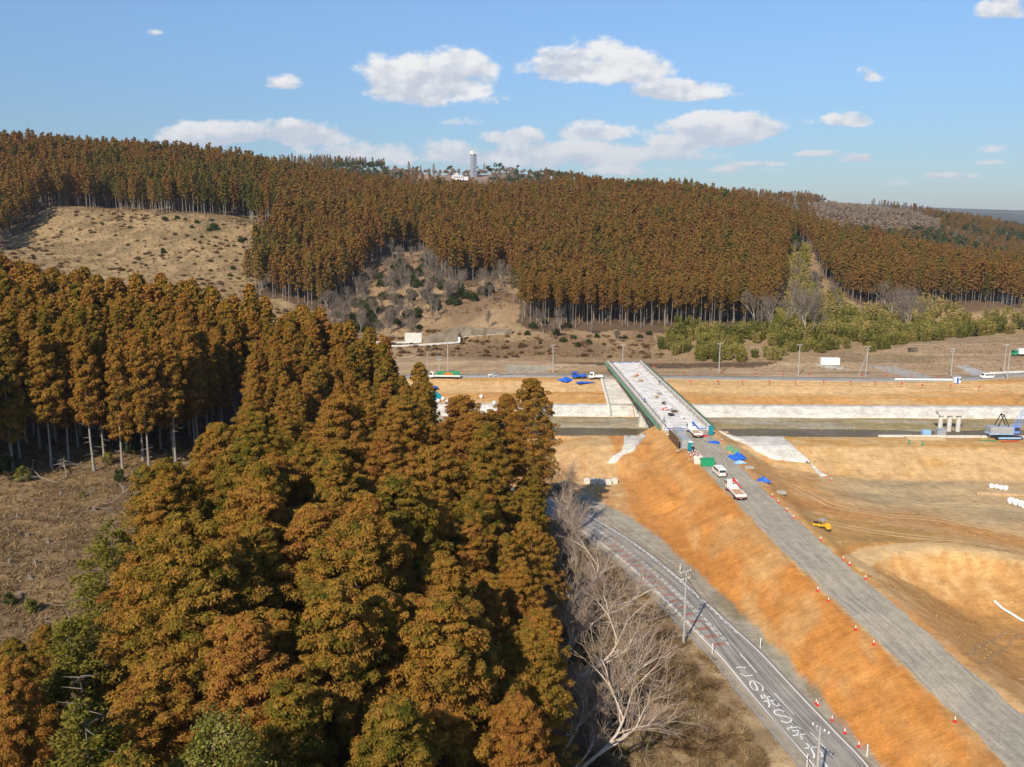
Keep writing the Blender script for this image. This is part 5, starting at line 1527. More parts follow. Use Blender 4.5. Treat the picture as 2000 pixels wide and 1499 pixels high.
stuff_forest('brambles', MOUND, x, y, zat(x, y) - .15, r2.uniform(.6, 1.5, len(x)), M['drygrass'], base_h=1.1, trunk=False, tint_shift=r2.normal(.14, .16, len(x)))
x, y = scatter([(-130, 88), (-56, 88), (-48, 112), (-50, 140), (-45, 165), (-64, 190), (-130, 165)], 17000, 7)
tufts('dry_grass', x, y, np.random.default_rng(3).uniform(.25, 1.0, len(x)), 7, .085, 8, M['drygrass'], tone=-.04)
x, y = scatter(CLEARCUT, 8500, 9, True, 390, 600); ok = x < -50; x, y = x[ok], y[ok]
tufts('dry_grass', x, y, np.random.default_rng(4).uniform(.5, 1.5, len(x)), 5, .12, 10, M['drygrass'], tone=.0)
x, y = scatter([(640, 690), (760, 660), (860, 640), (1010, 640), (1060, 652), (1300, 660), (1290, 722), (700, 722)], 6000, 11, True, 355, 470)
tufts('dry_grass', x, y, np.random.default_rng(5).uniform(.4, 1.2, len(x)), 5, .12, 12, M['drygrass'], tone=-.02)
x, y = scatter([(600, 612), (700, 580), (770, 500), (845, 500), (985, 550), (1000, 600), (860, 620), (840, 650), (640, 665)], 3500, 13, True, 370, 560)
tufts('dry_grass', x, y, np.random.default_rng(6).uniform(.7, 2.0, len(x)), 5, .12, 14, M['drygrass'], tone=-.25)
x, y = scatter([(1290, 700), (1500, 700), (1700, 688), (1990, 655), (2030, 655), (2030, 735), (1290, 728)], 5000, 15, True, 330, 480)
ok = (y + .024 * x) > 322; d_ = np.min(np.hypot(x[:, None] - fr[None, ::2, 0], y[:, None] - fr[None, ::2, 1]), 1) > 5; ok &= d_
tufts('dry_grass', x[ok], y[ok], np.random.default_rng(7).uniform(.25, .7, ok.sum()), 5, .14, 16, M['drygrass'], tone=-.12)

x, y = scatter(CLEARCUT, 1300, 61, True, 390, 600); ok = x < -58; x, y = x[ok], y[ok]
ok = fbm(x / 18, y / 18, 67, 3) + np.random.default_rng(68).normal(0, .06, len(x)) > .47; x, y = x[ok], y[ok]
stuff_forest('low_scrub', MOUND, x, y, zat(x, y) - .3, np.random.default_rng(62).uniform(.3, 1.1, len(x)), M['drygrass'], base_h=1.1, trunk=False, tint_shift=np.random.default_rng(63).normal(-.22, .2, len(x)))
x, y = scatter([(640, 690), (760, 660), (860, 640), (1010, 640), (1060, 652), (1300, 660), (1290, 715), (700, 715)], 600, 64, True, 355, 470)
stuff_forest('low_scrub', MOUND, x, y, zat(x, y) - .2, np.random.default_rng(65).uniform(.4, 1.1, len(x)), M['drygrass'], base_h=1.1, trunk=False, tint_shift=np.random.default_rng(66).normal(-.15, .2, len(x)))
# sticks and slash on the cleared ground
q = np.random.default_rng(41); x, y = scatter([(-125, 88), (-56, 88), (-48, 112), (-50, 140), (-45, 168), (-64, 190), (-125, 165)], 1500, 42)
a = q.uniform(0, 6.28, len(x)); L = q.uniform(.4, 2.2, len(x)); P0 = np.stack([x, y, zat(x, y) + .04], -1); P1 = P0 + np.stack([np.cos(a) * L, np.sin(a) * L, q.uniform(0, .5, len(x)) * L * .5], -1); P1[:, 2] = np.maximum(P1[:, 2], zat(P1[:, 0], P1[:, 1]) + .05)
tag(obj_np('slash', *tubes(P0, P1, q.uniform(.02, .06, len(x)), np.full(len(x), .012), 4), M['pale_bark']), kind='stuff')

# woods on the hills behind
fxg, fyg = np.meshgrid(np.arange(-800, 1300, 8.5), np.arange(985, 1760, 9.5))
fxg = (fxg + r2.uniform(-4, 4, fxg.shape)).ravel(); fyg = (fyg + r2.uniform(-4, 4, fyg.shape)).ravel()
fx2, fy2 = np.meshgrid(np.arange(400, 2100, 17), np.arange(1760, 2700, 19))
fxg = np.concatenate([fxg, (fx2 + r2.uniform(-8, 8, fx2.shape)).ravel()]); fyg = np.concatenate([fyg, (fy2 + r2.uniform(-8, 8, fy2.shape)).ravel()])
fx3, fy3 = np.meshgrid(np.arange(230, 700, 7.5), np.arange(738, 985, 8))
fx3 = (fx3 + r2.uniform(-3.4, 3.4, fx3.shape)).ravel(); fy3 = (fy3 + r2.uniform(-3.4, 3.4, fy3.shape)).ravel(); p3_, _q = project(fx3, fy3, zat(fx3, fy3)); fx3, fy3 = fx3[p3_ > 1578], fy3[p3_ > 1578]
fxg = np.concatenate([fxg, fx3]); fyg = np.concatenate([fyg, fy3])
fzg = zat(fxg, fyg); fpx, fpy = project(fxg, fyg, fzg)
ok = ~((fpx > 868) & (fpx < 950) & (fyg < 1190)) & (fpx > -20) & (fpx < 2020) & sight(fxg, fyg, fzg, 16, 15.0, 60)
bare_far = in_poly(fpx, fpy, [(740, 322), (830, 340), (920, 322), (1010, 335), (1070, 345), (1030, 362), (860, 362), (760, 350)])
bare_hill = in_poly(fpx, fpy, [(1585, 412), (1640, 388), (1700, 393), (1800, 418), (1845, 434), (1830, 462), (1740, 470), (1640, 460), (1590, 440)]) & (fyg < 1300)
road_gap = in_poly(fpx, fpy, [(1840, 300), (2030, 380), (2030, 470), (1985, 455)]) & (fyg > 1700)
kind_n = fbm(fxg / 90, fyg / 90, 331, 3) + r2.normal(0, .07, len(fxg))
cat_ = np.where(bare_hill, 2, np.where(bare_far & (r2.uniform(size=len(fxg)) < .8), 2, np.where(kind_n > .53, 1, np.where(kind_n < .33, 2, 0))))
cat_ = np.where(bare_far & (r2.uniform(size=len(fxg)) < .5), 9, cat_)
PINE_RAW = []
for i in range(3):
    V, F, T = bush_shape(340 + i, R=2.6, Hh=5.5, nc=14, lpc=7, leaf=1.3, tri=True); V = V.copy(); V[:, 2] += 7.5; PINE_RAW.append((V, F, T))
FUZZ_RAW = []
for i in range(3):
    V, F, T = bush_shape(350 + i, R=2.8, Hh=6.5, nc=12, lpc=9, leaf=1.5, tri=True); V = V.copy(); V[:, 2] += 2.0; V[:, :2] *= .9; FUZZ_RAW.append((V, F, T))
for c_, nm, raws, mt, bh, hr in ((0, 'cedar_forest', FAR_RAW, 'cedar', 24, (13, 19)), (1, 'pine_forest', PINE_RAW, 'pine', 13, (11, 17)), (2, 'leafless_forest', FUZZ_RAW, 'fuzz', 9, (7, 10))):
    k = ok & (cat_ == c_)
    if c_ == 1:      # pines along the first ridge as well
        xa = r2.uniform(-330, 420, 1500); ya = r2.uniform(640, 800, 1500); za = zat(xa, ya); pa, qa = project(xa, ya, za + 20)
        v_ = sight(xa, ya, za, 20) & (qa < np.interp(pa, [0, 150, 300, 450, 600, 850, 1250, 1400, 1600], [276, 282, 290, 312, 338, 362, 362, 376, 415])) & (fbm(xa / 25, ya / 25, 333, 2) > .56)
        X, Y = np.concatenate([fxg[k], xa[v_]]), np.concatenate([fyg[k], ya[v_]])
        H_ = np.concatenate([r2.uniform(*hr, k.sum()), r2.uniform(19, 24, v_.sum())])
    else: X, Y, H_ = fxg[k], fyg[k], r2.uniform(*hr, k.sum())
    print(nm, len(X))
    stuff_forest(nm, raws, X, Y, zat(X, Y), H_, M['cedar_far' if mt == 'cedar' else mt], base_h=bh, trunk=(c_ < 2), trunk_r=.22, wr=(.85, 1.3))
# leafless scatter within the plantation's upper right

# stones and clods on the fresh earth
q = np.random.default_rng(51)
x = q.uniform(24, 190, 26000); y = q.uniform(74, 235, 26000); d, _, sd_ = seg_dist(x, y, ROAD)
Lq, Rq = np.interp(y, GRAV_Y, GRAV_L), np.interp(y, GRAV_Y, GRAV_R)
ok = (sd_ < 0) & (d > 4.2) & (x < .62 * y + 6) & ~((x > Lq + .6) & (x < Rq - .6) & (q.uniform(size=len(x)) > .15)) & (fbm(x / 6, y / 6, 401, 3) + q.normal(0, .10, len(x)) > .52)
x, y = x[ok][:9000], y[ok][:9000]
r_ = .05 + .17 * q.uniform(0, 1, len(x)) ** 3
OCT = np.array([(1, 0, 0), (0, 1, 0), (-1, 0, 0), (0, -1, 0), (0, 0, .8), (0, 0, -.5)], float); OF = np.array([(0, 1, 4), (1, 2, 4), (2, 3, 4), (3, 0, 4), (1, 0, 5), (2, 1, 5), (3, 2, 5), (0, 3, 5)])
V = OCT[None] * (r_[:, None, None] * q.uniform(.6, 1.3, (len(x), 6, 1))); zs = np.where((x > Lq[ok][:9000]) & (x < Rq[ok][:9000]), .06, 0)
V[..., 0] += x[:, None]; V[..., 1] += y[:, None]; V[..., 2] += (zat(x, y) + zs + .02)[:, None]
tag(obj_np('stones', V.reshape(-1, 3), (OF[None] + (np.arange(len(x)) * 6)[:, None, None]).reshape(-1, 3), mat_pbr('earth clods', (.40, .27, .14), .95, var=.35, scale=.8)), kind='stuff')
# wheel tracks pressed into the earth
trk = mat_pbr('rutted earth', (.36, .215, .095), .95, var=.2, scale=.7); trk2 = mat_pbr('pale rutted earth', (.54, .385, .20), .95, var=.15, scale=.7)
def tracks(px_list, mat, gauge=2.0, wd=.45):
    P = catmull([G(*p)[:2] for p in px_list], 1.0); d_ = np.gradient(P, axis=0); d_ /= np.linalg.norm(d_, axis=1, keepdims=True); nrm = np.stack([-d_[:, 1], d_[:, 0]], -1)
    V, F, b = [], [], 0
    wob = (fbm(np.arange(len(P)) / 6.0, np.zeros(len(P)), int(px_list[0][0]), 2) - .5)[:, None] * 1.0
    for sgn in (-1, 1):
        cols = [P + nrm * (sgn * gauge / 2 + o + wob) for o in (-wd / 2, -wd / 6, wd / 6, wd / 2)]
        A = np.stack(cols, 1); Z = zat(A[..., 0], A[..., 1]) + .05; Z[:, 0] -= .04; Z[:, -1] -= .04
        n = len(P); i = b + np.arange(4 * n).reshape(n, 4); V.append(np.concatenate([A, Z[..., None]], -1).reshape(-1, 3)); F.append(np.stack([i[:-1, :-1], i[:-1, 1:], i[1:, 1:], i[1:, :-1]], -1).reshape(-1, 4)); b += 4 * n
    o = obj_np('wheel_tracks', np.concatenate(V), np.concatenate(F), mat)
    if o.data.polygons[0].normal.z < 0: o.data.flip_normals()
    tag(o, kind='structure')
tracks([(1560, 985), (1620, 1000), (1700, 1018), (1800, 1035), (1900, 1055), (2010, 1085)], trk); tracks([(1570, 1000), (1650, 1028), (1760, 1045), (1880, 1058), (2010, 1076)], trk2)
tracks([(1500, 925), (1560, 955), (1620, 985), (1720, 1005), (1850, 1018), (2010, 1045)], trk2); tracks([(1640, 960), (1720, 985), (1830, 1000), (1950, 1010), (2020, 1030)], trk); tracks([(1700, 950), (1800, 985), (1900, 985), (2010, 1000)], trk2)
tracks([(1560, 856), (1680, 858), (1800, 862), (1920, 866), (2020, 872)], trk2); tracks([(1580, 852), (1700, 854), (1820, 857), (1900, 860)], trk)
tracks([(1730, 1075), (1850, 1058), (1930, 1066), (2010, 1084)], trk2); tracks([(1900, 1290), (1960, 1250), (2010, 1235)], trk); tracks([(1320, 748), (1500, 750), (1700, 752), (1900, 760)], trk)

# ------------------------------------------------------------------ things on and round the site
def wheel(parent, x, y, r=.48, wd=.28, rim='steel_grey', name='wheel'):
    e = put(bpy.data.objects.new(name, None), parent); e.location = (x, y, r); e.empty_display_size = .3
    MB().lathe([(r * .55, -wd / 2), (r * .92, -wd / 2), (r, -wd * .3), (r, wd * .3), (r * .92, wd / 2), (r * .55, wd / 2)], n=14, axis='X').build('tyre', M['rubber'], e)
    MB().lathe([(r * .18, -wd / 2 - .01), (r * .56, -wd / 2 + .02), (r * .56, wd / 2 - .02), (r * .18, wd / 2 + .01)], n=10, axis='X').build('rim', M[rim], e)
    return e

def truck(pos, rz, label, cab='white', bed='white', L=7.0, crane=None, floor='wood', load=None, cat='truck', cargo=True, group=None):
    e = empty('truck', pos, rz, label, cat, group)
    w_ = 2.2; yf, yr = L / 2, -L / 2; cl = 1.75
    MB().box((0, -.1, .72), (.85, L - .6, .26)).box((0, yr + .35, .62), (1.9, .2, .22)).build('chassis', M['dark'], e)
    prof = [(yf - cl, .72), (yf - .02, .72), (yf, 1.2), (yf - .10, 1.55), (yf - .42, 2.38), (yf - .62, 2.5), (yf - cl, 2.5)]
    cb = MB().prism(prof, -w_ / 2 + .04, w_ / 2 - .04, 'YZ').build('cab', M[cab], e)
    bv = cb.modifiers.new('edge', 'BEVEL'); bv.width = .07; bv.segments = 2
    MB().prism([(yf - .125, 1.60), (yf - .10, 1.62), (yf - .385, 2.32), (yf - .41, 2.30)], -w_ / 2 + .2, w_ / 2 - .2, 'YZ').build('windscreen', M['glass'], e)
    for s in (-1, 1):
        MB().prism([(yf - 1.35, 1.55), (yf - .32, 1.55), (yf - .58, 2.28), (yf - 1.35, 2.28)], s * (w_ / 2 - .05), s * (w_ / 2 - .02), 'YZ').build('side_window', M['glass'], e)
        MB().box((s * .8, yf + .0, .95), (.36, .06, .2), bev=.02).build('headlight', M['amber'] if False else M['white'], e)
        MB().box((s * (w_ / 2 + .12), yf - .25, 1.9), (.12, .08, .42), bev=.02).build('mirror', M['dark'], e)
        MB().box((s * .78, yr + .22, .74), (.46, .05, .15)).build('tail_light', M['tail'], e)
        MB().box((s * .42, yr + .22, .74), (.2, .05, .15)).build('indicator', M['amber'], e)
    MB().box((0, yr + .215, .6), (.42, .03, .18)).build('number_plate', M['white'], e)
    by0, by1 = yr + .2, yf - cl - (.95 if crane else .12); bl = by1 - by0; bm_ = (by0 + by1) / 2
    if cargo:
        b_ = MB(); b_.box((-w_ / 2 + .03, bm_, 1.22), (.06, bl, .42)).box((w_ / 2 - .03, bm_, 1.22), (.06, bl, .42)).box((0, by0 + .03, 1.22), (w_ - .125, .06, .42)).box((0, by1 - .04, 1.5), (w_ - .125, .08, 1.0))
        for k in range(4):
            for s in (-1, 1): b_.box((s * (w_ / 2 + .015), by0 + .3 + (bl - .6) * k / 3, 1.22), (.04, .07, .44))
        b_.box((0, bm_, .93), (w_ - .13, bl, .1)); b_.build('cargo_bed', M[bed], e)
        MB().box((0, bm_, .995), (w_ - .14, bl - .16, .02)).build('bed_floor', M[floor], e)
        g = MB()
        for k in range(6): g.tube((-w_ / 2 + .2 + k * .36, by1 - .04, 1.98), (-w_ / 2 + .2 + k * .36, by1 - .04, 2.45), .03, n=5)
        g.tube((-w_ / 2 + .15, by1 - .04, 2.45), (w_ / 2 - .15, by1 - .04, 2.45), .035, n=5); g.build('headboard_guard', M[bed], e)
    for s in (-1, 1):
        wheel(e, s * (w_ / 2 - .2), yf - .95); wheel(e, s * (w_ / 2 - .24), yr + 1.6, wd=.42)
    if crane:
        c = MB(); y = yf - cl - .45
        c.box((0, y, 1.2), (.7, .55, .6), bev=.05); c.tube((0, y, 1.4), (0, y, 2.9), .19, .16, 10); c.box((.05, y, 2.95), (.35, .4, .4), bev=.04)
        c.build('crane_post', M[crane], e)
        bm2 = MB(); a, b = Vector((.05, y, 3.0)), Vector((.75, y - 3.0, 2.05))
        bm2.tube(a, b, .17, .13, 6); bm2.tube(a.lerp(b, .3), a.lerp(b, 1.12), .10, .09, 6); bm2.tube((.05, y, 2.4), a.lerp(b, .4), .06, n=6); bm2.build('crane_boom', M[crane], e)
        for s in (-1, 1): MB().box((s * (w_ / 2 - .12), y, 1.0), (.22, .3, .3)).tube((s * (w_ / 2 - .1), y, 1.0), (s * (w_ / 2 - .1), y, .35), .06, n=6).build('outrigger', M[crane], e)
    return e

def van(pos, rz, label, mat='white', group=None):
    e = empty('van', pos, rz, label, 'van', group); L, w_ = 4.7, 1.72
    prof = [(-2.35, .38), (2.25, .38), (2.38, .75), (2.25, 1.12), (1.95, 1.25), (1.35, 1.92), (1.1, 2.0), (-2.15, 2.0), (-2.3, 1.85), (-2.37, .9)]
    b = MB().prism(prof, -w_ / 2, w_ / 2, 'YZ').build('body', M[mat], e); bv = b.modifiers.new('edge', 'BEVEL'); bv.width = .09; bv.segments = 2
    MB().prism([(1.93, 1.31), (1.96, 1.31), (1.42, 1.87), (1.39, 1.85)], -w_ / 2 + .15, w_ / 2 - .15, 'YZ').build('windscreen', M['glass'], e)
    MB().box((0, -2.35, 1.47), (1.42, .06, .56), rx=-.05).build('rear_window', M['glass'], e)
    for s in (-1, 1):
        for y0, y1 in ((-2.05, -1.05), (-.95, .1), (.2, 1.15)):
            MB().prism([(y0, 1.25), (y1 + (.35 if y1 > 1 else 0), 1.25), (y1, 1.78), (y0, 1.78)], s * (w_ / 2 - .01), s * (w_ / 2 + .012), 'YZ').build('side_window', M['glass'], e)
        MB().box((s * .76, -2.37, 1.0), (.12, .05, .38)).build('tail_light', M['tail'], e); MB().box((s * .62, 2.33, .86), (.34, .06, .2), bev=.02).build('headlight', M['silver'], e)
        MB().box((s * (w_ / 2 + .1), 1.35, 1.3), (.18, .1, .16), bev=.03).build('mirror', M[mat], e)
        for y in (-1.45, 1.5): wheel(e, s * (w_ / 2 - .12), y, .33, .2)
    MB().box((0, -2.375, .78), (.36, .03, .18)).build('number_plate', M['silver'], e); MB().box((0, -2.36, .45), (1.6, .1, .16), bev=.03).build('bumper', M['grey_panel'], e)
    return e

def car(pos, rz, label, mat='silver'):
    e = empty('car', pos, rz, label, 'car'); w_ = 1.68
    prof = [(-1.95, .3), (1.95, .3), (2.02, .55), (1.9, .78), (1.0, .98), (.35, 1.45), (-.2, 1.52), (-1.2, 1.48), (-1.8, 1.0), (-2.0, .85)]
    b = MB().prism(prof, -w_ / 2, w_ / 2, 'YZ').build('body', M[mat], e); bv = b.modifiers.new('edge', 'BEVEL'); bv.width = .09; bv.segments = 2
    MB().prism([(.98, 1.01), (1.01, 1.02), (.40, 1.44), (.36, 1.43)], -.7, .7, 'YZ').build('windscreen', M['glass'], e); MB().prism([(-1.24, 1.46), (-1.27, 1.45), (-1.80, 1.03), (-1.77, 1.02)], -.68, .68, 'YZ').build('rear_window', M['glass'], e)
    for s in (-1, 1):
        for pl in ([(-1.45, 1.02), (-.35, 1.02), (-.35, 1.42), (-1.15, 1.40)], [(-.28, 1.02), (.8, 1.0), (.3, 1.38), (-.28, 1.43)]): MB().prism(pl, s * (w_ / 2 - .01), s * (w_ / 2 + .012), 'YZ').build('side_window', M['glass'], e)
        MB().box((s * .6, 1.95, .68), (.36, .1, .16), bev=.02).build('headlight', M['white'], e); MB().box((s * .62, -1.97, .85), (.3, .06, .2)).build('tail_light', M['tail'], e)
        for y in (-1.25, 1.25): wheel(e, s * (w_ / 2 - .1), y, .31, .2)
    return e

HD = .045
gp = G(1436, 968); truck(gp, HD, 'white flatbed truck with red crane on the gravel causeway, nearest of the vehicles there', crane='red', L=8.0)
gp = G(1356, 850); truck(gp, HD + .02, 'white flatbed truck with blue crane stopped at the near bridge end', crane='blue', L=8.0)
gp = G(1404, 928); van(gp, HD + .05, 'white van parked on the gravel causeway beside the green bin')
gp = G(1131, 740); truck(gp, 1.62, 'blue small truck parked by the far bridge end', cab='blue', bed='blue', L=5.4)
gp = G(1164, 741); truck(gp, 1.58, 'white small truck beside the blue truck at the far bridge end', L=5.2)
gp = G(869, 740); tl = truck(gp, 1.52, 'white lorry carrying green and orange steel frames along the far road', L=11.5, bed='white')
e = empty('steel_frame', (gp[0] + 1.2, gp[1], gp[2] + 1.03), 0, 'green and orange steel frame loaded on the white lorry', 'steel frame')
mb = MB()
for x in np.arange(-4, 4.1, 1.0): mb.box((x, -.8, .9), (.14, .12, 1.5)).box((x, .8, .9), (.14, .12, 1.5))
for z in (.3, 1.0, 1.6): mb.box((0, -.82, z), (8.2, .1, .16)).box((0, .82, z), (8.2, .1, .16))
mb.box((-3.2, -.76, 1.0), (1.8, .05, 1.2)).box((3.2, -.76, 1.0), (1.8, .05, 1.2)); mb.build('side_frame', M['green'], e)
MB().box((0, 0, .12), (8.4, 1.9, .2)).box((0, -.9, .6), (3.6, .1, .55)).box((0, -.9, 1.25), (1.6, .1, .4)).build('brace', M['orange'], e)
gp = G(964, 736); car(gp, 1.57, 'small silver car driving on the far road left of the bridge')
gp = G(1927, 740); van(gp, 1.75, 'white van on the far road at the right edge')
gp = G(812, 734); car(gp, 1.55, 'dark blue car on the far road behind the tree tops', 'navy')
gp = G(836, 764); truck(gp, 2.0, 'white and blue truck half hidden behind the grove near the teal tarpaulin', bed='blue', L=7)
gp = G(1996, 696); tr = truck(gp, 1.45, 'green and white box truck at the far right edge', cab='green', cargo=False, L=8)
b_ = MB().box((0, -1.0, 2.1), (2.2, 5.6, 2.3), bev=.05).build('box_body', M['white'], tr)

# road roller
gp = G(1603, 1032)
e = empty('road_roller', gp, -1.75, 'yellow and black road roller standing on the orange earth ramp', 'road roller'); e.scale = (.8, .8, .8)
MB().prism([(-1.9, .7), (-.3, .7), (-.3, 1.25), (-1.7, 1.3), (-1.95, 1.1)], -.75, .75, 'YZ').build('hood', M['yellow'], e)
MB().prism([(-1.75, 1.31), (-.45, 1.28), (-.5, 1.42), (-1.6, 1.44)], -.6, .6, 'YZ').build('hood_cover', M['dark'], e)
MB().box((0, .1, .85), (1.5, .8, .35), bev=.05).box((0, 1.1, 1.0), (.9, 1.1, .28), bev=.04).box((.78, 1.35, .85), (.1, 1.5, .3)).box((-.78, 1.35, .85), (.1, 1.5, .3)).build('frame', M['yellow'], e)
MB().box((0, .05, 1.2), (.55, .5, .14), bev=.04).box((0, -.2, 1.45), (.55, .12, .5), bev=.04).build('seat', M['dark'], e)
for x, y in ((-.65, -.3), (.65, -.3), (-.65, .75), (.65, .75)): MB().tube((x, y, 1.0), (x, y, 2.1), .035, n=6).build('canopy_post', M['dark'], e)
MB().box((0, .22, 2.14), (1.5, 1.3, .06), bev=.02).build('canopy', M['grey_panel'], e)
MB().lathe([(.1, -.7), (.62, -.7), (.65, -.66), (.65, .66), (.62, .7), (.1, .7)], (0, 1.55, .65), 22, 'X').build('drum', M['yellow'], e)
for x in (-.6, -.2, .2, .6): wheel(e, x, -1.25, .5, .3, 'yellow')

# crawler crane
gp = G(1962, 856)
CR = empty('crawler_crane', gp, .0, 'blue crawler crane with lattice boom beside the concrete pier at the right edge', 'crane')
for y in (-2.0, 2.0):
    o = MB().prism([(-3.2, .15), (3.2, .15), (3.6, .55), (3.2, 1.0), (-3.2, 1.0), (-3.6, .55)], y - .45, y + .45).build('track', M['dark'], CR)
    MB().prism([(-2.9, .35), (2.9, .35), (3.1, .58), (2.9, .8), (-2.9, .8), (-3.1, .58)], y - .5, y + .5).build('track_frame', M['lightblue'], o)
MB().box((0, 0, .8), (2.6, 3.4, .5)).lathe([(1.2, 1.0), (1.2, 1.35)], n=16).build('undercarriage', M['dark'], CR)
up = MB(); up.box((-1.6, 0, 2.35), (6.0, 3.0, 1.9), bev=.12); up.build('engine_house', M['grey_panel'], CR)
MB().box((-1.6, 0, 1.36), (6.4, 3.1, .28), bev=.05).build('deck_rail', M['lightblue'], CR)
MB().box((2.2, -.9, 2.5), (1.7, 1.2, 1.9), bev=.12).build('cab', M['craneblue'], CR); MB().box((2.25, -1.51, 2.75), (1.3, .03, 1.0)).box((3.06, -.9, 2.75), (.03, .9, 1.0)).build('cab_window', M['glass'], CR)
g = MB()
for y in (-.8, .8): g.tube((-2.6, y, 3.2), (-1.2, y, 6.4), .12, n=6); g.tube((.4, y, 3.2), (-1.2, y, 6.4), .12, n=6)
g.tube((-1.2, -.9, 6.4), (-1.2, .9, 6.4), .16, n=6); g.build('gantry', M['dark'], CR)
bo = MB(); a = Vector((1.6, 0, 2.2)); d = Vector((math.cos(rad(52)), .0, math.sin(rad(52)))); sd = Vector((0, 1, 0)); nn = d.cross(sd)
BLn = 38
def bp_(t, u, v): 
    k = min(1, t / 5 + .25) * (1 if t < BLn - 5 else max(.3, (BLn - t) / 5)) * .85
    return a + d * t + sd * (u * k) + nn * (v * k)
ts = np.linspace(0, BLn, 24)
for t0, t1 in zip(ts, ts[1:]):
    for u, v in ((-1, -1), (1, -1), (1, 1), (-1, 1)): bo.tube(bp_(t0, u, v), bp_(t1, u, v), .075, n=4, cap=False)
    for (u0, v0), (u1, v1) in (((-1, -1), (1, -1)), ((1, -1), (1, 1)), ((1, 1), (-1, 1)), ((-1, 1), (-1, -1))): bo.tube(bp_(t0, u0, v0), bp_(t1, u1, v1), .045, n=4, cap=False)
bo.build('boom', M['craneblue'], CR)
mb = MB(); tip = a + d * BLn
for y in (-.5, .5): mb.tube((-1.2, y, 6.4), tip, .035, n=4)
mb.tube(tip, tip - Vector((0, 0, 24)), .03, n=4); mb.build('cable', M['dark'], CR)

# concrete pier under construction
gp = G(1862, 849)
e = empty('bridge_pier', (gp[0], gp[1] + 3, gp[2] - 1), -.05, 'unfinished pale concrete pier of three columns under one cap beam', 'pier')
for x in (-2.7, 0, 2.7): MB().lathe([(.7, -1), (.7, 6.4)], (x, 0, 0), 18).build('column', M['concrete'], e)
MB().prism([(-4.0, 6.9), (-3.5, 6.4), (3.5, 6.4), (4.0, 6.9), (4.0, 7.7), (-4.0, 7.7)], -1.1, 1.1).build('cap_beam', M['concrete'], e)

# containers, cabins, toilets
def ribbed_box(name, pos, rz, d, mat, label, cat, lid=None, ribs=12, group=None, door=None):
    e = empty(name, pos, rz, label, cat, group)
    b = MB().box((0, 0, d[2] / 2 + .08), d, bev=.03)
    for k in range(ribs):
        x = -d[0] / 2 + d[0] * (k + .5) / ribs
        for s in (-1, 1): b.box((x, s * (d[1] / 2 + .015), d[2] / 2 + .08), (d[0] / ribs * .45, .03, d[2] - .2))
    b.build('body', M[mat], e)
    MB().box((0, 0, d[2] + .12), (d[0] + .06, d[1] + .06, .1), bev=.02).build('roof' if lid != 'cover' else 'cover', M[lid if lid and lid != 'cover' else mat], e)
    if door:
        MB().box((d[0] / 2 + .02, 0, d[2] * .48), (.03, d[1] * .7, d[2] * .82)).build('door', M[door], e)
    return e
def toilet(px, py, label, mat='teal', roof='white', rz=0.0):
    e = empty('portable_toilet', G(px, py), rz, label, 'portable toilet')
    b = MB().box((0, 0, 1.15), (1.0, 1.1, 2.1), bev=.04)
    for k in range(4): b.box((-.4 + k * .27, .56, 1.15), (.1, .03, 1.8))
    b.build('cabin', M[mat], e)
    MB().box((0, -.56, 1.1), (.72, .04, 1.85), bev=.015).build('door', M[mat], e); MB().box((.26, -.60, 1.1), (.05, .04, .16)).build('handle', M['dark'], e)
    MB().prism([(-.54, 2.2), (.54, 2.2), (.42, 2.38), (-.42, 2.38)], -.6, .6).build('roof', M[roof], e); MB().box((0, 0, .05), (1.1, 1.2, .1)).build('skid', M['dark'], e)
toilet(1348, 881, 'teal portable toilet with a white roof on the left edge of the causeway'); toilet(1388, 850, 'teal portable toilet at the right corner of the near bridge end', roof='teal')
ribbed_box('container', G(1326, 858), HD + 1.57, (5.6, 2.2, 2.3), 'grey_panel', 'grey steel container on the left edge of the causeway, nearer the bridge', 'container')
ribbed_box('container', G(1336, 873), HD + 1.57, (5.0, 2.2, 2.3), 'grey_panel', 'grey steel container directly behind the teal toilet with white roof', 'container')
o = MB().box((0, 0, 1.3), (.12, 10.6, 2.4)).build('sheet_piling', M['steel_brown']); gq = G(1321, 868); o.location = (gq[0] - .6, gq[1] + .5, gq[2]); o.rotation_euler = (0, 0, HD); tag(o, 'brown steel sheets along the left side of the grey containers', 'steel sheets')
e = ribbed_box('waste_bin', G(1381, 910), HD, (3.0, 1.7, 1.5), 'green', 'green steel waste bin on the left edge of the causeway ahead of the white van', 'bin', lid='cover', ribs=8)
ribbed_box('storage_cabin', G(1620, 713), -.06, (7.2, 2.6, 2.7), 'white', 'white cabin on a pale slab in front of the bamboo', 'cabin', ribs=14)
e = empty('guard_booth', G(1868, 749), 0, 'white and blue guard booth beside the far road', 'booth')
MB().box((0, 0, 1.3), (2.0, 1.8, 2.4), bev=.04).build('cabin', M['white'], e); MB().box((-.1, -.92, 1.15), (.7, .04, 2.0)).build('door', M['blue'], e); MB().box((.7, -.92, 1.6), (.5, .03, .6)).build('window', M['glass'], e); MB().box((0, 0, 2.55), (2.2, 2.0, .12)).build('roof', M['silver'], e)
o = MB().box((0, 0, .8), (3.6, 2.0, 1.5), bev=.03).box((0, 0, 1.6), (3.8, 2.2, .14)).box((-1.0, -1.03, .8), (.8, .06, 1.1)).build('concrete_tank', M['old_concrete']); o.location = G(1783, 687); tag(o, 'grey concrete tank at the edge of the bamboo', 'tank')
o = MB().box((0, 0, 1.0), (2.4, 1.6, 1.7), bev=.05).box((0, -.83, 1.1), (1.8, .06, .9)).box((0, 0, .1), (2.6, 1.8, .15)).build('generator', M['lightblue']); o.location = G(1808, 852); tag(o, 'light blue generator left of the concrete pier', 'generator')
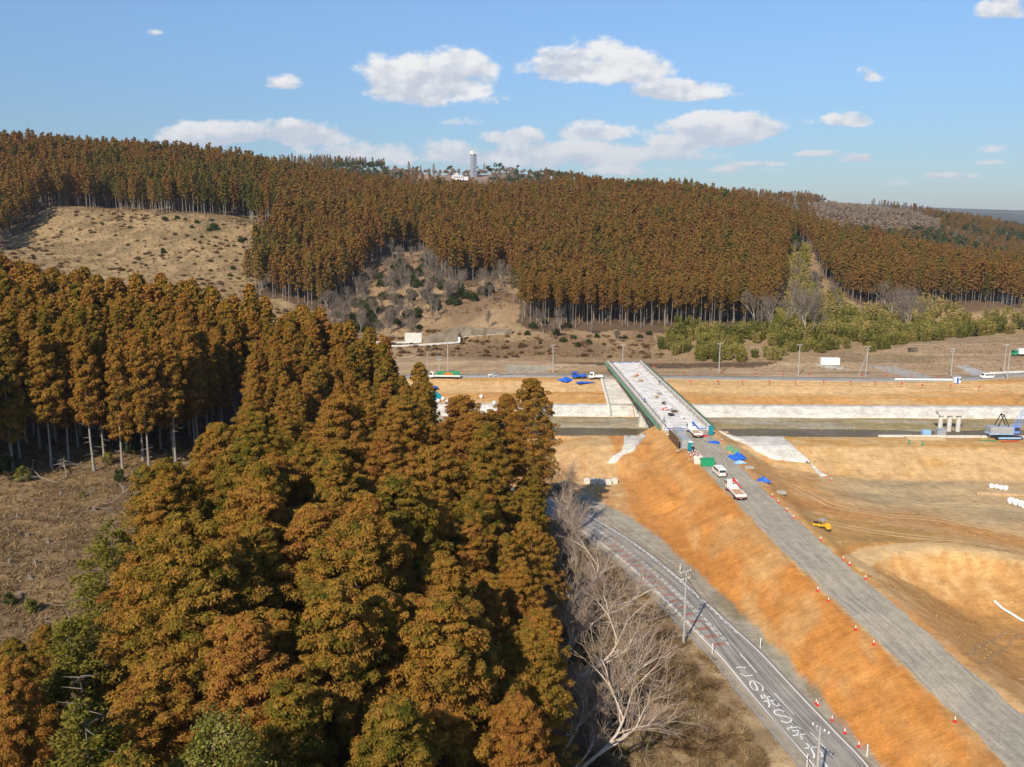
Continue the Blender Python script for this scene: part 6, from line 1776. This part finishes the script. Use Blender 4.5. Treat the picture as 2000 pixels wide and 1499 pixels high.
o = MB().box((0, 0, 1.2), (2.6, 2.0, 2.3), bev=.05).box((0, -1.02, 1.2), (1.8, .06, 1.4)).box((0, 0, 2.42), (2.8, 2.2, .12)).build('site_cabin', M['grey_panel']); o.location = G(1836, 853); tag(o, 'pale grey site cabin against the left pier column', 'cabin')
o = MB().box((0, 0, .04), (9.5, 3.6, .08)).build('plywood_sheet', M['plywood']); gq = G(1806, 857); o.location = (gq[0], gq[1], gq[2] + .06); o.rotation_euler = (0, 0, -.08); tag(o, 'large pale plywood sheet lying below the concrete pier', 'plywood sheet')

# heaps and bundles
def tarp(px, py, R, Hh, mat, label, seed):
    q = np.random.default_rng(seed); n, m_ = 22, 8; vs = []; fs = []
    for j in range(m_ + 1):
        f = j / m_
        for i in range(n):
            a = 2 * math.pi * i / n; r = R * f * (1 + .22 * math.sin(a * 3 + seed) + .12 * math.sin(a * 7 + 2 * seed))
            z = Hh * max(0, (1 - f ** 1.6)) * (1 + .25 * math.sin(a * 2 + seed)) + q.normal(0, .07 * Hh) * (f > 0) + .05
            vs.append((r * math.cos(a), r * math.sin(a) * .8, z))
    for j in range(m_):
        for i in range(n): k = (i + 1) % n; fs.append((j * n + i, j * n + k, j * n + n + k, j * n + n + i))
    o = MB().add(vs, fs).build('tarpaulin', M[mat], smooth=False); o.location = G(px, py); return tag(o, label, 'tarpaulin')
tarp(1440, 897, 1.8, 1.3, 'blue', 'blue tarpaulin heap on the right edge of the causeway opposite the green bin', 1); tarp(1444, 905, 1.3, .5, 'lightblue', 'faded light blue tarpaulin at the foot of the blue heap', 2)
tarp(1427, 893, .8, .5, 'blue', 'small blue tarpaulin bundle just left of the blue heap', 3); tarp(1491, 940, 1.5, .8, 'blue', 'lone blue tarpaulin heap on the orange slope right of the white van', 4)
tarp(1395, 865, 1.6, .35, 'blue', 'flat blue tarpaulin near the teal toilet at the bridge corner', 5); tarp(1104, 744, 2.6, 1.1, 'blue', 'blue tarpaulin heap beside the blue truck by the far bridge end', 6)
tarp(846, 778, 3.0, 2.0, 'teal', 'teal tarpaulin heap behind the grove', 7); tarp(1140, 747, 3.2, .15, 'blue', 'flat blue tarpaulin strip spread in front of the blue truck', 8)
def sack(px, py, mat, label, group, s=1.0, seed=0):
    q = np.random.default_rng(seed)
    prof = [(.25, 0), (.46, .08), (.52, .4), (.48, .75), (.30, .95), (.12, 1.02)]
    o = MB().lathe([(r * s, z * s) for r, z in prof], n=12); o.v = [(x + q.normal(0, .035), y + q.normal(0, .035), z) for x, y, z in o.v]
    o = o.build('bulk_bag', M[mat], smooth=True); o.location = G(px, py) if isinstance(px, (int, float)) and px > 200 else px
    return tag(o, label, 'bulk bag', group)
for i, (px, py) in enumerate([(1360, 908), (1366, 908), (1363, 902), (1368, 899), (1359, 900)]): sack(px, py, 'pinkbag', 'pinkish bulk bag in the pile left of the green bin', 'bulk bags by the green bin', 1.15, i)
for i, (px, py) in enumerate([(1974, 985), (1984, 988), (1994, 991), (1999, 993)]): sack(px, py, 'whitebag', 'white bulk bag in the row at the right edge of the basin', 'white bulk bags in the basin, front row', 1.5, i + 10)
for i, (px, py) in enumerate([(1936, 954), (1946, 955), (1955, 957), (1964, 958)]): sack(px, py, 'whitebag', 'white bulk bag in the far row behind the timber baulk', 'white bulk bags in the basin, back row', 1.1, i + 20)
for i, (px, py) in enumerate([(856, 786), (865, 782), (874, 788), (940, 778), (985, 786), (1000, 792), (965, 790), (1030, 784)]): sack(px, py, 'whitebag', 'white bulk bag on the far bank showing through the tree tops', 'white bulk bags behind the grove', 1.2, i + 30)
o = MB().box((0, 0, .3), (12, .5, .6)).box((0, .8, .25), (12.4, .4, .5)).build('timber_baulk', M['wood']); o.location = G(1962, 968); o.rotation_euler = (0, 0, -.12); tag(o, 'long timber baulks between the two rows of white bags', 'timber')
for i, (px, py) in enumerate([(1525, 965), (1386, 918)]):
    b = MB(); q = np.random.default_rng(i)
    for a_ in range(3):
        for b2 in range(2): b.box((a_ * .62 - .6, b2 * .62 - .3, .3), (.56, .56, .56), bev=.05, rz=q.normal(0, .05))
    o = b.build('stone_block', M['stone']); o.location = G(px, py) if i == 0 else G(1463, 916); tag(o, 'grey stone block stack beside the cones on the right of the causeway' if i == 0 else 'low grey stone block stack behind the blue tarpaulin heap', 'stone blocks')
for i, (px, py) in enumerate([(1425, 880), (1437, 886)]):
    b = MB()
    for x in (-.8, .8):
        for y in (-.6, .6): b.tube((x, y, 0), (x, y, 1.2), .05, n=5)
    for z in (.1, .45, .8, 1.2):
        for s in (-1, 1): b.tube((-.8, s * .6, z), (.8, s * .6, z), .04, n=5); b.tube((s * .8, -.6, z), (s * .8, .6, z), .04, n=5)
    b.box((0, 0, .4), (1.4, 1.0, .6)); o = b.build('mesh_cage', M['net_green']); o.location = G(px, py); tag(o, ['green mesh cage on the right edge of the causeway, nearer the bridge', 'green mesh cage next to the blue tarpaulin heap'][i], 'cage')
for i, (px, py, rz, c, L, lab) in enumerate([(1330, 880, .9, 'wood', 4, 'pale timber plank leaning off the left causeway edge'), (1356, 899, .3, 'wood', 3, 'timber pallet pile between the cones and the pink bags'), (1412, 846, .1, 'wood', 3, 'timber stack on the concrete paving by the bridge corner'),
                                          (1375, 853, .2, 'red', 1.6, 'red crate beside the teal toilet at the bridge corner'), (1310, 850, .5, 'whitebag', 2.2, 'white bundle on the left of the near bridge end'), (1320, 846, .2, 'green', 2, 'green bundle beside the white bundle at the near bridge end'), (1322, 862, .1, 'orange', 1.4, 'orange barrier stack left of the grey containers'), (1366, 846, .4, 'pinkbag', 2, 'pale pink bundle right of the blue crane truck')]):
    b = MB(); q = np.random.default_rng(40 + i)
    for k in range(6): b.box((q.normal(0, .12), (k % 3 - 1) * .34, .1 + .16 * (k // 3)), (L * q.uniform(.85, 1.05), .28, .14), rz=q.normal(0, .05), bev=.02)
    o = b.build('material_stack' if c != 'wood' else 'timber_stack', M[c]); o.location = G(px, py); o.rotation_euler = (0, 0, rz); tag(o, lab, 'building materials')
for i, (px, py, c, lab) in enumerate([(1243, 735, 'orange', 'small orange crate on the far end of the bridge deck'), (1240, 737, 'wood', 'pile of timber offcuts near the far end of the bridge deck'), (1252, 746, 'wood', 'second timber pile on the far part of the bridge deck'), (1282, 778, 'wood', 'brown plank pile in the middle of the bridge deck'),
                                   (1287, 771, 'steel_grey', 'grey steel bundle in the middle of the bridge deck'), (1303, 802, 'pinkbag', 'pale pink bundle on the near part of the bridge deck'), (1298, 801, 'red', 'red bundle beside the pale pink bundle on the deck'), (1308, 798, 'whitebag', 'white bundle behind the pale pink bundle on the deck'), (1333, 818, 'whitebag', 'white sack heap at the near end of the bridge deck'), (1316, 806, 'steel_brown', 'rusty bar bundle on the near part of the bridge deck'), (1297, 790, 'steel_brown', 'rusty bar bundle at mid deck'), (1312, 813, 'dark', 'dark bundle near the white sack heap on the deck')]):
    b = MB(); q = np.random.default_rng(60 + i)
    for k in range(5): b.box((q.normal(0, .3), q.normal(0, .3), .15 + .12 * k), (q.uniform(.6, 1.9), q.uniform(.3, .8), .2), rz=q.uniform(0, 3), bev=.03)
    o = b.build('material_pile', M[c]); o.location = on_bridge(px, py, .02); tag(o, lab, 'building materials')

# traffic cones
cone_base = MB().box((0, 0, .02), (.42, .42, .04)).lathe([(.17, .04), (.10, .36)], n=12).mesh('cone_base', M['red'])
cone_band = MB().lathe([(.10, .36), (.075, .50)], n=12).mesh('band', M['white']); cone_tip = MB().lathe([(.075, .50), (.03, .74)], n=12).mesh('tip', M['red'])
white_top = MB().lathe([(.10, .36), (.03, .74)], n=12).mesh('sleeve', M['white'])
def cone(px, py, label, group, s=1.0, white=True):
    e = empty('traffic_cone', G(px, py), 0, label, 'traffic cone', group); e.scale = (s, s, s)
    put(bpy.data.objects.new('base', cone_base), e)
    if white: put(bpy.data.objects.new('sleeve', white_top), e)
    else: put(bpy.data.objects.new('band', cone_band), e); put(bpy.data.objects.new('tip', cone_tip), e)
for px, py in [(1508, 971), (1520, 983), (1537, 999), (1550, 1013), (1603, 1056), (1647, 1095), (1659, 1105), (1690, 1132)]: cone(px, py, 'red and white traffic cone along the right edge of the causeway', 'cones along the right causeway edge', 1.05)
for px, py in [(1597, 1155), (1618, 1176), (1671, 1231), (1706, 1260), (1865, 1411)]: cone(px, py, 'red and white traffic cone along the left edge of the causeway', 'cones along the left causeway edge', 1.0)
for px, py in [(1594, 1375), (1597, 1379), (1625, 1408), (1650, 1433), (1677, 1459)]: cone(px, py, 'red and white traffic cone on the shoulder of the asphalt road', 'cones on the road shoulder', .95)
for px, py in [(1345, 888), (1352, 885), (1355, 890), (1360, 892), (1366, 891), (1369, 896), (1373, 897), (1362, 887), (1349, 893), (1357, 884)]: cone(px, py, 'traffic cone in the crowded group behind the white roofed toilet', 'cones crowded by the toilet', 1.0)
for px, py in [(1410, 862), (1317, 858), (1321, 863), (1624, 939), (1614, 933), (1954, 766), (1937, 754), (1958, 772), (1889, 762), (1984, 780)]: cone(px, py, 'traffic cone standing alone on the earthworks', 'lone cones on the earthworks', 1.0)

# marker balls on stakes along the far levee
stake = MB().tube((0, 0, 0), (0, 0, 1.5), .04, n=5).mesh('stake', M['wood']); ball = MB().lathe([(.05, 1.35), (.25, 1.45), (.32, 1.7), (.25, 1.92), (.05, 2.02)], n=10).mesh('flag', M['red'])
rows_ = [(1336, 733), (1411, 734), (1477, 735), (1529, 736), (1581, 736), (1683, 738), (1730, 739), (1780, 740), (1831, 741), (1276, 719), (1289, 711)]
rows2 = [(1348, 750), (1402, 750), (1449, 750), (1502, 750), (1553, 750), (1608, 750), (1661, 751), (1709, 752), (1761, 755), (1801, 757), (1856, 758), (1912, 762)]
for px, py in rows_ + rows2:
    up_ = (px, py) in rows_
    e = empty('survey_marker', G(px, py + 4), 0, 'red marker on a stake in the upper row along the far levee' if up_ else 'red marker on a stake in the lower row along the far levee', 'marker', 'upper row of red markers' if up_ else 'lower row of red markers')
    put(bpy.data.objects.new('stake', stake), e); put(bpy.data.objects.new('flag', ball), e)
post = MB().box((0, 0, .75), (.09, .09, 1.5)).box((0, 0, .1), (.14, .14, .2)).mesh('survey_stake', M['wood'])
for px, py in [(1604, 846), (1668, 846), (1732, 846), (1576, 864), (1654, 864), (1697, 864), (1770, 867), (1828, 870), (1884, 861), (1932, 861)]:
    o = put(bpy.data.objects.new('survey_stake', post)); o.location = G(px, py); tag(o, 'pale timber stake on the near levee', 'stake', 'stakes on the near levee')
for i, (px, py) in enumerate([(1775, 868), (1802, 871)]):
    o = MB().box((0, 0, .6), (.35, .06, 1.2)).box((0, 0, .1), (.6, .4, .1)).build('green_sign', M['green']); o.location = G(px, py); tag(o, ['small green board below the plywood sheet, farther from the crane', 'small green board below the plywood sheet, nearer the crane'][i], 'board')
for i, (px0, py0, px1, py1, c, lab) in enumerate([(1942, 1178, 2040, 1226, 'white', 'long white pipe lying on the orange slope of the pit'), (1912, 862, 1945, 863, 'green', 'green hose laid on the levee in front of the crane'), (1955, 865, 1990, 863, 'red', 'red and white barrier rail in front of the crane tracks')]):
    a, b = Vector(G(px0, py0)), Vector(G(px1, py1)); n = 12; pts = []
    for k in range(n + 1):
        q = a.lerp(b, k / n); pts.append((q.x, q.y, float(zat(q.x, q.y)) + .3))
    o = MB().path(pts, .22 if i == 0 else .12, 8).build('pipe' if i < 2 else 'barrier_rail', M[c]); tag(o, lab, 'pipe' if i < 2 else 'rail')
o = MB()
for k in range(7): o.tube((k * 1.0 - 3, -2.2, 0), (k * 1.0 - 4, 2.2, 0), .09, n=5)
for s in (-1, 0, 1): o.tube((-3.6 - .3 * s, s * 2, .14), (3.2 - .3 * s, s * 2, .14), .09, n=5)
o = o.build('timber_grid', M['wood']); o.location = (*on_plane(1216, 831, -2.7), -2.7); tag(o, 'pale timber frame lying on the river bed left of the bridge pier', 'timber frame')
for i, (px, py) in enumerate([(1146, 944), (1160, 944), (1174, 945), (1188, 946), (1200, 944)]):
    o = MB().box((0, 0, .5), (1.5, 1.2, 1.1), bev=.05).box((0, 0, 1.1), (.9, .6, .25), bev=.04).build('concrete_block', M['concrete']); o.location = G(px, py); tag(o, 'pale concrete block in the row behind the leafless trees, left of the causeway', 'concrete block', 'row of concrete blocks left of the causeway')

# people
def person(pos, rz, label, top, legs, helmet, pose=0.0):
    sk = [((0, 0, .98), .155), ((0, .02, 1.2), .15), ((0, .03, 1.42), .16), ((0, .03, 1.54), .065), ((0, .05, 1.68), .105),
          ((.10, 0, .92), .10), ((.12, .06 + pose, .5), .075), ((.13, -.02 + pose * .6, .09), .05), ((.14, .13 + pose * .6, .05), .045),
          ((-.10, 0, .92), .10), ((-.12, .04 - pose, .5), .075), ((-.13, -.03 - pose, .09), .05), ((-.14, .12 - pose, .05), .045),
          ((.20, .02, 1.42), .075), ((.27, .02, 1.14), .055), ((.26, .16, .92), .04), ((.26, .20, .85), .035),
          ((-.20, .02, 1.42), .075), ((-.27, .02, 1.14), .055), ((-.26, .16, .92), .04), ((-.26, .20, .85), .035)]
    ed = [(0, 1), (1, 2), (2, 3), (3, 4), (0, 5), (5, 6), (6, 7), (7, 8), (0, 9), (9, 10), (10, 11), (11, 12), (2, 13), (13, 14), (14, 15), (15, 16), (2, 17), (17, 18), (18, 19), (19, 20)]
    for h in (16, 20):
        hx_, hy_, hz_ = sk[h][0]
        for k in range(5):
            i0 = len(sk); dx = (k - 2) * .02
            tipv = (hx_ + dx, hy_ + .05 + .01 * (2 - abs(k - 2)), hz_ - .06) if k else (hx_ + (.05 if hx_ < 0 else -.05), hy_ + .03, hz_ - .01)
            sk += [(((hx_ + tipv[0]) / 2, (hy_ + tipv[1]) / 2 + .01, (hz_ + tipv[2]) / 2), .010), (tipv, .008)]
            ed += [(h, i0), (i0, i0 + 1)]
    me = bpy.data.meshes.new('body'); me.from_pydata([s[0] for s in sk], ed, []); me.update()
    e = empty('person', pos, rz, label, 'person')
    o = put(bpy.data.objects.new('body', me), e)
    md = o.modifiers.new('skin', 'SKIN'); md.use_smooth_shade = True
    for v, s in zip(me.skin_vertices[0].data, sk): v.radius = (s[1], s[1])
    me.skin_vertices[0].data[0].use_root = True
    sb = o.modifiers.new('smooth', 'SUBSURF'); sb.levels = sb.render_levels = 1
    dg_ = bpy.context.evaluated_depsgraph_get(); ev = o.evaluated_get(dg_); m2 = bpy.data.meshes.new_from_object(ev); o.modifiers.clear(); o.data = m2
    for q in (top, legs, 'skin'): m2.materials.append(M[q])
    for p in m2.polygons: 
        z = p.center.z; p.material_index = 1 if (z < .96 and abs(p.center.x) < .23 and not (p.center.y > .12 and z > .78)) else (2 if z > 1.50 or (z < .93 and abs(p.center.x) > .2) else 0)
        p.use_smooth = True
    MB().lathe([(.15, 1.70), (.14, 1.76), (.10, 1.83), (.03, 1.86)], (0, .05, 0), 12).box((0, .17, 1.715), (.2, .12, .02)).build('helmet', M[helmet], e)
    return e
person(on_bridge(1288, 752), .6, 'worker in dark blue clothing and white helmet on the far bridge deck', 'navy', 'navy', 'white', .12)
person(on_bridge(1259, 787), 2.2, 'worker in blue clothing bent over the left kerb of the bridge deck', 'blue', 'navy', 'white', .2)
person(on_bridge(1297, 824), 1.2, 'worker in blue jacket at the near left corner of the bridge deck', 'blue', 'dark', 'yellow', .1)
person(G(1352, 884), 2.6, 'worker in black clothing behind the teal toilet with white roof', 'dark', 'dark', 'white', .15)

# utility poles and wires
def pole(pos, h, label, arms=2, group=None, rz=0.0, r=.17, box=False, insul=True):
    e = empty('utility_pole', pos, rz, label, 'utility pole', group)
    MB().tube((0, 0, -.3), (0, 0, h), r, r * .62, 10).build('mast', M['pole'], e)
    for k in range(arms):
        z = h - .35 - k * 1.1; b = MB().box((0, .1, z), (2.2 - .4 * k, .1, .1)); b.tube((.1, .1, z - .5), (.7, .1, z), .03, n=5).tube((-.1, .1, z - .5), (-.7, .1, z), .03, n=5); c = b.build('crossarm', M['steel_grey'], e)
        if insul:
            i_ = MB()
            for x in (-.95 + .2 * k, -.45, .45, .95 - .2 * k): i_.lathe([(.05, z + .05), (.09, z + .12), (.05, z + .18), (.09, z + .24), (.04, z + .3)], (x, .1, 0), 8)
            i_.build('insulators', M['white'], c)
    if box: MB().lathe([(.28, h - 3.6), (.3, h - 3.5), (.3, h - 2.7), (.26, h - 2.6)], (.45, 0, 0), 12).build('transformer', M['pole'], e)
    return e
for i, (px, pb, pt, arms, lab) in enumerate([(1080, 728, 673, 1, 'pale utility pole by the far road, first to the left of the bridge'), (1216, 716, 672, 1, 'pale utility pole rising behind the far end of the bridge'), (1404, 730, 670, 1, 'pale utility pole by the far road, first to the right of the bridge'), (1559, 733, 672, 1, 'pale utility pole left of the white cabin'), (1691, 736, 676, 2, 'pale utility pole with a leaning stay just right of the white cabin'),
                                           (1857, 735, 680, 2, 'pale utility pole behind the guard booth'), (1960, 730, 672, 1, 'taller pale utility pole at the right edge by the road bend'), (1967, 742, 686, 0, 'shorter bare utility pole at the right edge by the road bend'), (875, 727, 668, 1, 'pale utility pole behind the lorry with green frames'), (858, 730, 695, 2, 'short utility pole left of the lorry with green frames')]):
    x, y, z = G(px, pb); h = (pb - pt) * (y * CP + (CAM_H - z) * SP) / FPX
    e = pole((x, y, z), h, lab, arms, rz=.2, r=.2)
    if i == 4: MB().tube((-3.2, 0, 0), (-.1, 0, h * .75), .1, .08, 6).build('stay', M['pole'], e)
x, y, z = G(836, 744); e = empty('street_lamp', (x, y, z), 0, 'tall grey street lamp in front of the lorry cab', 'street lamp'); MB().tube((0, 0, 0), (0, 0, 11), .1, .06, 8).tube((0, 0, 11), (1.2, 0, 11.5), .05, n=6).build('mast', M['pole'], e); MB().box((1.4, 0, 11.5), (.7, .25, .12), bev=.04).build('lamp_head', M['silver'], e)
PA = (25.4, 119.4, float(zat(25.4, 119.4))); PB = (31.2, 80.0, float(zat(31.2, 80.0)))
pole(PA, 11.5, 'grey utility pole with crossarms on the left of the asphalt road, beside the red bars', 2, rz=.6, r=.19, box=False)
eB = pole(PB, 11.6, 'grey utility pole at the bottom of the photo on the left of the asphalt road', 1, rz=-1.0, r=.19); MB().tube((0, 0, 11.2), (1.6, -.8, 11.45), .05, n=6).tube((0, 0, 10.6), (1.0, -.5, 11.35), .035, n=6).build('lamp_bracket', M['steel_grey'], eB)
def wire(a, b, sag, r, label, cat='wire', mat='black_cable', group=None, n=14):
    a, b = Vector(a), Vector(b); pts = []
    for k in range(n + 1):
        t = k / n; q = a.lerp(b, t); q.z -= sag * 4 * t * (1 - t); pts.append(q)
    return tag(MB().path(pts, r, 5).build('overhead_wire' if cat == 'wire' else 'cable', M[mat]), label, cat, group)
PC = (9, 172, 0); g1 = 'wires between the two road side poles'; l1 = 'thin dark overhead wire between the two poles on the left of the road'
for dx, z0, z1 in ((-.8, 11.3, 11.4), (.8, 11.3, 11.4), (-.4, 10.1, 10.3), (.4, 10.1, 10.3), (0, 8.2, 7.6), (.1, 7.7, 7.1)):
    wire((PA[0] + dx * .6, PA[1] + dx * .4, z0), (PB[0] + dx * .5 - .6, PB[1], z1), .9, .022, l1, group=g1)
    wire((PA[0] + dx * .6, PA[1] + dx * .4, z0), (PC[0] + dx, PC[1], z1), .9, .02, 'thin dark overhead wire running from the road side pole back over the red bars', group='wires behind the road side pole')
# grey pipe rail along the road's left verge
s_ = np.arange(s_of_y(72), s_of_y(165), 2.0); pts = [Vector((p[0], p[1], float(zat(p[0], p[1])) + .55)) for p in road_at(s_, -5.0)]
e = empty('pipe_rail', pts[0], 0, 'long grey pipe rail on low posts along the left verge of the asphalt road', 'pipe rail')
o = MB().path([p - pts[0] for p in pts], .09, 8).build('rail', M['grey_pipe'], e)
mb = MB()
for p in pts[::2]: mb.tube(p - pts[0] - Vector((0, 0, .7)), p - pts[0], .05, n=6)
mb.build('posts', M['grey_pipe'], e)
dl = MB().tube((0, 0, 0), (0, 0, .85), .05, n=8).mesh('post', M['white']); dr = MB().box((0, 0, .95), (.12, .06, .2), bev=.02).mesh('reflector', M['white'])
for px, py, lab in [(1391, 1277, 'white delineator post on the left road edge, nearer the red bars'), (1576, 1497, 'white delineator post on the left road edge at the bottom'), (1485, 1266, 'white delineator post on the right shoulder below the red bars'), (1693, 1478, 'white delineator post on the right shoulder at the bottom'), (1328, 1118, 'white delineator post on the right shoulder by the far curve')]:
    e = empty('delineator_post', G(px, py), 0, lab, 'post'); e.scale = (1.3, 1.3, 1.5); put(bpy.data.objects.new('post', dl), e); put(bpy.data.objects.new('reflector', dr), e)

# retaining walls and rail of the upper road
def wall(name, pa, pb, h, th, mat, label, Y=None):
    a, b = Vector(G(*pa)), Vector(G(*pb)); n = 14; vs, fs = [], []
    for k in range(n + 1):
        q = a.lerp(b, k / n); z = float(zat(q.x, q.y)); hh = h[0] + (h[1] - h[0]) * k / n if isinstance(h, tuple) else h
        zt = a.z + (b.z - a.z) * k / n + hh
        vs += [(q.x, q.y - th, z - 1), (q.x, q.y, z - 1), (q.x, q.y, zt), (q.x, q.y - th * .6, zt)]
    for k in range(n):
        for j in range(4): fs.append((k * 4 + j, k * 4 + (j + 1) % 4, k * 4 + 4 + (j + 1) % 4, k * 4 + 4 + j))
    fs += [(0, 1, 2, 3), (n * 4 + 3, n * 4 + 2, n * 4 + 1, n * 4)]
    me = MB().add(vs, fs).mesh(name, M[mat])
    a_ = me.attributes.new('lane', 'FLOAT_VECTOR', 'POINT'); a_.data.foreach_set('vector', np.array(vs, np.float32).ravel())
    return tag(put(bpy.data.objects.new(name, me)), label, 'wall')
wall('retaining_wall', (826, 669), (902, 668), (2.0, 7.5), .6, 'old_concrete', 'stained grey retaining wall rising to the right behind the white guard rail')
wall('retaining_wall', (903, 657), (1000, 653), (4.5, 2.0), .6, 'old_concrete', 'lower grey retaining wall continuing right of the tall stained one')
wall('retaining_wall', (791, 668), (824, 668), 4.0, .6, 'concrete', 'small pale retaining wall at the left end of the stained wall')
def guard(pa, pb, label, h=.9):
    a, b = Vector(G(*pa)), Vector(G(*pb)); e = empty('guard_rail', a, 0, label, 'guard rail'); n = 14; bb = MB(); pp = MB(); prev = None
    for k in range(n + 1):
        q = a.lerp(b, k / n); q.z = float(zat(q.x, q.y)); r_ = q - a
        pp.tube(r_, r_ + Vector((0, 0, h)), .09, n=6)
        if prev is not None:
            for z in (h, h * .55): bb.tube(prev + Vector((0, 0, z)), r_ + Vector((0, 0, z)), .17, n=6)
        prev = r_
    bb.build('rail', M['white'], e); pp.build('posts', M['white'], e)
guard((700, 679), (897, 672), 'white guard rail along the upper road below the retaining wall'); guard((735, 672), (822, 671), 'second white guard rail behind the first on the upper road')
guard((1932, 733), (2030, 728), 'white guard rail where the far road bends at the right edge'); guard((1748, 744), (1864, 745), 'low white rail beside the guard booth on the far road', .7)
e = empty('wall_post', G(897, 671), 0, 'white and black marker board at the end of the white guard rail', 'marker board'); MB().box((0, 0, 1.4), (.9, .3, 2.8)).build('board', M['white'], e); MB().box((.3, .1, 3.4), (1.0, .3, 1.4)).build('cap', M['dark'], e)
e = empty('fence', G(906, 669), 0, 'thin pale fence with ochre posts right of the marker board', 'fence')
a, b = Vector(G(906, 669)), Vector(G(985, 657)); pp = MB(); rr = MB()
for k in range(8):
    q = a.lerp(b, k / 7); q.z = float(zat(q.x, q.y)); pp.tube(q - a, q - a + Vector((0, 0, 2.6 - .2 * k)), .09, n=5)
    if k: rr.tube(pq - a + Vector((0, 0, 2.6 - .2 * (k - 1))), q - a + Vector((0, 0, 2.6 - .2 * k)), .07, n=5)
    pq = q
pp.build('posts', M['yellow'], e); rr.build('rail', M['white'], e)

# observation tower and buildings on the far ridge
tx, ty, tz = at_depth(925, 352, 1185)
e = empty('tower', (tx, ty, tz + 1), rad(38), 'tall white square tower on the skyline', 'tower')
MB().box((0, 0, 12), (6.2, 6.2, 36)).build('shaft', M['silver'], e); MB().box((0, 0, 33), (6.5, 6.5, 6.5)).build('top_storey', M['white'], e)
for a_ in range(4):
    c, s = math.cos(a_ * math.pi / 2), math.sin(a_ * math.pi / 2)
    MB().box((c * 3.2, s * 3.2, 31.0), (.3 + abs(s) * 5, .3 + abs(c) * 5, 1.6)).build('window', M['glass'], e)
MB().tube((1.8, 1.8, 36), (1.8, 1.8, 40), .15, n=6).tube((-1, 1.8, 36), (-1, 1.8, 38.5), .12, n=6).build('aerial', M['steel_grey'], e)
bx_, by_, bz_ = at_depth(893, 349, 1150)
e = empty('building', (bx_, by_, bz_ - 2), .3, 'low white flat roofed building beside the tower', 'building')
MB().box((0, 0, 3), (13, 8, 6.5)).box((10, 1, 2), (8, 7, 4.5)).build('wall', M['white'], e); MB().box((-1, 0, 7.2), (4, 4, 2.6)).build('roof_house', M['white'], e); MB().box((0, 0, 6.3), (13.4, 8.4, .3)).build('roof', M['silver'], e)
for k in range(5): MB().box((-5 + k * 2.4, -4.03, 3.4), (1.4, .1, 1.6)).build('window', M['glass'], e)
hx0, hy0, hz0 = G(1994, 462); e = empty('building', (hx0, hy0, hz0), 0, 'pale long building far away at the right edge', 'building'); MB().box((0, 0, 5), (40, 14, 10)).build('wall', M['white'], e); MB().box((0, 0, 10.3), (41, 15, .8)).build('roof', M['silver'], e)
for k in range(6): MB().box((-16 + k * 6.4, -7.05, 6), (3.6, .1, 3)).build('window', M['glass'], e)
gx0, gy0 = -43.5, 62.0
e = empty('shed', (gx0, gy0, float(zat(gx0, gy0))), .4, 'small shed with grey corrugated roof at the lower left edge', 'shed'); MB().box((0, 0, 1.2), (4, 3.4, 2.6)).build('wall', M['wood'], e)
rf = MB()
for k in range(20): rf.tube((-2.3 + k * .24, -2.0, 2.35), (-2.3 + k * .24, 2.0, 3.2), .13, n=6)
rf.build('roof', M['silver'], e)

# ------------------------------------------------------------------ the air over the valley
zt_ = max(float(GZ.max()) + 30, CAM_H + 20)
hx0_, hx1_, hy0_, hy1_ = gxs[0] - 50, gxs[-1] + 50, gys[0] - 50, gys[-1] + 50
hz_m = bpy.data.materials.new('air'); hz_m.use_nodes = True
t = NT(hz_m.node_tree)
pvn = t.n('ShaderNodeVolumePrincipled'); pvn.inputs['Color'].default_value = (.80, .88, 1.0, 1); pvn.inputs['Density'].default_value = 0.00005; pvn.inputs['Anisotropy'].default_value = 0.0
o_ = t.n('ShaderNodeOutputMaterial'); t.t.links.new(pvn.outputs[0], o_.inputs['Volume'])
hz_o = MB().box(((hx0_ + hx1_) / 2, (hy0_ + hy1_) / 2, (zt_ - 6) / 2), (hx1_ - hx0_, hy1_ - hy0_, zt_ + 6)).build('haze', hz_m)
tag(hz_o, kind='stuff')
